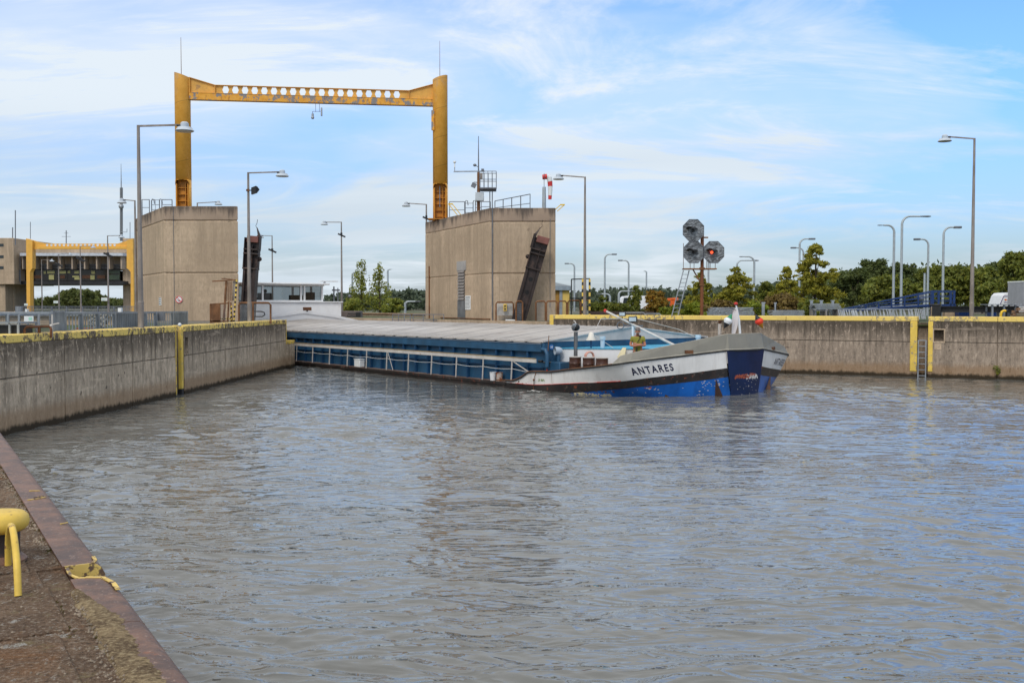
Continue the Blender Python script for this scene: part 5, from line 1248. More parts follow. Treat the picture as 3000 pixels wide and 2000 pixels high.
# ---------------------------------------------------------------- things on the tower roofs
def rail(mb, pts, h, n_mid=1, w_=.04, step=None):
    for a, b in zip(pts[:-1], pts[1:]):
        a, b = Vector(a), Vector(b)
        for k in range(n_mid + 1): z = Vector((0, 0, h * (1 - k / (n_mid + 1)))); mb.bar(a + z, b + z, w_)
        m_ = max(1, int((b - a).length / (step or 1.2)))
        for k in range(m_ + 1): q_ = a.lerp(b, k / m_); mb.bar(q_, q_ + Vector((0, 0, h)), w_)
ZT9 = 9.06
t = thing('roof_railing', 'grey pipe guard rail on the sloping side of the left tower roof', 'railing', (-23.6, 64.6, ZT9), 0, 'guard rails on the tower roofs')
mb = MB(); a, b = at(416, 620, 64.2), at(437, 618, 63.6)
def rect_rail(mb, x0, x1, ytop, Y):
    p, q_ = at(x0, ytop, Y), at(x1, ytop, Y); z = p.z
    mb.bar(p, q_, .045)
    for s_ in (p, q_): mb.bar((s_.x, s_.y, ZT9), s_, .045)
    mb.bar((p.x, p.y, (z + ZT9) / 2), (q_.x, q_.y, (z + ZT9) / 2), .035)
rect_rail(mb, 416, 437.5, 585, 64); rect_rail(mb, 474, 504, 585, 60.2); mb.build('rail_pipes', GALVD, t, world=True)
def hooks(mb, x0, x1, ytop, Y):
    for x in (x0, x1):
        p = at(x, ytop, Y); mb.tube([(p.x, p.y, ZT9), (p.x, p.y, p.z), (p.x + .06, p.y, p.z + .1), (p.x + .15, p.y, p.z + .08), (p.x + .18, p.y, p.z - .2)], .03, 6)
    for k in range(3): p, q_ = at(x0, 600, Y), at(x1, 600, Y); z = ZT9 + .2 + k * .3; mb.bar((p.x, p.y, z), (q_.x, q_.y, z), .03)
t2 = thing('roof_ladder', 'hooked ladder top between the guard rails on the left tower roof', 'ladder', (-22.4, 62.2, ZT9), 0, 'ladder tops on the tower roofs')
mb = MB(); hooks(mb, 444, 467, 588, 62.2); p = at(455, 586, 62.2); mb.bar((p.x, p.y, ZT9), p, .02); mb.build('ladder_rails', GALVD, t2, world=True)
t2 = thing('roof_ladder', 'hooked ladder top on the right tower roof beside the mast', 'ladder', (-3.2, 63.5, ZT9), 0, 'ladder tops on the tower roofs')
mb = MB(); hooks(mb, 1363, 1386, 592, 64.2); mb.build('ladder_rails', GALVD, t2, world=True)
t = thing('roof_railing', 'grey guard rail from the gantry foot to the weather mast, right tower roof', 'railing', (-4, 66, ZT9), 0, 'guard rails on the tower roofs')
mb = MB(); rect_rail(mb, 1317, 1361, 591, 66); rect_rail(mb, 1393, 1410, 591, 62.5); rect_rail(mb, 1410, 1437, 591, 61.5); mb.build('rail_pipes', GALVD, t, world=True)
t = thing('roof_railing', 'long guard rail rising to the right on the right tower roof', 'railing', (0, 60.5, ZT9), 0, 'guard rails on the tower roofs')
mb = MB(); a, b = at(1450, 589, 66), at(1553, 569, 60.2)
n_ = 4
for k in range(n_ + 1):
    q_ = a.lerp(b, k / n_); mb.bar((q_.x, q_.y, ZT9), q_, .06 if k < n_ else .05)
mb.bar(a, b, .045); mb.bar(a - Vector((0, 0, .45)), b - Vector((0, 0, .55)), .035); mb.build('rail_pipes', GALVD, t, world=True)
def ydavit(lab, p, q_):
    t = thing('davit', lab, 'davit', tuple(p), 0, 'yellow lifting arms on the right tower'); mb = MB()
    for dx in (-.12, .12): mb.bar(Vector(p) + Vector((dx, 0, 0)), Vector(q_) + Vector((dx, 0, 0)), .05)
    mb.bar(Vector(q_) + Vector((-.15, 0, 0)), Vector(q_) + Vector((.15, 0, 0)), .08); mb.build('davit_arm', YEL, t, world=True)
ydavit('yellow lifting arm behind the guard rail next to the gantry foot', at(1349, 635, 65.2), at(1320, 598, 65.2)); ydavit('yellow lifting arm sticking out over the right edge of the right tower', at(1627, 619, 63), at(1648, 600, 63))
# weather mast
MX, MY = at(1402, 600, 62).x, 62.0
wm = thing('weather_mast', 'weather mast with boom, caged platform and white box on the right tower', 'mast', (MX, MY, ZT9)); o_ = Vector((MX, MY, ZT9))
def rel(px, py, Y=62.0): return at(px, py, Y) - o_
mb = MB(); mb.tube([(0, 0, 0), (0, 0, rel(1402, 505).z)], .11, 10, .09); mb.build('lower_pole', RUSTP, wm); MB().tube([(0, 0, rel(1402, 505).z), (0, 0, rel(1402, 399).z)], .045, 8, .02).build('upper_pole', GALVD, wm)
mb = MB(); mb.bar(rel(1329, 503), rel(1420, 502), .07); mb.bar(rel(1332, 503), rel(1332, 490), .05); mb.build('boom', GALV, wm)
mb = MB(); c = rel(1332, 478); mb.lathe([(.02, .14), (.09, .12), (.10, .05), (.03, -.02), (.035, -.2), (.05, -.25)], tuple(c), 12); mb.build('wind_sensor', SIGNW, wm)
mb = MB(); c = rel(1391, 484); mb.ball(tuple(c), .11, 10, .8); mb.bar(c, rel(1402, 490), .04); mb.box(*sorted((rel(1410, 500).x, rel(1418, 500).x)), -.1, .1, rel(1410, 501).z, rel(1410, 495).z); mb.build('camera', GALVD, wm)
mb = MB(); x0_, x1_, z0_, z1_ = rel(1406, 560).x, rel(1454, 560).x, rel(1430, 552).z, rel(1430, 505).z
for y in (-.5, .5):
    for k in range(5): x = x0_ + (x1_ - x0_) * k / 4; mb.bar((x, y, z0_), (x, y, z1_), .035)
    for z in (z1_, (z0_ + z1_) / 2): mb.bar((x0_, y, z), (x1_, y, z), .035)
for z in (z1_, (z0_ + z1_) / 2): mb.bar((x1_, -.5, z), (x1_, .5, z), .035)
mb.box(x0_, x1_, -.55, .55, z0_ - .08, z0_); mb.bar((x1_ - .25, 0, 0), (x1_ - .25, 0, z0_), .06); mb.bar((x1_ - .4, 0, 0), (x1_ - .4, 0, z0_), .06); mb.bar((-.1, 0, z0_ - .15), (x1_, 0, z0_ - .15), .1); mb.build('caged_platform', GALVD, wm)
mb = MB(); mb.box(rel(1393, 580).x, rel(1418, 580).x, -.35, -.12, rel(1400, 590).z, rel(1400, 565).z); mb.build('white_box', paint('pale_box', (.5, .54, .56), .4), wm, bevel=.03)
mb = MB(); mb.bar(rel(1402, 535), rel(1388, 534), .05); M = Matrix.Translation(rel(1388, 543)) @ Matrix.Rotation(R(25), 4, 'Y'); mb.M = M; mb.box(-.14, .14, -.1, .1, -.14, .14); mb.build('floodlight', GALVD, wm)
mb = MB(); mb.box(rel(1407, 520).x, rel(1414, 520).x, -.2, .0, rel(1407, 525).z, rel(1407, 508).z); mb.build('junction_box', POLE, wm)
# windsock
WX = at(1594, 600, 64); ws = thing('windsock', 'red and white windsock hanging limp from a grey post on the right tower', 'windsock', (WX.x, WX.y, ZT9)); o_ = Vector((WX.x, WX.y, ZT9))
MB().cyl((0, 0, 0), (0, 0, at(1594, 548, 64).z - ZT9), .14, .11, 12).build('post', LIGHTPOLE, ws); mb = MB(); mb.cyl((0, 0, at(1594, 549, 64).z - ZT9), (0, 0, at(1594, 520, 64).z - ZT9), .02, n=6)
zt0 = at(1594, 518, 64).z - ZT9; mb.tube([(.0 + .0, .2 * math.cos(a), zt0 + .2 * math.sin(a)) for a in np.linspace(0, 6.28, 16)], .015, 5); mb.build('sock_ring', GALVD, ws)
pth = [at(x, y, 64) - o_ for x, y in ((1589, 519), (1596, 518.5), (1603, 517), (1609, 520), (1611, 532), (1612, 546), (1612, 560), (1611.5, 573), (1611, 584))]
rads = [.15, .17, .17, .165, .16, .15, .135, .12, .11]; cols = [0, 0, 1, 1, 0, 1, 1, 0]
for k in range(8):
    a, b = pth[k], pth[k + 1]; c_ = REDP if (k in (0, 1, 4, 7)) else SIGNW
    MB().tube([a, b], rads[k], 12, rads[k + 1]).build('sock_band', c_, ws)
# ---------------------------------------------------------------- raised barrier beams
def barrier(lab, bx0, bx1, by, tx0, tx1, ty, Y, mirror=1):
    b0, b1, t0, t1 = at(bx0, by, Y), at(bx1, by, Y), at(tx0, ty, Y), at(tx1, ty, Y); b0.z = b1.z = min(b0.z, 2.0)
    base = (b0 + b1) / 2; t = thing('barrier_beam', lab, 'barrier', tuple(base), 0, 'raised dark steel barrier beams at the lock mouth')
    DB = paint('dark_brown_beam', (.032, .021, .018), .5, .2, .35, (.10, .06, .045), (.5, .7), 1.5)
    MID = .60; e0 = b0.lerp(t0, MID); e1 = b1.lerp(t1, MID); ax = ((t0 + t1) / 2 - base).normalized(); sdv = Vector((ax.z, 0, -ax.x)).normalized()
    wd0 = (b1 - b0).length / 2 * .98; L_ = ((t0 + t1) / 2 - base).length
    M = Matrix(((sdv.x, 0, ax.x, base.x), (sdv.y, 1, ax.y, base.y), (sdv.z, 0, ax.z, base.z), (0, 0, 0, 1)))
    mb = MB(M); w_ = wd0 * .92
    # lower box; dark discs on its face paint the shade inside round holes
    mb.box(-w_, -w_ * .62, -.35, .35, 0, L_ * .64); mb.box(w_ * .62, w_, -.35, .35, 0, L_ * .64); mb.box(-w_ * .62, w_ * .62, -.24, .3, 0, L_ * .64); mb.box(-w_ * .66, -w_ * .58, -.42, -.35, 0, L_ * .62)
    mb.build('lower_beam', DB, t, world=True, smooth=False, bevel=.02)
    mb = MB(M); k = .6
    while k < L_ * .62: mb.lathe([(w_ * .30, -.262), (w_ * .30, -.25)], (w_ * .05, 0, k), 14, 'Y'); k += .78
    mb.build('dark_hole_discs', DARK, t, world=True)
    mb = MB(M); w2 = w_ * 1.08; z0_ = L_ * .64
    mb.box(-w2, w2, -.15, .35, z0_, L_ * .98)
    for f in (.64, .80, .845): mb.box(-w2 * 1.02, w2 * 1.02, -.42, .38, L_ * f, L_ * f + .09)
    mb.box(w2 * .2, w2 * .32, -.4, -.15, z0_, L_ * .9); mb.box(-w2 * 1.0, -w2 * .85, -.4, -.15, z0_, L_ * .98)
    mb.build('head_box', DB, t, world=True, smooth=False, bevel=.02)
    mb = MB(M); mb.box(-w2 * .6, w2 * 1.02, -.44, .3, L_ * .93, L_ * 1.0); mb.build('red_brown_cap', paint('faded_red_brown', (.17, .065, .05), .6, 0, .25), t, world=True, smooth=False, bevel=.02)
    mb = MB(M); s_ = mirror; q0 = s_ * w2 * .75
    mb.box(*sorted((q0, q0 + s_ * w2 * .40)), -.3, .2, L_ * .86, L_ * 1.01); mb.add([(q0, -.1, L_), (q0 + s_ * .16, -.1, L_), (q0 + s_ * .16, .1, L_), (q0, .1, L_), (q0 - s_ * .12, -.02, L_ + .5), (q0 - s_ * .08, .02, L_ + .5)], [(0, 1, 5, 4), (2, 3, 4, 5), (1, 2, 5), (0, 4, 3)]); mb.tube([(q0 - s_ * .1, 0, L_ + .45), (q0 - s_ * .18, 0, L_ + .6), (q0 - s_ * .12, 0, L_ + .72), (q0 - s_ * .1, 0, L_ + .95)], .015, 5)
    mb.ball((q0 + s_ * .16, 0, L_ * .76), .13); mb.build('tip_latch', DB, t, world=True)
    return t
barrier('dark leaning barrier beam between the left tower and the wheelhouse', 703, 744, 948, 717, 766, 692, 55.8, 1)
barrier('dark leaning barrier beam in front of the right tower', 1490, 1536, 952, 1571, 1605, 694, 57.9, -1)
# ---------------------------------------------------------------- fences, machines and clutter on the left quay
def mesh_panel(mb, P, Q, z0, z1, nx, nz, r=.008):
    P, Q = Vector(P), Vector(Q)
    for k in range(nx + 1): a = P.lerp(Q, k / nx); mb.bar((a.x, a.y, z0), (a.x, a.y, z1), r)
    for k in range(nz + 1): z = z0 + (z1 - z0) * k / nz; mb.bar((P.x, P.y, z), (Q.x, Q.y, z), r)
def g0(px, Y): p = at(px, 930, Y); return Vector((p.x, p.y, GZ))
def ztop(py, Y): return at(1500, py, Y).z
def bar_fence(lab, xs, Y0, Y1, ytop, kinds, group='grey picket fence runs on the left quay'):
    """kinds: list of (px0, px1, 'open'|'sheet')"""
    a, b = g0(xs[0], Y0), g0(xs[1], Y1); zt_ = ztop(ytop, (Y0 + Y1) / 2); t = thing('picket_fence', lab, 'fence', tuple(a), 0, group)
    mb = MB(); mb.bar((a.x, a.y, zt_), (b.x, b.y, zt_), .07); mb.bar((a.x, a.y, GZ + .1), (b.x, b.y, GZ + .1), .05)
    def X(px): f = (px - xs[0]) / (xs[1] - xs[0]); return a.lerp(b, f)
    for i, (p0, p1, kd) in enumerate(kinds):
        A_, B_ = X(p0), X(p1)
        mb.bar((A_.x, A_.y, GZ), (A_.x, A_.y, zt_ + .02), .11); mb.bar((B_.x, B_.y, GZ), (B_.x, B_.y, zt_ + .02), .08)
        nn_ = max(2, int((B_ - A_).length / (.16 if kd == 'open' else .13)))
        for k in range(nn_):
            q0, q1 = A_.lerp(B_, (k + .5) / nn_), A_.lerp(B_, (k + (.72 if kd == 'open' else .98)) / nn_)
            mb.bar((q0.x, q0.y, GZ + .1), (q0.x, q0.y, zt_), .03 if kd == 'open' else .10, .03)
    mb.build('fence_bars', FENCEG, t, world=True, smooth=False); return t
f1 = bar_fence('blue-grey picket fence with solid panel between the two bell-shade lamps', (188, 547), 31, 40, 916, [(188, 226, 'open'), (228, 268, 'open'), (270, 313, 'open'), (313, 402, 'sheet'), (405, 436, 'open'), (438, 494, 'open'), (494, 547, 'sheet')])
f2 = bar_fence('solid grey sheet fence corner at the left, beside the wire mesh gate', (152, 188), 29, 31, 914, [(152, 188, 'sheet')])
mb = MB(); a = at(474, 930, 37.5); mb.box(a.x - .12, a.x + .14, a.y - .12, a.y - .04, a.z - .12, a.z + .18); mb.build('switch_box', GALVD, f1, world=True); 
t = thing('wire_mesh_fence', 'wire mesh fence panels with white and green notice, left edge', 'fence', tuple(g0(80, 28.5)))
mb = MB(); mt = MB(); pp = [(-40, 20), (24, 56), (56, 112), (114, 152)]
for x0_, x1_ in pp:
    A_, B_ = g0(x0_, 28), g0(x1_, 28.8); zt_ = ztop(922, 28.4); mesh_panel(mb, A_, B_, GZ + .1, zt_, 12, 7, .007)
    mt.bar((A_.x, A_.y, zt_), (B_.x, B_.y, zt_), .05); mt.bar((A_.x, A_.y, GZ), (A_.x, A_.y, zt_), .05); mt.bar((B_.x, B_.y, GZ), (B_.x, B_.y, zt_), .05)
mb.build('wire_mesh', GALVD, t, world=True); mt.build('fence_frame', GALV, t, world=True)
c = at(85, 934, 27.9); mb = MB(); mb.box(c.x - .13, c.x + .13, c.y - .02, c.y, c.z - .08, c.z + .08); nb = mb.build('notice', SIGNW, t, world=True)
mb = MB(); mb.box(c.x - .0, c.x + .1, c.y - .024, c.y - .021, c.z - .04, c.z + .05); o = mb.build('notice_print', paint('pale_green_print', (.35, .62, .5), .6), t, world=True); o.parent = nb
def crate_unit(lab, x0_, x1_, y0, Y):
    A_, B_ = g0(x0_, Y), g0(x1_, Y); zt_ = ztop(y0, Y); t = thing('steel_cage', lab, 'steel cage', tuple(A_)); mb = MB()
    w_ = .05
    for x in (A_.x, (A_.x + B_.x) / 2 + .15, B_.x):
        for yy in (0, 1): mb.bar((x, Y + yy, GZ), (x, Y + yy, zt_), w_)
    for z in (GZ + .03, zt_):
        for yy in (0, 1): mb.bar((A_.x, Y + yy, z), (B_.x, Y + yy, z), w_)
        for x in (A_.x, B_.x): mb.bar((x, Y, z), (x, Y + 1, z), w_)
    mb.build('cage_frame', GALV, t, world=True); MB().box(A_.x + .05, B_.x - .05, Y + .1, Y + .9, GZ + .05, zt_ - .06).build('dark_filling', BLACK, t, world=True)
crate_unit('galvanised frame box with black openings at the far left edge', -30, 53, 946, 26.6)
t = thing('pipe_guard', 'rusty brown pipe guard rail in front of the mesh fence', 'railing', tuple(g0(110, 27))); A_, B_ = g0(71, 26.8), g0(149, 27.4); zt_ = ztop(957, 27)
mb = MB(); mb.tube([A_, (A_.x, A_.y, zt_ - .06), (A_.x + .06, A_.y, zt_), (B_.x - .06, B_.y, zt_), (B_.x, B_.y, zt_ - .06), B_], .035, 8); m_ = A_.lerp(B_, .55); mb.bar(m_, (m_.x, m_.y, zt_), .06); mb.build('guard_pipe', RUST, t, world=True)
t = thing('hydrant', 'grey double-branched pipe fitting between cage and pipe guard', 'pipe fitting', tuple(g0(64, 27.2))); a = g0(64, 27.2)
mb = MB(); mb.tube([(a.x - .06, a.y, GZ), (a.x, a.y, GZ + .25), (a.x + .06, a.y, GZ + .3), (a.x + .12, a.y, GZ + .22)], .025, 6); mb.tube([(a.x + .04, a.y, GZ), (a.x, a.y, GZ + .32)], .025, 6); mb.build('fitting_pipes', GALV, t, world=True)
t = thing('wheel_pole', 'white pole with short horizontal handle at the fence corner', 'handle post', tuple(g0(152, 27.5))); a = g0(152, 27.5)
mb = MB(); mb.tube([a, (a.x + .01, a.y, ztop(921, 27.5))], .02, 6); mb.bar((a.x, a.y, GZ + .36), (a.x + .2, a.y, GZ + .40), .03); mb.ball((a.x - .02, a.y, GZ + .32), .05); mb.build('post_body', RAILW, t, world=True)
t = thing('orange_pallet', 'flat rusty orange crate lying behind the picket fence', 'crate', tuple(g0(240, 33))); a = g0(240, 33)
mb = MB(); mb.box(a.x - .25, a.x + .2, a.y, a.y + .4, GZ, ztop(960, 33)); mb.build('crate_body', paint('rusty_orange', (.32, .07, .02), .8, 0, .3), t, world=True, bevel=.02)
t = thing('heap_of_chain', 'low orange brown heap at the foot of the mesh fence', 'heap', tuple(g0(127, 27))); a = g0(127, 27.6); MB(Matrix.Translation((a.x, a.y, GZ)) @ Matrix.Scale(.35, 4, (0, 0, 1))).ball((0, 0, .1), .2, 10).build('heap_body', paint('orange_brown_heap', (.38, .12, .05), .9, 0, .3), t, world=True)
# low grey bulkhead wall of the lock basin behind the fences
t = thing('basin_parapet', 'long low grey steel parapet behind the picket fence', 'parapet', tuple(g0(200, 44))); a, b = g0(70, 46), g0(400, 44)
mb = MB(frame((a.x, a.y), (b.x, b.y))); ln = (b - a).length; mb.box(-4, ln, 0, .12, ztop(926, 45), ztop(914, 45)); mb.build('parapet_sheet', FENCEG, t, world=True, smooth=False, bevel=.02)
mb = MB(frame((a.x, a.y), (b.x, b.y))); mb.box(-6, ln, .2, .6, GZ, ztop(927, 45)); mb.build('parapet_base', CONC_T, t, world=True, smooth=False)
t = thing('stone_gabion', 'wire basket of pale stones behind the picket fence', 'gabion', tuple(g0(285, 39)))
mb = MB(); rn = random.Random(5); a, b = at(262, 960, 39), at(308, 960, 39); zt_ = ztop(922, 39)
for _ in range(150): x = rn.uniform(a.x, b.x); mb.ball((x, 39 + rn.uniform(0, .3), rn.uniform(GZ, zt_)), rn.uniform(.05, .09), 6, .7)
mb.build('stones', paint('gabion_stone', (.30, .28, .24), .9, 0, .4), t, world=True)
# rusty gate and ladder frame beside the left tower
t = thing('rusty_gate', 'rusty brown gate and post group before the right edge of the left tower', 'gate', tuple(g0(660, 50)))
mb = MB(); z1_ = ztop(891, 50)
for x in (618, 625, 631, 637, 643): a = g0(x, 50); mb.bar(a, (a.x, a.y, z1_), .10, .06)
a, b = g0(616, 50), g0(668, 50); mb.bar((a.x, a.y, z1_), (b.x, b.y, z1_ + .05), .06); mb.bar((a.x, a.y, GZ + .1), (b.x, b.y, GZ + .1), .06)
mb.build('gate_bars', RUSTP, t, world=True)
mb = MB(); mesh_panel(mb, g0(645, 50), g0(660, 50), GZ, z1_, 6, 9, .008); mb.build('wire_mesh', GALVD, t, world=True)
t = thing('ladder_frame', 'tall rusty ladder frame with T-shaped top and striped post', 'ladder frame', tuple(g0(678, 51)))
mb = MB(); a, b = at(655, 945, 51), at(663, 823, 51); mb.bar((a.x, 51, GZ), b, .09); c, d = at(680, 945, 51), at(682, 823, 51); mb.bar((c.x, 51, GZ), (at(676, 885, 51)), .07); mb.bar((at(667, 945, 51).x, 51, GZ), at(670, 883, 51), .07)
mb.bar(at(622, 824, 51), at(693, 820, 51), .06); mb.bar(at(650, 816, 51.5), at(693, 820, 51), .05)
mb.build('frame_posts', RUSTP, t, world=True)
mb = MB(); mesh_panel(mb, at(663, 880, 51) , at(680, 880, 51), ztop(881, 51), ztop(826, 51), 3, 22, .02); mb.build('slatted_panel', RUSTP, t, world=True)
mb = MB(); a, b, c, d = at(681, 880, 51.1), at(691, 880, 51.1), at(693, 823, 51.1), at(683, 823, 51.1); mb.add([a, b, c, d], [(0, 1, 2, 3)]); mb.build('pale_panel', paint('pale_rusted_sheet', (.36, .31, .26), .7, 0, .2, (.25, .15, .09), (.55, .7), 3), t, world=True, recalc=False)
def striped(t, P, Q, w_=.07, n=9, nm='striped_post'):
    P, Q = Vector(P), Vector(Q)
    base = MB(); base.bar(P, Q, w_); o = base.build(nm, YWORN, t, world=True)
    mb = MB(); 
    for k in range(n): a, b = P.lerp(Q, (k + .1) / n), P.lerp(Q, (k + .55) / n); mb.bar(a, b, w_ * 1.06)
    o2 = mb.build('black_stripes', BLACK, t, world=True); o2.parent = o
striped(t, (at(685, 940, 50.9).x, 50.9, GZ), at(693.5, 819, 50.9)); striped(t, (at(676, 940, 50.9).x, 50.9, GZ), at(678, 895, 50.9), .05, 4)
mb = MB(); a, b = at(643, 934, 50.5), at(680, 933, 50.5); striped(t, a, b, .05, 5, 'striped_crossbar')
t = thing('mesh_guard', 'rounded rusty pipe guard with wire mesh around the left barrier foot', 'guard', tuple(g0(745, 49)))
a, b = g0(700, 49), g0(793, 49); zt_ = ztop(887, 49); mb = MB(); mb.tube([a, (a.x, a.y, zt_ - .1), (a.x + .1, a.y, zt_), (b.x - .1, b.y, zt_), (b.x, b.y, zt_ - .1), b], .05, 8); m_ = a.lerp(b, .45); mb.bar(m_, (m_.x, m_.y, zt_), .07); mb.build('guard_pipe', RUSTP, t, world=True)
mb = MB(); mesh_panel(mb, a.lerp(b, .03), a.lerp(b, .97), GZ + .05, zt_ - .08, 26, 14, .009); mb.build('wire_mesh', GALV, t, world=True)
mb = MB(); p0 = at(745, 912, 48.8); mb.tube([p0, at(765, 912, 48.8), at(774, 915, 48.8), at(776, 922, 48.8), at(768, 927, 48.8), at(746, 927, 48.8)], .03, 6); mb.build('black_hose', BLACK, t, world=True)
# ---------------------------------------------------------------- beyond the barge
t = thing('machinery_cover', 'grey brown machinery box with yellow tip right of the aft house', 'machinery', tuple(g0(1015, 76)))
a, b, z0_, z1_ = at(978, 930, 76), at(1057, 930, 76), ztop(931, 76), ztop(911, 76); mb = MB(); mb.add([(a.x, 75.5, z0_ + .1), (b.x, 75.5, z0_ - .5), (b.x, 75.5, z1_), (a.x, 75.5, z1_), (a.x, 77, z0_ + .1), (b.x, 77, z0_ - .5), (b.x, 77, z1_), (a.x, 77, z1_)], [(0, 1, 2, 3), (4, 7, 6, 5), (0, 4, 5, 1), (3, 2, 6, 7), (1, 5, 6, 2), (0, 3, 7, 4)])
mb.build('cover_box', paint('brown_grey_cover', (.14, .11, .10), .6, 0, .2), t, world=True, bevel=.04); mb = MB(); mb.box(a.x - .15, a.x + .02, 75.4, 77, z0_ + .1, z1_ - .05); mb.build('yellow_tip', YEL, t, world=True, bevel=.03)
mb = MB(); mb.tube([at(1045, 918, 75.3), at(1020, 918, 75.3), at(1018, 926, 75.3), at(1030, 929, 75.3), at(1045, 926, 75.3)], .05, 6); mb.box(b.x - .25, b.x + .1, 75.2, 75.4, z0_ - .6, z1_ - .1); mb.build('cable_loop', BLACK, t, world=True)
t = thing('lock_parapet', 'low concrete parapet with pipe rail between the poplars and the right tower', 'parapet', tuple(g0(1150, 80)))
a, b = at(1062, 930, 84), at(1256, 930, 76); mb = MB(frame((a.x, a.y), (b.x, b.y))); ln = math.hypot(b.x - a.x, b.y - a.y); mb.box(-1, ln, 0, .4, 1.5, ztop(917, 80)); mb.build('parapet_wall', CONC_T, t, world=True, smooth=False)
mb = MB(frame((a.x, a.y), (b.x, b.y))); mb.box(-1, ln, -.1, .0, ztop(921, 80), ztop(919, 80)); k = 0
while k < ln: mb.box(k, k + .06, -.12, -.05, 1.8, ztop(928, 80)); k += 1.1
mb.box(0, ln, -.13, -.05, ztop(930, 80), ztop(928.5, 80)); mb.build('pipe_rail', RUSTP, t, world=True)
t = thing('small_fence', 'pair of grey pipe railings at the foot of the right tower door', 'railing', tuple(g0(1250, 66))); mb = MB()
for x0_, x1_ in ((1150, 1202), (1210, 1300)):
    a, b = at(x0_, 921, 62.8), at(x1_, 921, 62.8); a.y = b.y = 62.8
    for z in (a.z, a.z - .35): mb.bar((a.x, a.y, z), (b.x, b.y, z), .045)
    for k in range(4): q_ = a.lerp(b, k / 3); mb.bar((q_.x, q_.y, 1.8), (q_.x, q_.y, a.z), .045)
mb.build('rail_pipes', GALVD, t, world=True)
# front of the right tower: rounded fence panels, switch cabinet
def round_panel(t, x0_, x1_, yt, Y, sheet=True):
    a, b = at(x0_, yt, Y), at(x1_, yt, Y); mb = MB(); z = a.z
    mb.tube([(a.x, Y, 1.6), (a.x, Y, z - .1), (a.x + .08, Y, z), (b.x - .08, Y, z), (b.x, Y, z - .1), (b.x, Y, 1.6)], .045, 8); mb.build('panel_frame', RUSTP, t, world=True)
    mb = MB(); mesh_panel(mb, (a.x + .08, Y, 0), (b.x - .08, Y, 0), 1.65, z - .12, max(4, int((b.x - a.x) / .09)), 16, .008); mb.build('panel_mesh', GALV, t, world=True)
t = thing('panel_fence', 'row of rounded rusty mesh panels below the right tower', 'fence', (at(1500, 940, 57).x, 57, 1.7))
for x0_, x1_ in ((1512, 1531), (1570, 1598), (1601, 1633), (1636, 1660), (1664, 1700), (1702, 1727)): round_panel(t, x0_, x1_, 882 if x1_ < 1680 else 880, 57.2 - (0 if x0_ < 1600 else .6))
t = thing('switch_cabinet', 'white board with yellow switch box framed by a rusty hoop below the tower', 'switch cabinet', (at(1475, 940, 58.2).x, 58.2, 1.7))
round_panel(t, 1453, 1504, 885, 58.0); mb = MB(); a, b = at(1456, 924, 58.3), at(1502, 889, 58.3); mb.box(a.x, b.x, 58.3, 58.36, a.z, b.z); mb.build('backing_board', paint('pale_board', (.55, .52, .47), .6, 0, .1), t, world=True)
mb = MB(); a, b = at(1475, 911, 58.1), at(1485, 890, 58.1); mb.box(a.x, b.x, 58.0, 58.29, a.z, b.z); yb = mb.build('yellow_box', YEL, t, world=True, bevel=.02); mb = MB(); mb.box(a.x + .05, b.x - .06, 57.985, 57.998, a.z + .06, a.z + .18); mb.box(a.x + .05, b.x - .06, 57.985, 57.998, a.z + .24, a.z + .34); mb.build('box_windows', BLACK, t, world=True).parent = yb
t = thing('white_slat_box', 'low white slatted housing left of the right barrier beam', 'housing', (at(1495, 945, 58).x, 58, 1.7)); mb = MB(); a, b = at(1481, 952, 57.4), at(1509, 936, 57.4)
for k in range(4): mb.box(a.x, b.x, 57.3, 57.8, a.z + k * .085, a.z + k * .085 + .06)
mb.build('slats', SIGNW, t, world=True)
MB().box(at(1430, 940, 59).x, 3.2, 56.6, 58.95, 1.0, 1.72).build('tower_plinth', CONC_T, tr, world=True, smooth=False)
t = thing('striped_frame', 'tall dark mesh frame with yellow and black striped posts', 'safety frame', (at(1700, 930, 55.6).x, 55.6, GZ))
for x in (1707, 1727): striped(t, (at(x, 930, 55.6).x, 55.6, GZ), at(x + .5, 817, 55.6), .10, 6)
mb = MB(); a, b = at(1674, 818, 56), at(1728, 816, 55.6); mb.bar(a, b, .06); mb.bar((a.x, 56, GZ), a, .06); c, d = at(1675, 874, 56), at(1727, 874, 55.6); mb.bar(c, d, .06); mb.build('frame_bars', DARK, t, world=True)
mb = MB(); mesh_panel(mb, (a.x, 56, 0), (b.x - .3, 55.7, 0), c.z, a.z, 14, 16, .006); mb.build('wire_mesh', GALV, t, world=True)
k_ = thing('kiosk', 'small yellow kiosk with grey hipped roof right of the right tower', 'kiosk', (at(1640, 900, 82).x, 82, GZ)); a, b, zt_, ze, zb_ = at(1600, 850, 82), at(1675, 850, 82), ztop(824, 82), ztop(838, 82), ztop(850, 82)
mb = MB(); xm = at(1590, 850, 82).x; vs = [(xm - 3, 82, ze), (b.x, 82, ze), (b.x, 86, ze), (xm - 3, 86, ze), (xm, 84, zt_ + .2), (xm - 2, 84, zt_ + .2)]; mb.add(vs, [(0, 1, 4, 5), (1, 2, 4), (2, 3, 5, 4), (3, 0, 5), (0, 3, 2, 1)]); mb.build('roof', paint('slate_grey_roof', (.20, .23, .25), .6, 0, .1), k_, world=True, smooth=False)
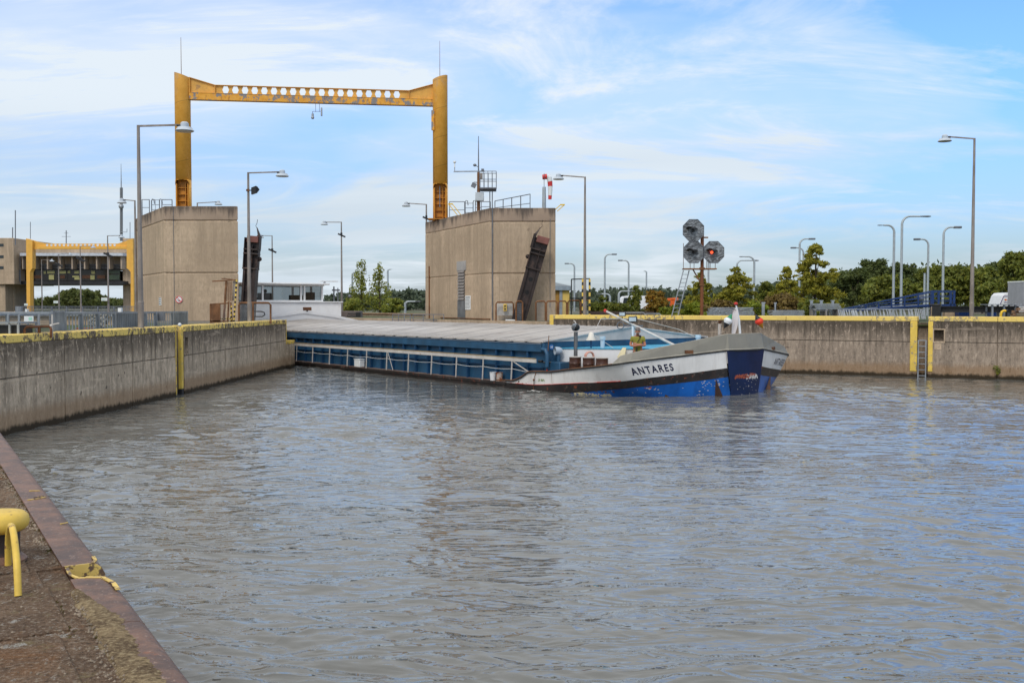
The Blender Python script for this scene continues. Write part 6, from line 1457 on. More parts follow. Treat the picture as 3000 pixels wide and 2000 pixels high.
MB().box(xm - 3, b.x + .02, 81.98, 86, zb_, ze - .01).build('fascia', paint('grey_fascia', (.26, .31, .36), .5), k_, world=True); MB().box(xm - 3, b.x - .2, 82.3, 86, GZ, zb_).build('wall', paint('ochre_kiosk_wall', (.36, .19, .04), .7, 0, .15), k_, world=True); MB().box(b.x - .75, b.x - .18, 82.25, 86, GZ, zb_).build('corner_wall', paint('yellow_kiosk_corner', (.66, .46, .12), .7), k_, world=True); MB().box(b.x - 1.0, b.x - .76, 82.2, 82.29, GZ, zb_).build('downpipe', GALV, k_, world=True)
# ---------------------------------------------------------------- storage yard on the right
GRP = 'stacks of galvanised steel in the yard'
def bar_stack(lab, x0_, x1_, y0, y1, Y, rows_, messy=False, zb=None):
    a, b = at(x0_, y1, Y), at(x1_, y0, Y); t = thing('steel_stack', lab, 'steel stack', (a.x, Y, GZ), 0, GRP); mb = MB(); rn = random.Random(int(x0_)); hgt = (b.z - (zb or a.z)) / rows_; zb_ = zb or a.z
    if zb_ > GZ + .1: 
        mq = MB()
        for x in np.linspace(a.x + .1, b.x - .1, 3): mq.box(x - .05, x + .05, Y, Y + .8, GZ, zb_ - .004)
        mq.build('bearers', POLE, t, world=True)
    for k in range(rows_):
        for j in range(3):
            ox = rn.uniform(-.12, .12); mb.box(a.x + ox + .02 * k, b.x + ox * .5, Y + j * .28, Y + j * .28 + .22, zb_ + hgt * k, zb_ + hgt * (k + .72))
    mb.build('bars', GALV, t, world=True, smooth=False)
    if messy:
        mb = MB()
        for _ in range(90): x = a.x + rn.uniform(-.15, .75); z = rn.uniform(zb_, b.z - .12); an = rn.uniform(-1, 1); mb.bar((x - .09, Y - .05 + rn.uniform(-.05, .05), z - .06 * an), (x + .09, Y - .06, z + .06 * an), .03)
        mb.build('bar_ends', GALV, t, world=True, smooth=False)
bar_stack('bundle of galvanised steel profiles behind the cone pennants', 2082, 2208, 899, 926, 52.5, 5, True)
bar_stack('low stack of galvanised profiles between bow pennants and the yard bench', 2258, 2357, 908, 926, 50.5, 6)
bar_stack('raised stack of galvanised profiles left of the leaning frames', 2382, 2462, 888, 906, 52, 6)
for lab, x, y0 in (('single galvanised upright profile with a split top behind the wall', 2236, 886), ('thin hooked galvanised upright beside the split-top one', 2271, 887)):
    a = at(x, y0, 51.5); t = thing('steel_upright', lab, 'steel upright', (a.x, 51.5, GZ), 0, 'galvanised uprights in the yard'); w_ = .07 if 'split' in lab and 'single' in lab else .035
    mb = MB(); mb.box(-w_, w_, -.05, .05, 0, a.z - GZ); mb.box(-w_ - .02, w_ + .03, -.06, .06, a.z - GZ - .05, a.z - GZ + .02); mb.build('profile', GALV, t)
for i, (lab, x) in enumerate((('leftmost grey rack post above the raised stack', 2389), ('middle grey rack post above the raised stack', 2418), ('right grey rack post at the end of the raised stack', 2452))):
    a = at(x, 879, 52.3); t = thing('rack_post', lab, 'rack post', (a.x, 53, GZ), 0, 'rack posts around the raised stack'); MB().box(-.06, .06, -.05, .05, 0, a.z - GZ).box(-.1, .1, -.06, .06, a.z - GZ - .04, a.z - GZ).build('post', GALV, t)
t = thing('work_bench', 'grey trestle bench with orange and yellow tins under the raised stack', 'bench', (at(2410, 920, 50).x, 50, GZ)); a, b = at(2385, 908, 50), at(2432, 908, 50); mb = MB(); mb.box(a.x, b.x, 49.8, 50.3, a.z - .04, a.z)
for x in (a.x + .05, b.x - .05): mb.bar((x, 49.9, GZ), (x, 49.9, a.z - .04), .06); mb.bar((x, 50.2, GZ), (x, 50.2, a.z - .04), .06)
mb.build('bench_frame', GALVD, t, world=True)
for lab, x, y, c_ in (('small orange tin beside the trestle bench', 2378, 905, ORANGE), ('small yellow tin under the trestle bench', 2366, 922, YEL)):
    a = at(x, y, 50.2); t = thing('paint_tin', lab, 'tin', (a.x, 50.2, GZ), 0, 'paint tins at the bench'); MB().lathe([(.12, 0), (.12, .25), (.125, .26)], n=14).build('tin', c_, t); MB().lathe([(.125, .262), (.11, .28)], n=14).build('tin_lid', GALV, t)
t = thing('leaning_frames', 'long pile of leaning galvanised ladder frames behind the wall', 'frame pile', (at(2590, 920, 48.5).x, 48.5, GZ), 0, GRP); mb = MB(); rn = random.Random(9); x = 2462
while x < 2726:
    a, b = at(x, 927, 48.6), at(x - rn.uniform(3, 9), 906.5 + rn.uniform(-.6, 1.5), 49.2); mb.bar((a.x, a.y, GZ + .2), b, .05, .03); x += rn.choice((3.2, 4.5, 6, 8, 10))
a, b = at(2456, 906, 49.2), at(2722, 905, 49.0); mb.bar(a, b, .05, .04); mb.bar(at(2456, 924, 48.6), at(2722, 924, 48.4), .04)
mb.build('frames', GALV, t, world=True, smooth=False)
# blue ramp
t = thing('blue_ramp', 'dark blue railed ramp climbing to the right behind the wall', 'ramp', (at(2730, 900, 56).x, 56, GZ)); 
for Yr, dy in ((56, 0), (58.2, 4)):
    mb = MB(); P = [at(2463, 907 - dy * .3, Yr), at(2731, 852 + dy, Yr), at(2799, 852 + dy, Yr)]; Q = [at(2463, 912, Yr), at(2731, 893 + dy, Yr), at(2799, 893 + dy, Yr)]
    for f in (0, .33, .66, 1.0):
        for k in range(2): mb.bar(P[k].lerp(Q[k], f), P[k + 1].lerp(Q[k + 1], f), .06 if f in (0,) else .04 if f < 1 else .10)
    for x in (2500, 2536, 2574, 2612, 2650, 2690):
        f = (x - 2463) / (2731 - 2463); mb.bar(P[0].lerp(P[1], f), Q[0].lerp(Q[1], f), .075)
    for x in (2731, 2750, 2785, 2795): f = (x - 2731) / 68; a = P[1].lerp(P[2], f); mb.bar(a, (a.x, a.y, (GZ if x < 2740 else Q[1].z)), .16 if x == 2731 else .10)
    mb.build('ramp_railing', BLUERAIL, t, world=True, smooth=False)
mb = MB(); a, b, c = at(2463, 912, 56), at(2731, 893, 56), at(2799, 893, 56); mb.bar(a + Vector((0, 1, 0)), b + Vector((0, 1, 0)), 2, .06); mb.bar(b + Vector((0, 1, 0)), c + Vector((0, 1, 0)), 2, .06); mb.build('ramp_deck', GALVD, t, world=True, smooth=False)
# black beam on galvanised trestles, concrete blocks, pallets
t = thing('black_beam', 'long black steel beam lying on galvanised trestles behind the wall', 'beam', (at(2860, 905, 47.6).x, 47.6, GZ)); a, b = at(2755, 905, 48.2), at(2985, 905, 46.6)
mb = MB(frame((a.x, a.y), (b.x, b.y))); ln = math.hypot(b.x - a.x, b.y - a.y); z0_, z1_ = ztop(915, 47.5), ztop(897, 47.5); mb.box(0, ln, 0, .04, z0_, z1_); mb.box(0, ln, -.15, .19, z1_ - .03, z1_); mb.box(0, ln, -.15, .19, z0_, z0_ + .03); mb.build('beam_body', BLACK, t, world=True, smooth=False)
mb = MB(frame((a.x, a.y), (b.x, b.y))); mb.box(-.35, .05, -.3, .2, GZ, ztop(890, 48)); mb.box(-.5, .0, -.32, .1, ztop(896, 48), ztop(891, 48)); mb.build('beam_end', BLACK, t, world=True, bevel=.03)
mb = MB()
for x in (2895, 2929, 2962): p = at(x, 905, 47.0); mb.bar((p.x, 46.6, GZ), (p.x, 46.6, ztop(892, 46.6)), .08); mb.box(p.x - .2, p.x + .2, 46.4, 47.4, ztop(893, 46.6), ztop(890.5, 46.6)); mb.bar((p.x, 47.2, GZ), (p.x, 47.2, ztop(893, 47)), .08)
mb.build('trestles', GALV, t, world=True)
for lab, x0_, x1_, y0 in (('narrow upright concrete block at the foot of the blue ramp', 2736, 2751, 899), ('low concrete block left of the tall bell-shade pole', 2770, 2806, 913)):
    a, b = at(x0_, y0, 49), at(x1_, y0, 49); t = thing('concrete_block', lab, 'concrete block', (a.x, 49, GZ), 0, 'concrete blocks behind the wall'); MB().box(a.x, b.x, 49, 49.4, GZ, a.z).build('block', CONC_T, t, world=True, bevel=.03)
for lab, x0_, x1_ in (('blue plastic crate under the black beam, beside the concrete block', 2808, 2848), ('blue slatted crate between the galvanised trestles', 2903, 2925)):
    a, b = at(x0_, 914, 48.6), at(x1_, 914, 48.6); t = thing('blue_crate', lab, 'crate', (a.x, 48.6, GZ), 0, 'blue crates under the black beam'); mb = MB(); mb.box(a.x, b.x, 48.6, 49.2, GZ, a.z)
    k = a.x
    while k < b.x: mb.box(k, k + .03, 48.57, 48.6, GZ, a.z); k += .1
    mb.build('crate_body', BLUERAIL, t, world=True, smooth=False)
for i in range(4):
    lab = ['bottom weathered pallet of the stack at the right edge', 'second weathered pallet from below at the right edge', 'third weathered pallet with orange end block', 'topmost weathered pallet under the grey cabinet'][i]
    a = at((2942, 2948, 2945, 2962)[i], 920, 46.2); z0_ = GZ + .30 + i * .125; t = thing('wooden_pallet', lab, 'pallet', (a.x, 45.6, z0_), R(-26 + (i % 2) * 5), 'wooden pallets stacked behind the wall')
    if i == 0: pass
    mb = MB()
    for k in range(5): mb.box(0, 1.9, k * .2, k * .2 + .12, .085, .105)
    for k in range(3): mb.box(0, 1.9, k * .42, k * .42 + .1, 0, .02)
    mb.build('boards', WOOD, t, smooth=False); mb = MB()
    for x in (0, .9, 1.78):
        for k in range(3): mb.box(x, x + .12, k * .42, k * .42 + .1, .021, .084)
    mb.build('blocks', WOOD, t, smooth=False)
t = thing('timber_baulk', 'dark timber baulks carrying the pallet stack', 'timber', (at(2950, 920, 46.2).x, 45.7, GZ), R(-26)); MB().box(.1, .3, 0, .9, 0, .295).box(1.5, 1.7, 0, .9, 0, .295).build('baulks', DARK, t, smooth=False)
a = at(2926, 925, 45.8); t = thing('yellow_pipe_bend', 'bright yellow bent pipe standing on the wall by the pallets', 'pipe', (a.x, 45.6, ZR - .3)); MB().tube([(0, 0, 0), (0, 0, .42), (.04, 0, .52), (.12, 0, .56), (.22, 0, .56)], .055, 8).build('pipe', YEL, t); MB().cyl((.22, 0, .56), (.30, 0, .56), .06, n=8).build('pipe_end', BLACK, t)
# vans
def van(lab, px, py, Y, Lx, mark=True, front=-1):
    a = at(px, py, Y); t = thing('white_van', lab, 'van', (a.x, Y, GZ)); H = a.z - GZ; H = max(1.9, H); Wd = 1.9
    bodyp = [(0, .35), (0, .9), (.25, H - .25), (.45, H - .03), (.8, H), (Lx - .2, H), (Lx, H - .25), (Lx, .35)]
    mb = MB(); mb.xprism(bodyp, 0, Wd); mb.build('body', WHITE, t, bevel=.06, smooth=False)
    mb = MB(); mb.xprism([(.35, H * .52), (.5, H - .2), (1.1, H - .2), (1.1, H * .52)], -.01, .0) ; mb.build('side_window', GLASSD, t)
    mb = MB()
    for x in (.6, Lx - .7): mb.lathe([(.33, 0), (.33, .2)], (x, -.02, .33), 18, 'Y')
    mb.build('wheels', BLACK, t); return t, H
v1, H1 = van('white van with violet outline and small logos at the right edge', 2928, 868, 78, 4.4); 
v1.children[0]; 
for o in list(v1.children):
    if o.name.startswith('side_window'): bpy.data.objects.remove(o)
mb = MB(); VIO = paint('violet_line', (.10, .06, .22), .5); P = [(.05, .95), (.33, H1 - .28), (1.75, H1 - .28), (2.0, .95)]
for p, q_ in zip(P[:-1], P[1:]): mb.bar((p[0], -.012, p[1]), (q_[0], -.012, q_[1]), .02, .05)
mb.build('violet_outline', VIO, v1)
def flat_text(body, m, parent, M, h, nm='lettering', world=False):
    cu = bpy.data.curves.new('tmp', 'FONT'); cu.body = body; cu.size = h * 1.35; ob = bpy.data.objects.new('tmp', cu); C.objects.link(ob); bpy.context.view_layer.update()
    me = bpy.data.meshes.new_from_object(ob.evaluated_get(bpy.context.evaluated_depsgraph_get())); bpy.data.objects.remove(ob); me.transform(M); me.materials.clear(); me.materials.append(m)
    o = bpy.data.objects.new(nm, me); C.objects.link(o); o.parent = parent; MW[o.name] = MW[parent.name]; return o
RX = Matrix.Rotation(R(90), 4, 'X')
flat_text('iri', paint('van_red_text', (.55, .05, .06), .5), v1, Matrix.Translation((1.25, -.02, H1 - .82)) @ RX, .22)
mb = MB(); mb.xprism([(.36, H1 - .56), (.5, H1 - .5), (.6, H1 - .56), (.5, H1 - .64)], -.02, -.01); mb.build('orange_emblem', ORANGE, v1); mb = MB(); mb.box(.62, 1.1, -.02, -.01, H1 - .6, H1 - .52); mb.box(.35, .75, -.02, -.01, H1 - .78, H1 - .73); mb.box(.3, .6, -.02, -.01, H1 - .98, H1 - .92); mb.build('violet_text_lines', VIO, v1)
v2, H2 = van('white van half hidden by bushes left of the signal ladder', 1814, 880, 105, 4.2)
a = at(2980, 825, 74); t = thing('box_truck', 'tall light grey box trailer cut by the right edge of the photo', 'truck', (a.x, 73, GZ)); H = a.z - GZ; TG = paint('trailer_grey', (.34, .345, .37), .5, 0, .08)
MB().box(0, 7, 0, 2.4, .75, H).build('trailer_box', TG, t, bevel=.03); mb = MB(); mb.box(-.02, 7.02, -.02, 2.42, .7, .8); mb.box(-.02, .05, -.02, 2.42, H - .05, H + .03); mb.box(0, 7, -.02, 2.42, H, H + .04); mb.build('trailer_trim', SIGNW, t); mb = MB()
for x in (1.2, 5.4): mb.lathe([(.45, 0), (.45, .25)], (x, .0, .45), 20, 'Y')
mb.build('wheels', BLACK, t); flat_text('Ütch', paint('purple_text', (.16, .06, .38), .5), t, Matrix.Translation((.1, -.03, H - .85)) @ RX, .28); mb = MB(); mb.box(.1, 1.0, -.03, -.02, H - .95, H - .93); mb.build('purple_underline', VIO, t)
# railings and low walls just behind the harbour wall
t = thing('pipe_railing', 'pale pipe railing with rounded ends behind the wall below the bushes', 'railing', (at(1880, 920, 53).x, 53.2, GZ)); mb = MB()
for x0_, x1_, y in ((1818, 1890, 916), (1893, 1937, 919)):
    a, b = at(x0_, y, 53.6), at(x1_, y, 53); mb.tube([(a.x, a.y, GZ), (a.x, a.y, a.z), (b.x - .1, b.y, b.z), (b.x, b.y, b.z - .08), (b.x, b.y, GZ)], .035, 6)
    n_ = int((b.x - a.x) / .12)
    for k in range(n_): q_ = a.lerp(b, k / n_); mb.bar((q_.x, q_.y, GZ), (q_.x, q_.y, q_.z - .06), .012)
mb.build('rail_pipes', GALV, t, world=True)
t = thing('dark_low_wall', 'low dark stone wall below the bushes behind the yellow coping', 'wall', (at(1770, 920, 58).x, 58, GZ)); a, b = at(1729, 912, 58), at(1815, 912, 58); MB().box(a.x, b.x + 2, 58, 58.5, GZ, a.z).build('wall_body', paint('dark_stone', (.07, .05, .04), .9, 0, .3), t, world=True, smooth=False)
t = thing('orange_excavator', 'small orange crane arm behind the signal ladder', 'crane', (at(1965, 900, 85).x, 85, GZ)); p = lambda x, y: at(x, y, 85)
mb = MB(); mb.bar(p(1955, 878), p(1987, 876), .35, .25); mb.bar(p(1972, 905), p(1969, 877), .35); mb.bar(p(1963, 895), p(1972, 880), .12); mb.build('crane_arm', ORANGE, t, world=True, bevel=.04)
# ---------------------------------------------------------------- distant lock head on the left
DY = 165.0
dh = thing('lock_control_building', 'distant concrete lock building with glazed gallery spanning the basin', 'building', (at(210, 900, DY).x, DY, GZ))
def dbox(mb, x0_, x1_, y0, y1, Ya, Yb):
    a, b = at(x0_, (y0 + y1) / 2, Ya), at(x1_, (y0 + y1) / 2, Ya); mb.box(a.x, b.x, Ya, Yb, ztop(y1, Ya), ztop(y0, Ya))
mb = MB(); dbox(mb, -60, 41, 697, 833, DY - 4, DY + 10); dbox(mb, -60, 16, 833.5, 925, DY - 3.5, DY + 6); dbox(mb, 16.5, 41.5, 833.5, 925, DY - 1, DY + 6)
dbox(mb, 41.5, 405, 717, 742, DY + 1, DY + 9); dbox(mb, 359, 420, 698, 925, DY + 2, DY + 12); dbox(mb, 359, 405, 742, 832, DY, DY + 1.9); mb.build('concrete_body', CONC_T, dh, world=True, smooth=False, bevel=.1)
mb = MB(); dbox(mb, 58, 360, 741, 749.5, DY - 3, DY + 1.9); mb.build('roof_edge', paint('light_roof_sheet', (.52, .55, .60), .5), dh, world=True)
mb = MB(); dbox(mb, 60, 360, 750, 792, DY - .2, DY + .9); mb.build('upper_wall', CONC_T, dh, world=True, smooth=False)
mb = MB()
for k in range(3): dbox(mb, 60, 358, 774 + k * 5, 776.5 + k * 5, DY - .8, DY - .2)
mb.build('sun_louvres', GALVD, dh, world=True)
mb = MB()
for x in (66, 102.5, 139, 175.5, 211, 247.5, 283, 319.5, 355): dbox(mb, x - 1.8, x + 1.8, 750, 788, DY - 2.4, DY - .85)
mb.each('gallery_fin', paint('fin_concrete', (.42, .33, .25), .8), dh, world=True, smooth=False)
mb = MB(); dbox(mb, 58, 352, 789, 822, DY - .4, DY - .3); dk = mb.build('gallery_glass', paint('dark_gallery_glass', (.018, .014, .010), .12, 0, .3), dh, world=True)
mb = MB(); dbox(mb, 46, 362, 823, 833, DY - 2, DY + 8); dbox(mb, 50, 352, 788, 790, DY - 1, DY - .41); dbox(mb, 62, 350, 793, 822, DY + .6, DY + 6); mb.build('gallery_floor', BLACK, dh, world=True)
GLW = bpy.data.materials.new('painted_through_daylight'); GLW.use_nodes = True; gb = GLW.node_tree.nodes['Principled BSDF']; gb.inputs['Base Color'].default_value = (.45, .42, .16, 1); gb.inputs['Roughness'].default_value = .4
mb = MB()
for x0_, x1_, y0, y1 in ((128, 134, 794, 802), (138, 160, 793, 801), (143, 158, 805, 819), (174, 193, 793, 801), (198, 206, 793, 800), (218, 232, 793, 801), (212, 232, 808, 812), (218, 233, 813, 819), (267, 278, 793, 802), (265, 277, 806, 819)): dbox(mb, x0_, x1_, y0, y1, DY - .5, DY - .41)
[setattr(o_, 'parent', dk) for o_ in mb.each('painted_daylight_pane', GLW, dh, world=True)]  # opaque panes coloured as daylight showing through the gallery
mb = MB()
for x0_, x1_ in ((100, 122), (176, 190), (240, 265), (285, 308)): dbox(mb, x0_, x1_, 806, 816, DY - .47, DY - .41)
[setattr(o_, 'parent', dk) for o_ in mb.each('interior_desk', paint('brown_interior', (.09, .035, .012), .5), dh, world=True)]
mb = MB(); dbox(mb, 319, 351, 791, 801, DY - .5, DY - .41); dbox(mb, 319, 350, 805, 819, DY - .5, DY - .41); [setattr(o_, 'parent', dk) for o_ in mb.each('green_pane', paint('green_panes', (.05, .075, .045), .2), dh, world=True)]
mb = MB()
for y in (715, 749, 781): dbox(mb, -2, 10, y - 1, y + 7, DY - 4.06, DY - 3.99)
mb.each('window', GLASSD, dh, world=True); mb = MB(); dbox(mb, 17, 34, 896, 918, DY - 1.1, DY - .99); mb.build('door', FENCEG, dh, world=True)
mb = MB(); dbox(mb, 46, 58, 790, 825, DY - 2.5, DY - 2.4); dbox(mb, 58, 60, 750, 833, DY - 2.6, DY - 2.5); mb.build('stair_tower', GALVD, dh, world=True)
g2 = thing('lock_gantry', 'small distant yellow portal gantry with pierced beam at the far left', 'gantry', (at(90, 900, 150).x, 150, GZ)); GYF = paint('distant_gantry_yellow', (.78, .42, .07), .5, 0, .08, (.45, .22, .05), (.6, .75), .6)
mb = MB()
for (xo, xi, xin2, yo, yi) in ((80, 98.5, 91.5, 699, 705), (392, 374, 385.5, 699, 705)):
    p = [at(xo, yo, 150), at(xi, yi, 150), at(xi, 786, 150), at((xi + xin2) / 2, 790, 150), at(xin2, 797, 150), at(xin2 + (.8 if xo < 200 else .6), 914, 150), at(xo + (2 if xo < 200 else 3.5), 914, 150)]
    mb.xprism([(q_.x, q_.z) for q_ in p], 149.6, 150.7)
mb.build('column', GYF, g2, world=True, smooth=False)
mb = MB(); p = [at(98, 705, 150), at(132, 713.5, 150), at(343, 713.5, 150), at(374, 705, 150), at(374, 730, 150), at(98, 730, 150)]; mb.xprism([(q_.x, q_.z) for q_ in p], 150.1, 150.3); mb.box(at(98, 0, 150).x, at(374, 0, 150).x, 149.8, 150.6, ztop(730, 150), ztop(722, 150)); mb.build('beam', GYF, g2, world=True, smooth=False)
mb = MB()
for k in range(17):
    c = at(137.5 + k * 12.35, 718, 150); mb.lathe([(.20, -.02), (.20, .0)], (c.x, 150.09, c.z), 6, 'Y')
mb.build('beam_sky_discs', paint('painted_sky_gap', (.62, .68, .72), .5), g2, world=True)  # pale discs paint the bright sky showing through the beam
mb = MB()
for x, y0, y1 in ((89, 650, 700), (381, 651, 699)): a, b = at(x, y0, 150), at(x, y1, 150); mb.bar(a, b, .07)
mb.build('lightning_rod', GALVD, g2, world=True)
for lab, x, y0, y1, Y in (('thin antenna rod on the distant building, left of the portal', 45, 616, 718, 160), ('short thin antenna at the far left corner of the distant building', 37, 666, 698, 162), ('branched aerial on the roof behind the distant portal beam', 194, 675, 714, 168)):
    a, b = at(x, y0, Y), at(x, y1, Y); t = thing('antenna', lab, 'antenna', tuple(b), 0, 'thin antennas on the distant roofs'); mb = MB(); mb.bar(b, a, .12, .12)
    if 'branched' in lab: 
        for yy, ww in ((683, 6), (693, 13)): c, d = at(x - ww, yy, Y), at(x + ww, yy, Y); mb.bar(c, d, .06)
    mb.build('rod', GALVD, t, world=True)
t = thing('lattice_mast', 'tall lattice radio mast with ladder left of the left tower', 'mast', tuple(at(356, 706, 150))); mb = MB(); 
for x in (352.4, 355, 357.8): mb.bar(at(x, 706, 150), at(x, 550, 150), .10 if x == 352.4 else .17)
for k in range(40): y = 552 + k * 3.8; mb.bar(at(352.4, y, 150), at(355, y + (1 if k % 2 else -1), 150), .07)
mb.build('lattice', paint('mast_grey', (.17, .18, .19), .5, .2), t, world=True); mb = MB(); mb.ball(tuple(at(355, 605, 149.5)), .38); mb.bar(at(352, 680, 149.8), at(372, 680, 149.8), .08); mb.bar(at(372, 680, 149.8), at(372, 670, 149.8), .06); mb.each('dish', GALV, t, world=True); MB().tube([at(355, 550, 150), at(354.5, 480, 150)], .1, 5, .03).build('whip_aerial', GALV, t, world=True)
t = thing('far_railing', 'long grey picket railing across the far quay under the portal', 'railing', (at(200, 905, 118).x, 118, GZ)); mb = MB(); z0_, z1_ = GZ + .15, ztop(897.5, 118); a, b = at(45, 905, 118), at(403, 905, 118); k = a.x
while k < b.x: mb.bar((k, 118, z0_), (k, 118, z1_), .045); k += .17
for z in (z0_, z1_): mb.bar((a.x, 118, z), (b.x, 118, z), .07)
for x in (151, 196, 242, 287, 334): p = at(x, 905, 118); mb.bar((p.x, 118, GZ), (p.x, 118, z1_ + .03), .14)
mb.build('pickets', GALVD, t, world=True, smooth=False)
for lab, x0_, x1_, y0, Y in (('small white meter box beside the right yellow portal column', 345, 355, 902, 117), ('small white box by the left yellow portal column', 73, 79, 905, 117), ('grey control cabinet left behind the far railing', 45, 60, 898, 119)):
    a, b = at(x0_, y0, Y), at(x1_, y0, Y); t = thing('control_box', lab, 'control box', (a.x, Y, GZ), 0, 'small cabinets on the far quay'); MB().box(a.x, b.x, Y, Y + .5, GZ, a.z).build('box_body', SIGNW if 'white' in lab else GALV, t, world=True, bevel=.03)
# ---------------------------------------------------------------- trees
def leafmat(name, c, hue=(1.5, 1.15, .5), trans=.35):
    t = NT(name); P = t.pos(); n = t.noise(.55, P, 3); f = t.noise(3.5, P, 3)
    col = t.mix(t.ramp(n, .35, .65), tuple(x * .62 for x in c), c); col = t.mix(t.ramp(f, .45, .72, 0, .75), col, tuple(min(1, x * h) for x, h in zip(c, hue)))
    m = t.fin(col, .6, 0, .25)
    tr = t.N.new('ShaderNodeBsdfTranslucent'); t.L.new(col, tr.inputs[0]); mx_ = t.N.new('ShaderNodeMixShader'); mx_.inputs[0].default_value = trans
    t.L.new(t.b.outputs[0], mx_.inputs[1]); t.L.new(tr.outputs[0], mx_.inputs[2]); t.L.new(mx_.outputs[0], t.N['Material Output'].inputs[0]); return m
LG = leafmat('oak_leaves', (.19, .225, .045)); LD = leafmat('dark_wood_leaves', (.115, .15, .05), (1.4, 1.2, .7)); LF_ = leafmat('haze_tinted_far_leaves', (.12, .155, .10), (1.2, 1.15, 1.0))  # far leaves: bluish haze of distance mixed into the leaf colour
LY = leafmat('yellow_olive_leaves', (.33, .32, .045), (1.35, 1.1, .6)); LO = leafmat('orange_autumn_leaves', (.40, .27, .05), (1.5, .9, .5)); LP_ = leafmat('poplar_leaves', (.28, .32, .07)); LB = leafmat('brownish_bush_leaves', (.22, .15, .05), (1.2, 1.3, .7)); LH = leafmat('bright_bush_leaves', (.24, .29, .035), (1.5, 1.25, .4))
BARK = paint('bark', (.085, .065, .045), .9, 0, .3)
def leaves(blobs, n, size, seed, flat=.0, lam=.35):
    """blobs: (x, y, z, rx, ry, rz); returns a mesh of many small leaf sprays"""
    rng = np.random.RandomState(seed); B = np.array(blobs, float); wgt = (B[:, 3] * B[:, 5]) ** 1.0; wgt /= wgt.sum(); idx = rng.choice(len(B), n, p=wgt)
    d = rng.normal(size=(n, 3)); d /= np.linalg.norm(d, axis=1)[:, None]; r = rng.uniform(.25, 1, n) ** lam * rng.normal(1, .22, n)
    c = B[idx, :3] + d * B[idx, 3:] * r[:, None]
    nrm = d * .6 + rng.normal(size=(n, 3)) * .7; nrm[:, 2] += .35; nrm /= np.linalg.norm(nrm, axis=1)[:, None]
    t = np.cross(nrm, rng.normal(size=(n, 3))); t /= np.linalg.norm(t, axis=1)[:, None]; b = np.cross(nrm, t); s = size * rng.uniform(.55, 1.35, n)[:, None]
    V = np.stack([c - t * s, c - b * s * .45 + t * s * .1, c + t * s, c + b * s * .45 - t * s * .1], 1).reshape(-1, 3)
    me = bpy.data.meshes.new('leaves'); me.vertices.add(4 * n); me.vertices.foreach_set('co', V.ravel()); me.loops.add(4 * n); me.loops.foreach_set('vertex_index', np.arange(4 * n, dtype=np.int32)); me.polygons.add(n)
    me.polygons.foreach_set('loop_start', (np.arange(n) * 4).astype(np.int32)); me.polygons.foreach_set('loop_total', np.full(n, 4, np.int32)); me.update(calc_edges=True); return me
def mesh_obj(name, me, m, parent):
    me.name = name; me.materials.append(m); o = bpy.data.objects.new(name, me); C.objects.link(o)
    if parent is not None: o.parent = parent; MW[o.name] = MW[parent.name]
    return o
def crown_blobs(kind, h, w_, rn):
    bl = []
    if kind == 'broad':
        for k in range(60):
            z = rn.uniform(.28, .95); env = math.sin(math.pi * min(1, max(.08, (z - .08) / .98)) ** .8) ** .6; a = rn.uniform(0, 6.28); q_ = rn.uniform(.1, .75) * env * w_ / 2; r_ = rn.uniform(.055, .11) * w_
            bl.append((q_ * math.cos(a), q_ * math.sin(a), z * h, r_, r_, r_ * .8))
    elif kind == 'poplar':
        for k in range(90):
            z = rn.uniform(.08, .99); env = (1 - z) ** .55 * .9 + .1; a = rn.uniform(0, 6.28); q_ = rn.uniform(.2, 1) * env * w_ / 2; r_ = rn.uniform(.045, .13) * w_ * (1.25 - z * .6)
            bl.append((q_ * math.cos(a), q_ * math.sin(a), z * h + q_ * .4, r_, r_, r_ * 1.7))
    elif kind == 'tier':
        for k in range(130):
            z = rn.uniform(.04, 1) ** 1.15; env = (1 - z) ** .75 + .06; a = rn.uniform(0, 6.28); q_ = rn.uniform(.1, 1) ** .6 * env * w_ / 2 * rn.uniform(.75, 1.2); r_ = rn.uniform(.03, .08) * w_ * (1.25 - .7 * z)
            bl.append((q_ * math.cos(a), q_ * math.sin(a), z * h - q_ * .1, r_ * 1.2, r_ * 1.2, r_ * .62))
    else:  # bush
        for k in range(40):
            a = rn.uniform(0, 6.28); q_ = rn.uniform(0, .8) * w_ / 2; z = rn.uniform(.15, .82) * (1 - .35 * q_ / (w_ / 2)); r_ = rn.uniform(.07, .14) * min(w_, h * 1.6); bl.append((q_ * math.cos(a), q_ * math.sin(a), z * h, r_, r_, r_ * .75))
    return bl
def tree(name, lab, px, ytop, Y, wpx, kind, m, n, leaf, seed, cat='tree', group=None, ybase=None):
    rn = random.Random(seed); t0 = at(px, ytop, Y); z0 = GZ; H = t0.z - z0; W = wpx / FPX * Y
    t = thing(name, lab, cat, (t0.x, Y, z0), 0, group); bl = crown_blobs(kind, H, W, rn)
    mb = MB(); r0 = .035 * H * .5 + .04; lean = rn.uniform(-.03, .03) * H
    mb.tube([(0, 0, -.05), (lean * .3, 0, H * .3), (lean, 0, H * .62), (lean * .6, 0, H * .9)], r0, 8, .02)
    for b in bl[:(16 if kind != 'bush' else 8)]:
        s_ = Vector((lean * .6, 0, b[2] * .55)); mb.tube([s_, s_.lerp(Vector(b[:3]), .6) + Vector((0, 0, -.04 * H)), Vector(b[:3])], r0 * .35, 5, .012)
    mb.build('trunk', BARK, t); mesh_obj('crown', leaves(bl, n, leaf, seed), m, t); return t
GT = 'young trees behind the harbour wall'
tree('poplar_tree', 'left of the two slender pale green poplars between the towers', 1057, 768, 92, 80, 'poplar', LP_, 1500, .13, 11, group='slender poplars between the towers')
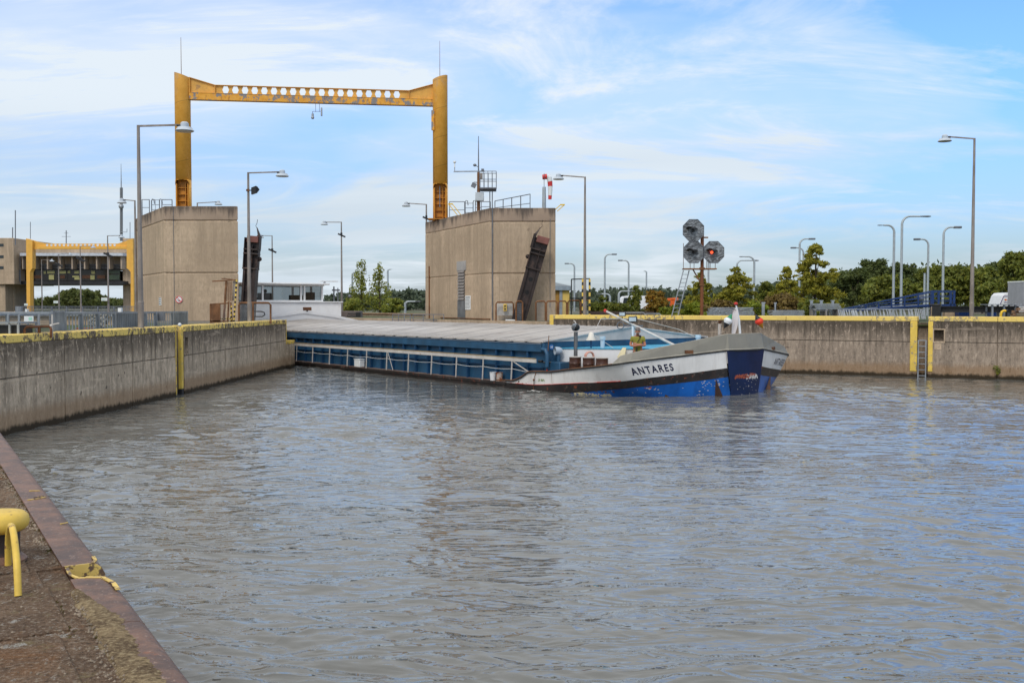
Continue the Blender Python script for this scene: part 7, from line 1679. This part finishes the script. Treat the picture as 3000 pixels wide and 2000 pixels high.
tree('poplar_tree', 'right of the two slender pale green poplars between the towers', 1113, 776, 92, 84, 'poplar', LP_, 1500, .13, 12, group='slender poplars between the towers')
tree('green_bush', 'pale green bush at the foot of the left poplar', 1030, 860, 90, 90, 'bush', LP_, 1600, .15, 13, 'bush', 'bushes at the foot of the poplars')
tree('green_bush', 'pale green bush to the right of the poplars near the tower', 1150, 862, 90, 80, 'bush', LP_, 1600, .15, 14, 'bush', 'bushes at the foot of the poplars')
tree('green_tree', 'yellowish tree with ragged crown right of the signal post', 2160, 784, 76, 170, 'tier', LY, 7000, .15, 21, group=GT)
tree('green_tree', 'sparse yellow-green tree directly behind the signal post', 2052, 800, 80, 130, 'tier', LY, 3800, .15, 22, group=GT)
tree('green_tree', 'tall pointed olive tree, highest of the young trees on the right', 2388, 716, 84, 190, 'tier', LY, 10000, .17, 23, group=GT)
tree('green_tree', 'round-shouldered olive tree left of the tall pointed one', 2305, 783, 82, 130, 'tier', LY, 5000, .16, 24, group=GT)
tree('green_tree', 'dark rounded tree between the yellowish tree and the olive ones', 2247, 820, 96, 90, 'broad', LG, 3600, .17, 25, group=GT)
tree('autumn_tree', 'orange-brown autumn tree above the mast floodlights', 1920, 853, 70, 90, 'broad', LO, 3600, .13, 26, group=GT)
tree('green_tree', 'small dark feathery tree left of the orange-brown one', 1862, 842, 72, 60, 'poplar', LG, 1800, .13, 27, group=GT)
tree('green_bush', 'green bush right of the striped frame, behind the low dark wall', 1762, 852, 66, 95, 'bush', LG, 3600, .12, 28, 'bush', 'bushes behind the harbour wall')
tree('green_bush', 'second green bush right of the striped frame, below the curved lamps', 1815, 876, 64, 80, 'bush', LG, 2600, .12, 29, 'bush', 'bushes behind the harbour wall')
tree('green_bush', 'yellow-green bush left of the signal ladder', 1960, 888, 62, 75, 'bush', LH, 2400, .12, 30, 'bush', 'bushes behind the harbour wall')
tree('green_bush', 'bright green bush at the foot of the signal post', 2035, 876, 62, 100, 'bush', LH, 3200, .12, 31, 'bush', 'bushes behind the harbour wall')
tree('green_bush', 'brownish bush above the bundle of steel profiles', 2110, 872, 64, 120, 'bush', LB, 3600, .12, 32, 'bush', 'bushes behind the harbour wall')
tree('green_bush', 'yellow-green bush between steel bundle and bench', 2215, 868, 62, 80, 'bush', LH, 2600, .12, 33, 'bush', 'bushes behind the harbour wall')
tree('green_bush', 'reddish brown bush left of the tall pointed tree', 2290, 848, 66, 140, 'bush', LB, 4600, .12, 34, 'bush', 'bushes behind the harbour wall')
tree('green_bush', 'green bush under the tall pointed tree', 2380, 860, 64, 100, 'bush', LG, 3200, .12, 35, 'bush', 'bushes behind the harbour wall')
tree('green_bush', 'leafy bush behind the raised stack of profiles', 2450, 868, 66, 70, 'bush', LY, 2400, .12, 36, 'bush', 'bushes behind the harbour wall')
GO = 'broad oaks behind the yard'
for lab, px, yt, Y, wp, m, n in (
    ('dark oak just right of the tall pointed tree', 2500, 790, 125, 150, LD, 5200), ('dark open-crowned oak behind the left cobra-head lamps', 2560, 762, 135, 150, LD, 5200),
    ('dark oak above the rising blue ramp', 2650, 768, 130, 140, LD, 5000), ('low light green oak behind the foot of the blue ramp', 2600, 812, 112, 190, LG, 6000),
    ('mid green oak over the top end of the blue ramp', 2745, 772, 128, 150, LG, 5600), ('light green oak left of the tall bell-shade pole', 2800, 780, 112, 160, LG, 6400),
    ('brownish green oak right of the tall bell-shade pole', 2880, 784, 110, 150, LG, 6000), ('dark oak behind the white van', 2920, 766, 130, 140, LD, 5000),
    ('tallest oak at the right edge of the photo', 2985, 740, 116, 170, LG, 7000), ('low bushy oak beside the white van', 2900, 832, 100, 140, LG, 4600), ('low bushy oak behind the camera pole', 2700, 830, 104, 120, LG, 4200), ('oak cut by the right photo edge, above the box trailer', 3080, 742, 118, 160, LG, 5000)):
    tree('oak_tree', lab, px, yt, Y, wp, 'broad', m, n, .26, int(px), group=GO)
# far woods as masses
def wood(name, prof, Y0, Y1, m, n, leaf, seed, br=1.0):
    """prof: list of (px, ytop) along the ridge; crowns of many trees that read as one wood"""
    rn = random.Random(seed); bl = []; xs = [p[0] for p in prof]; ys = [p[1] for p in prof]; px = xs[0]
    while px < xs[-1]:
        for _ in range(3):
            Y = rn.uniform(Y0, Y1); q_ = px + rn.uniform(-6, 6); top = float(np.interp(q_, xs, ys)) + rn.uniform(-2, 7); tz_ = ztop(top, Y); H = tz_ - GZ
            if H < 1: continue
            for k in range(7): r_ = rn.uniform(.10, .2) * max(3.0, H) * br; bl.append((at(q_, 900, Y).x + rn.uniform(-.3, .3) * H, Y + rn.uniform(-.3, .3) * H, GZ + H * (rn.uniform(.15, 1) ** .8) - r_ * .6, r_, r_, r_ * .8))
        px += 9
    me = leaves(bl, n, leaf, seed); o = mesh_obj(name, me, m, None); o['kind'] = 'stuff'; return o
o = wood('woodland', [(2240, 850), (2400, 800), (2480, 790), (2600, 776), (2700, 782), (2760, 770), (2860, 776), (2950, 762), (3150, 750)], 150, 185, LD, 26000, .42, 51); o['label'] = 'dark wood filling the gaps behind the oaks on the right'; o['category'] = 'woodland'
o = wood('woodland', [(1640, 858), (1760, 846), (1800, 838), (1850, 846), (1930, 842), (2000, 846), (2100, 838), (2240, 832), (2330, 820)], 175, 230, LF_, 20000, .5, 52); o['label'] = 'distant wood painted hazy blue-green behind the signal mast and bushes'; o['category'] = 'woodland'
o = wood('woodland', [(960, 866), (1010, 852), (1060, 862), (1130, 862), (1170, 848), (1215, 846), (1270, 856), (1330, 860)], 175, 230, LF_, 14000, .5, 53); o['label'] = 'distant wood painted hazy blue-green between the two lock towers'; o['category'] = 'woodland'
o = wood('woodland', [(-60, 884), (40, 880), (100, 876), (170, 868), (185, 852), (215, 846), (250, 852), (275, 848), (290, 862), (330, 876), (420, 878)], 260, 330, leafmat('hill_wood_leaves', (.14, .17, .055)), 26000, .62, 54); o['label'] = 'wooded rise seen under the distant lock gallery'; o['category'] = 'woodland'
# small weeds
t = thing('wall_weed', 'small green weed growing from the joint of the harbour wall', 'plant', tuple(onface(2921, 1085, RP0, RP1)[2]))
bl = [(0, -.08, 0, .10, .08, .18), (-.08, -.08, .12, .1, .08, .1)]; mesh_obj('weed_leaves', leaves(bl, 90, .05, 5), LG, t); MB().tube([(0, .05, -.1), (0, -.05, .1)], .01, 5).build('weed_stem', BARK, t)
# pale gravel yard strip is part of the ground sheet; the quay moss
rn = random.Random(12); bl = []
for _ in range(60):
    u = rn.uniform(.6, 7.5); v = rn.choice((.225, .36 if 1.0 < u < 2.1 else .23)) + rn.uniform(-.012, .02)
    if N0 - .3 < u < N1 + .1: continue
    p = qp(u, v, -.012); bl.append((p.x, p.y, p.z, .03, .03, .010))
me = leaves(bl, 2600, .006, 8); o = mesh_obj('moss', me, leafmat('moss_green', (.10, .085, .015)), None); o['kind'] = 'stuff'; o['label'] = 'moss tufts in the joint along the rusty quay edge'; o['category'] = 'moss'
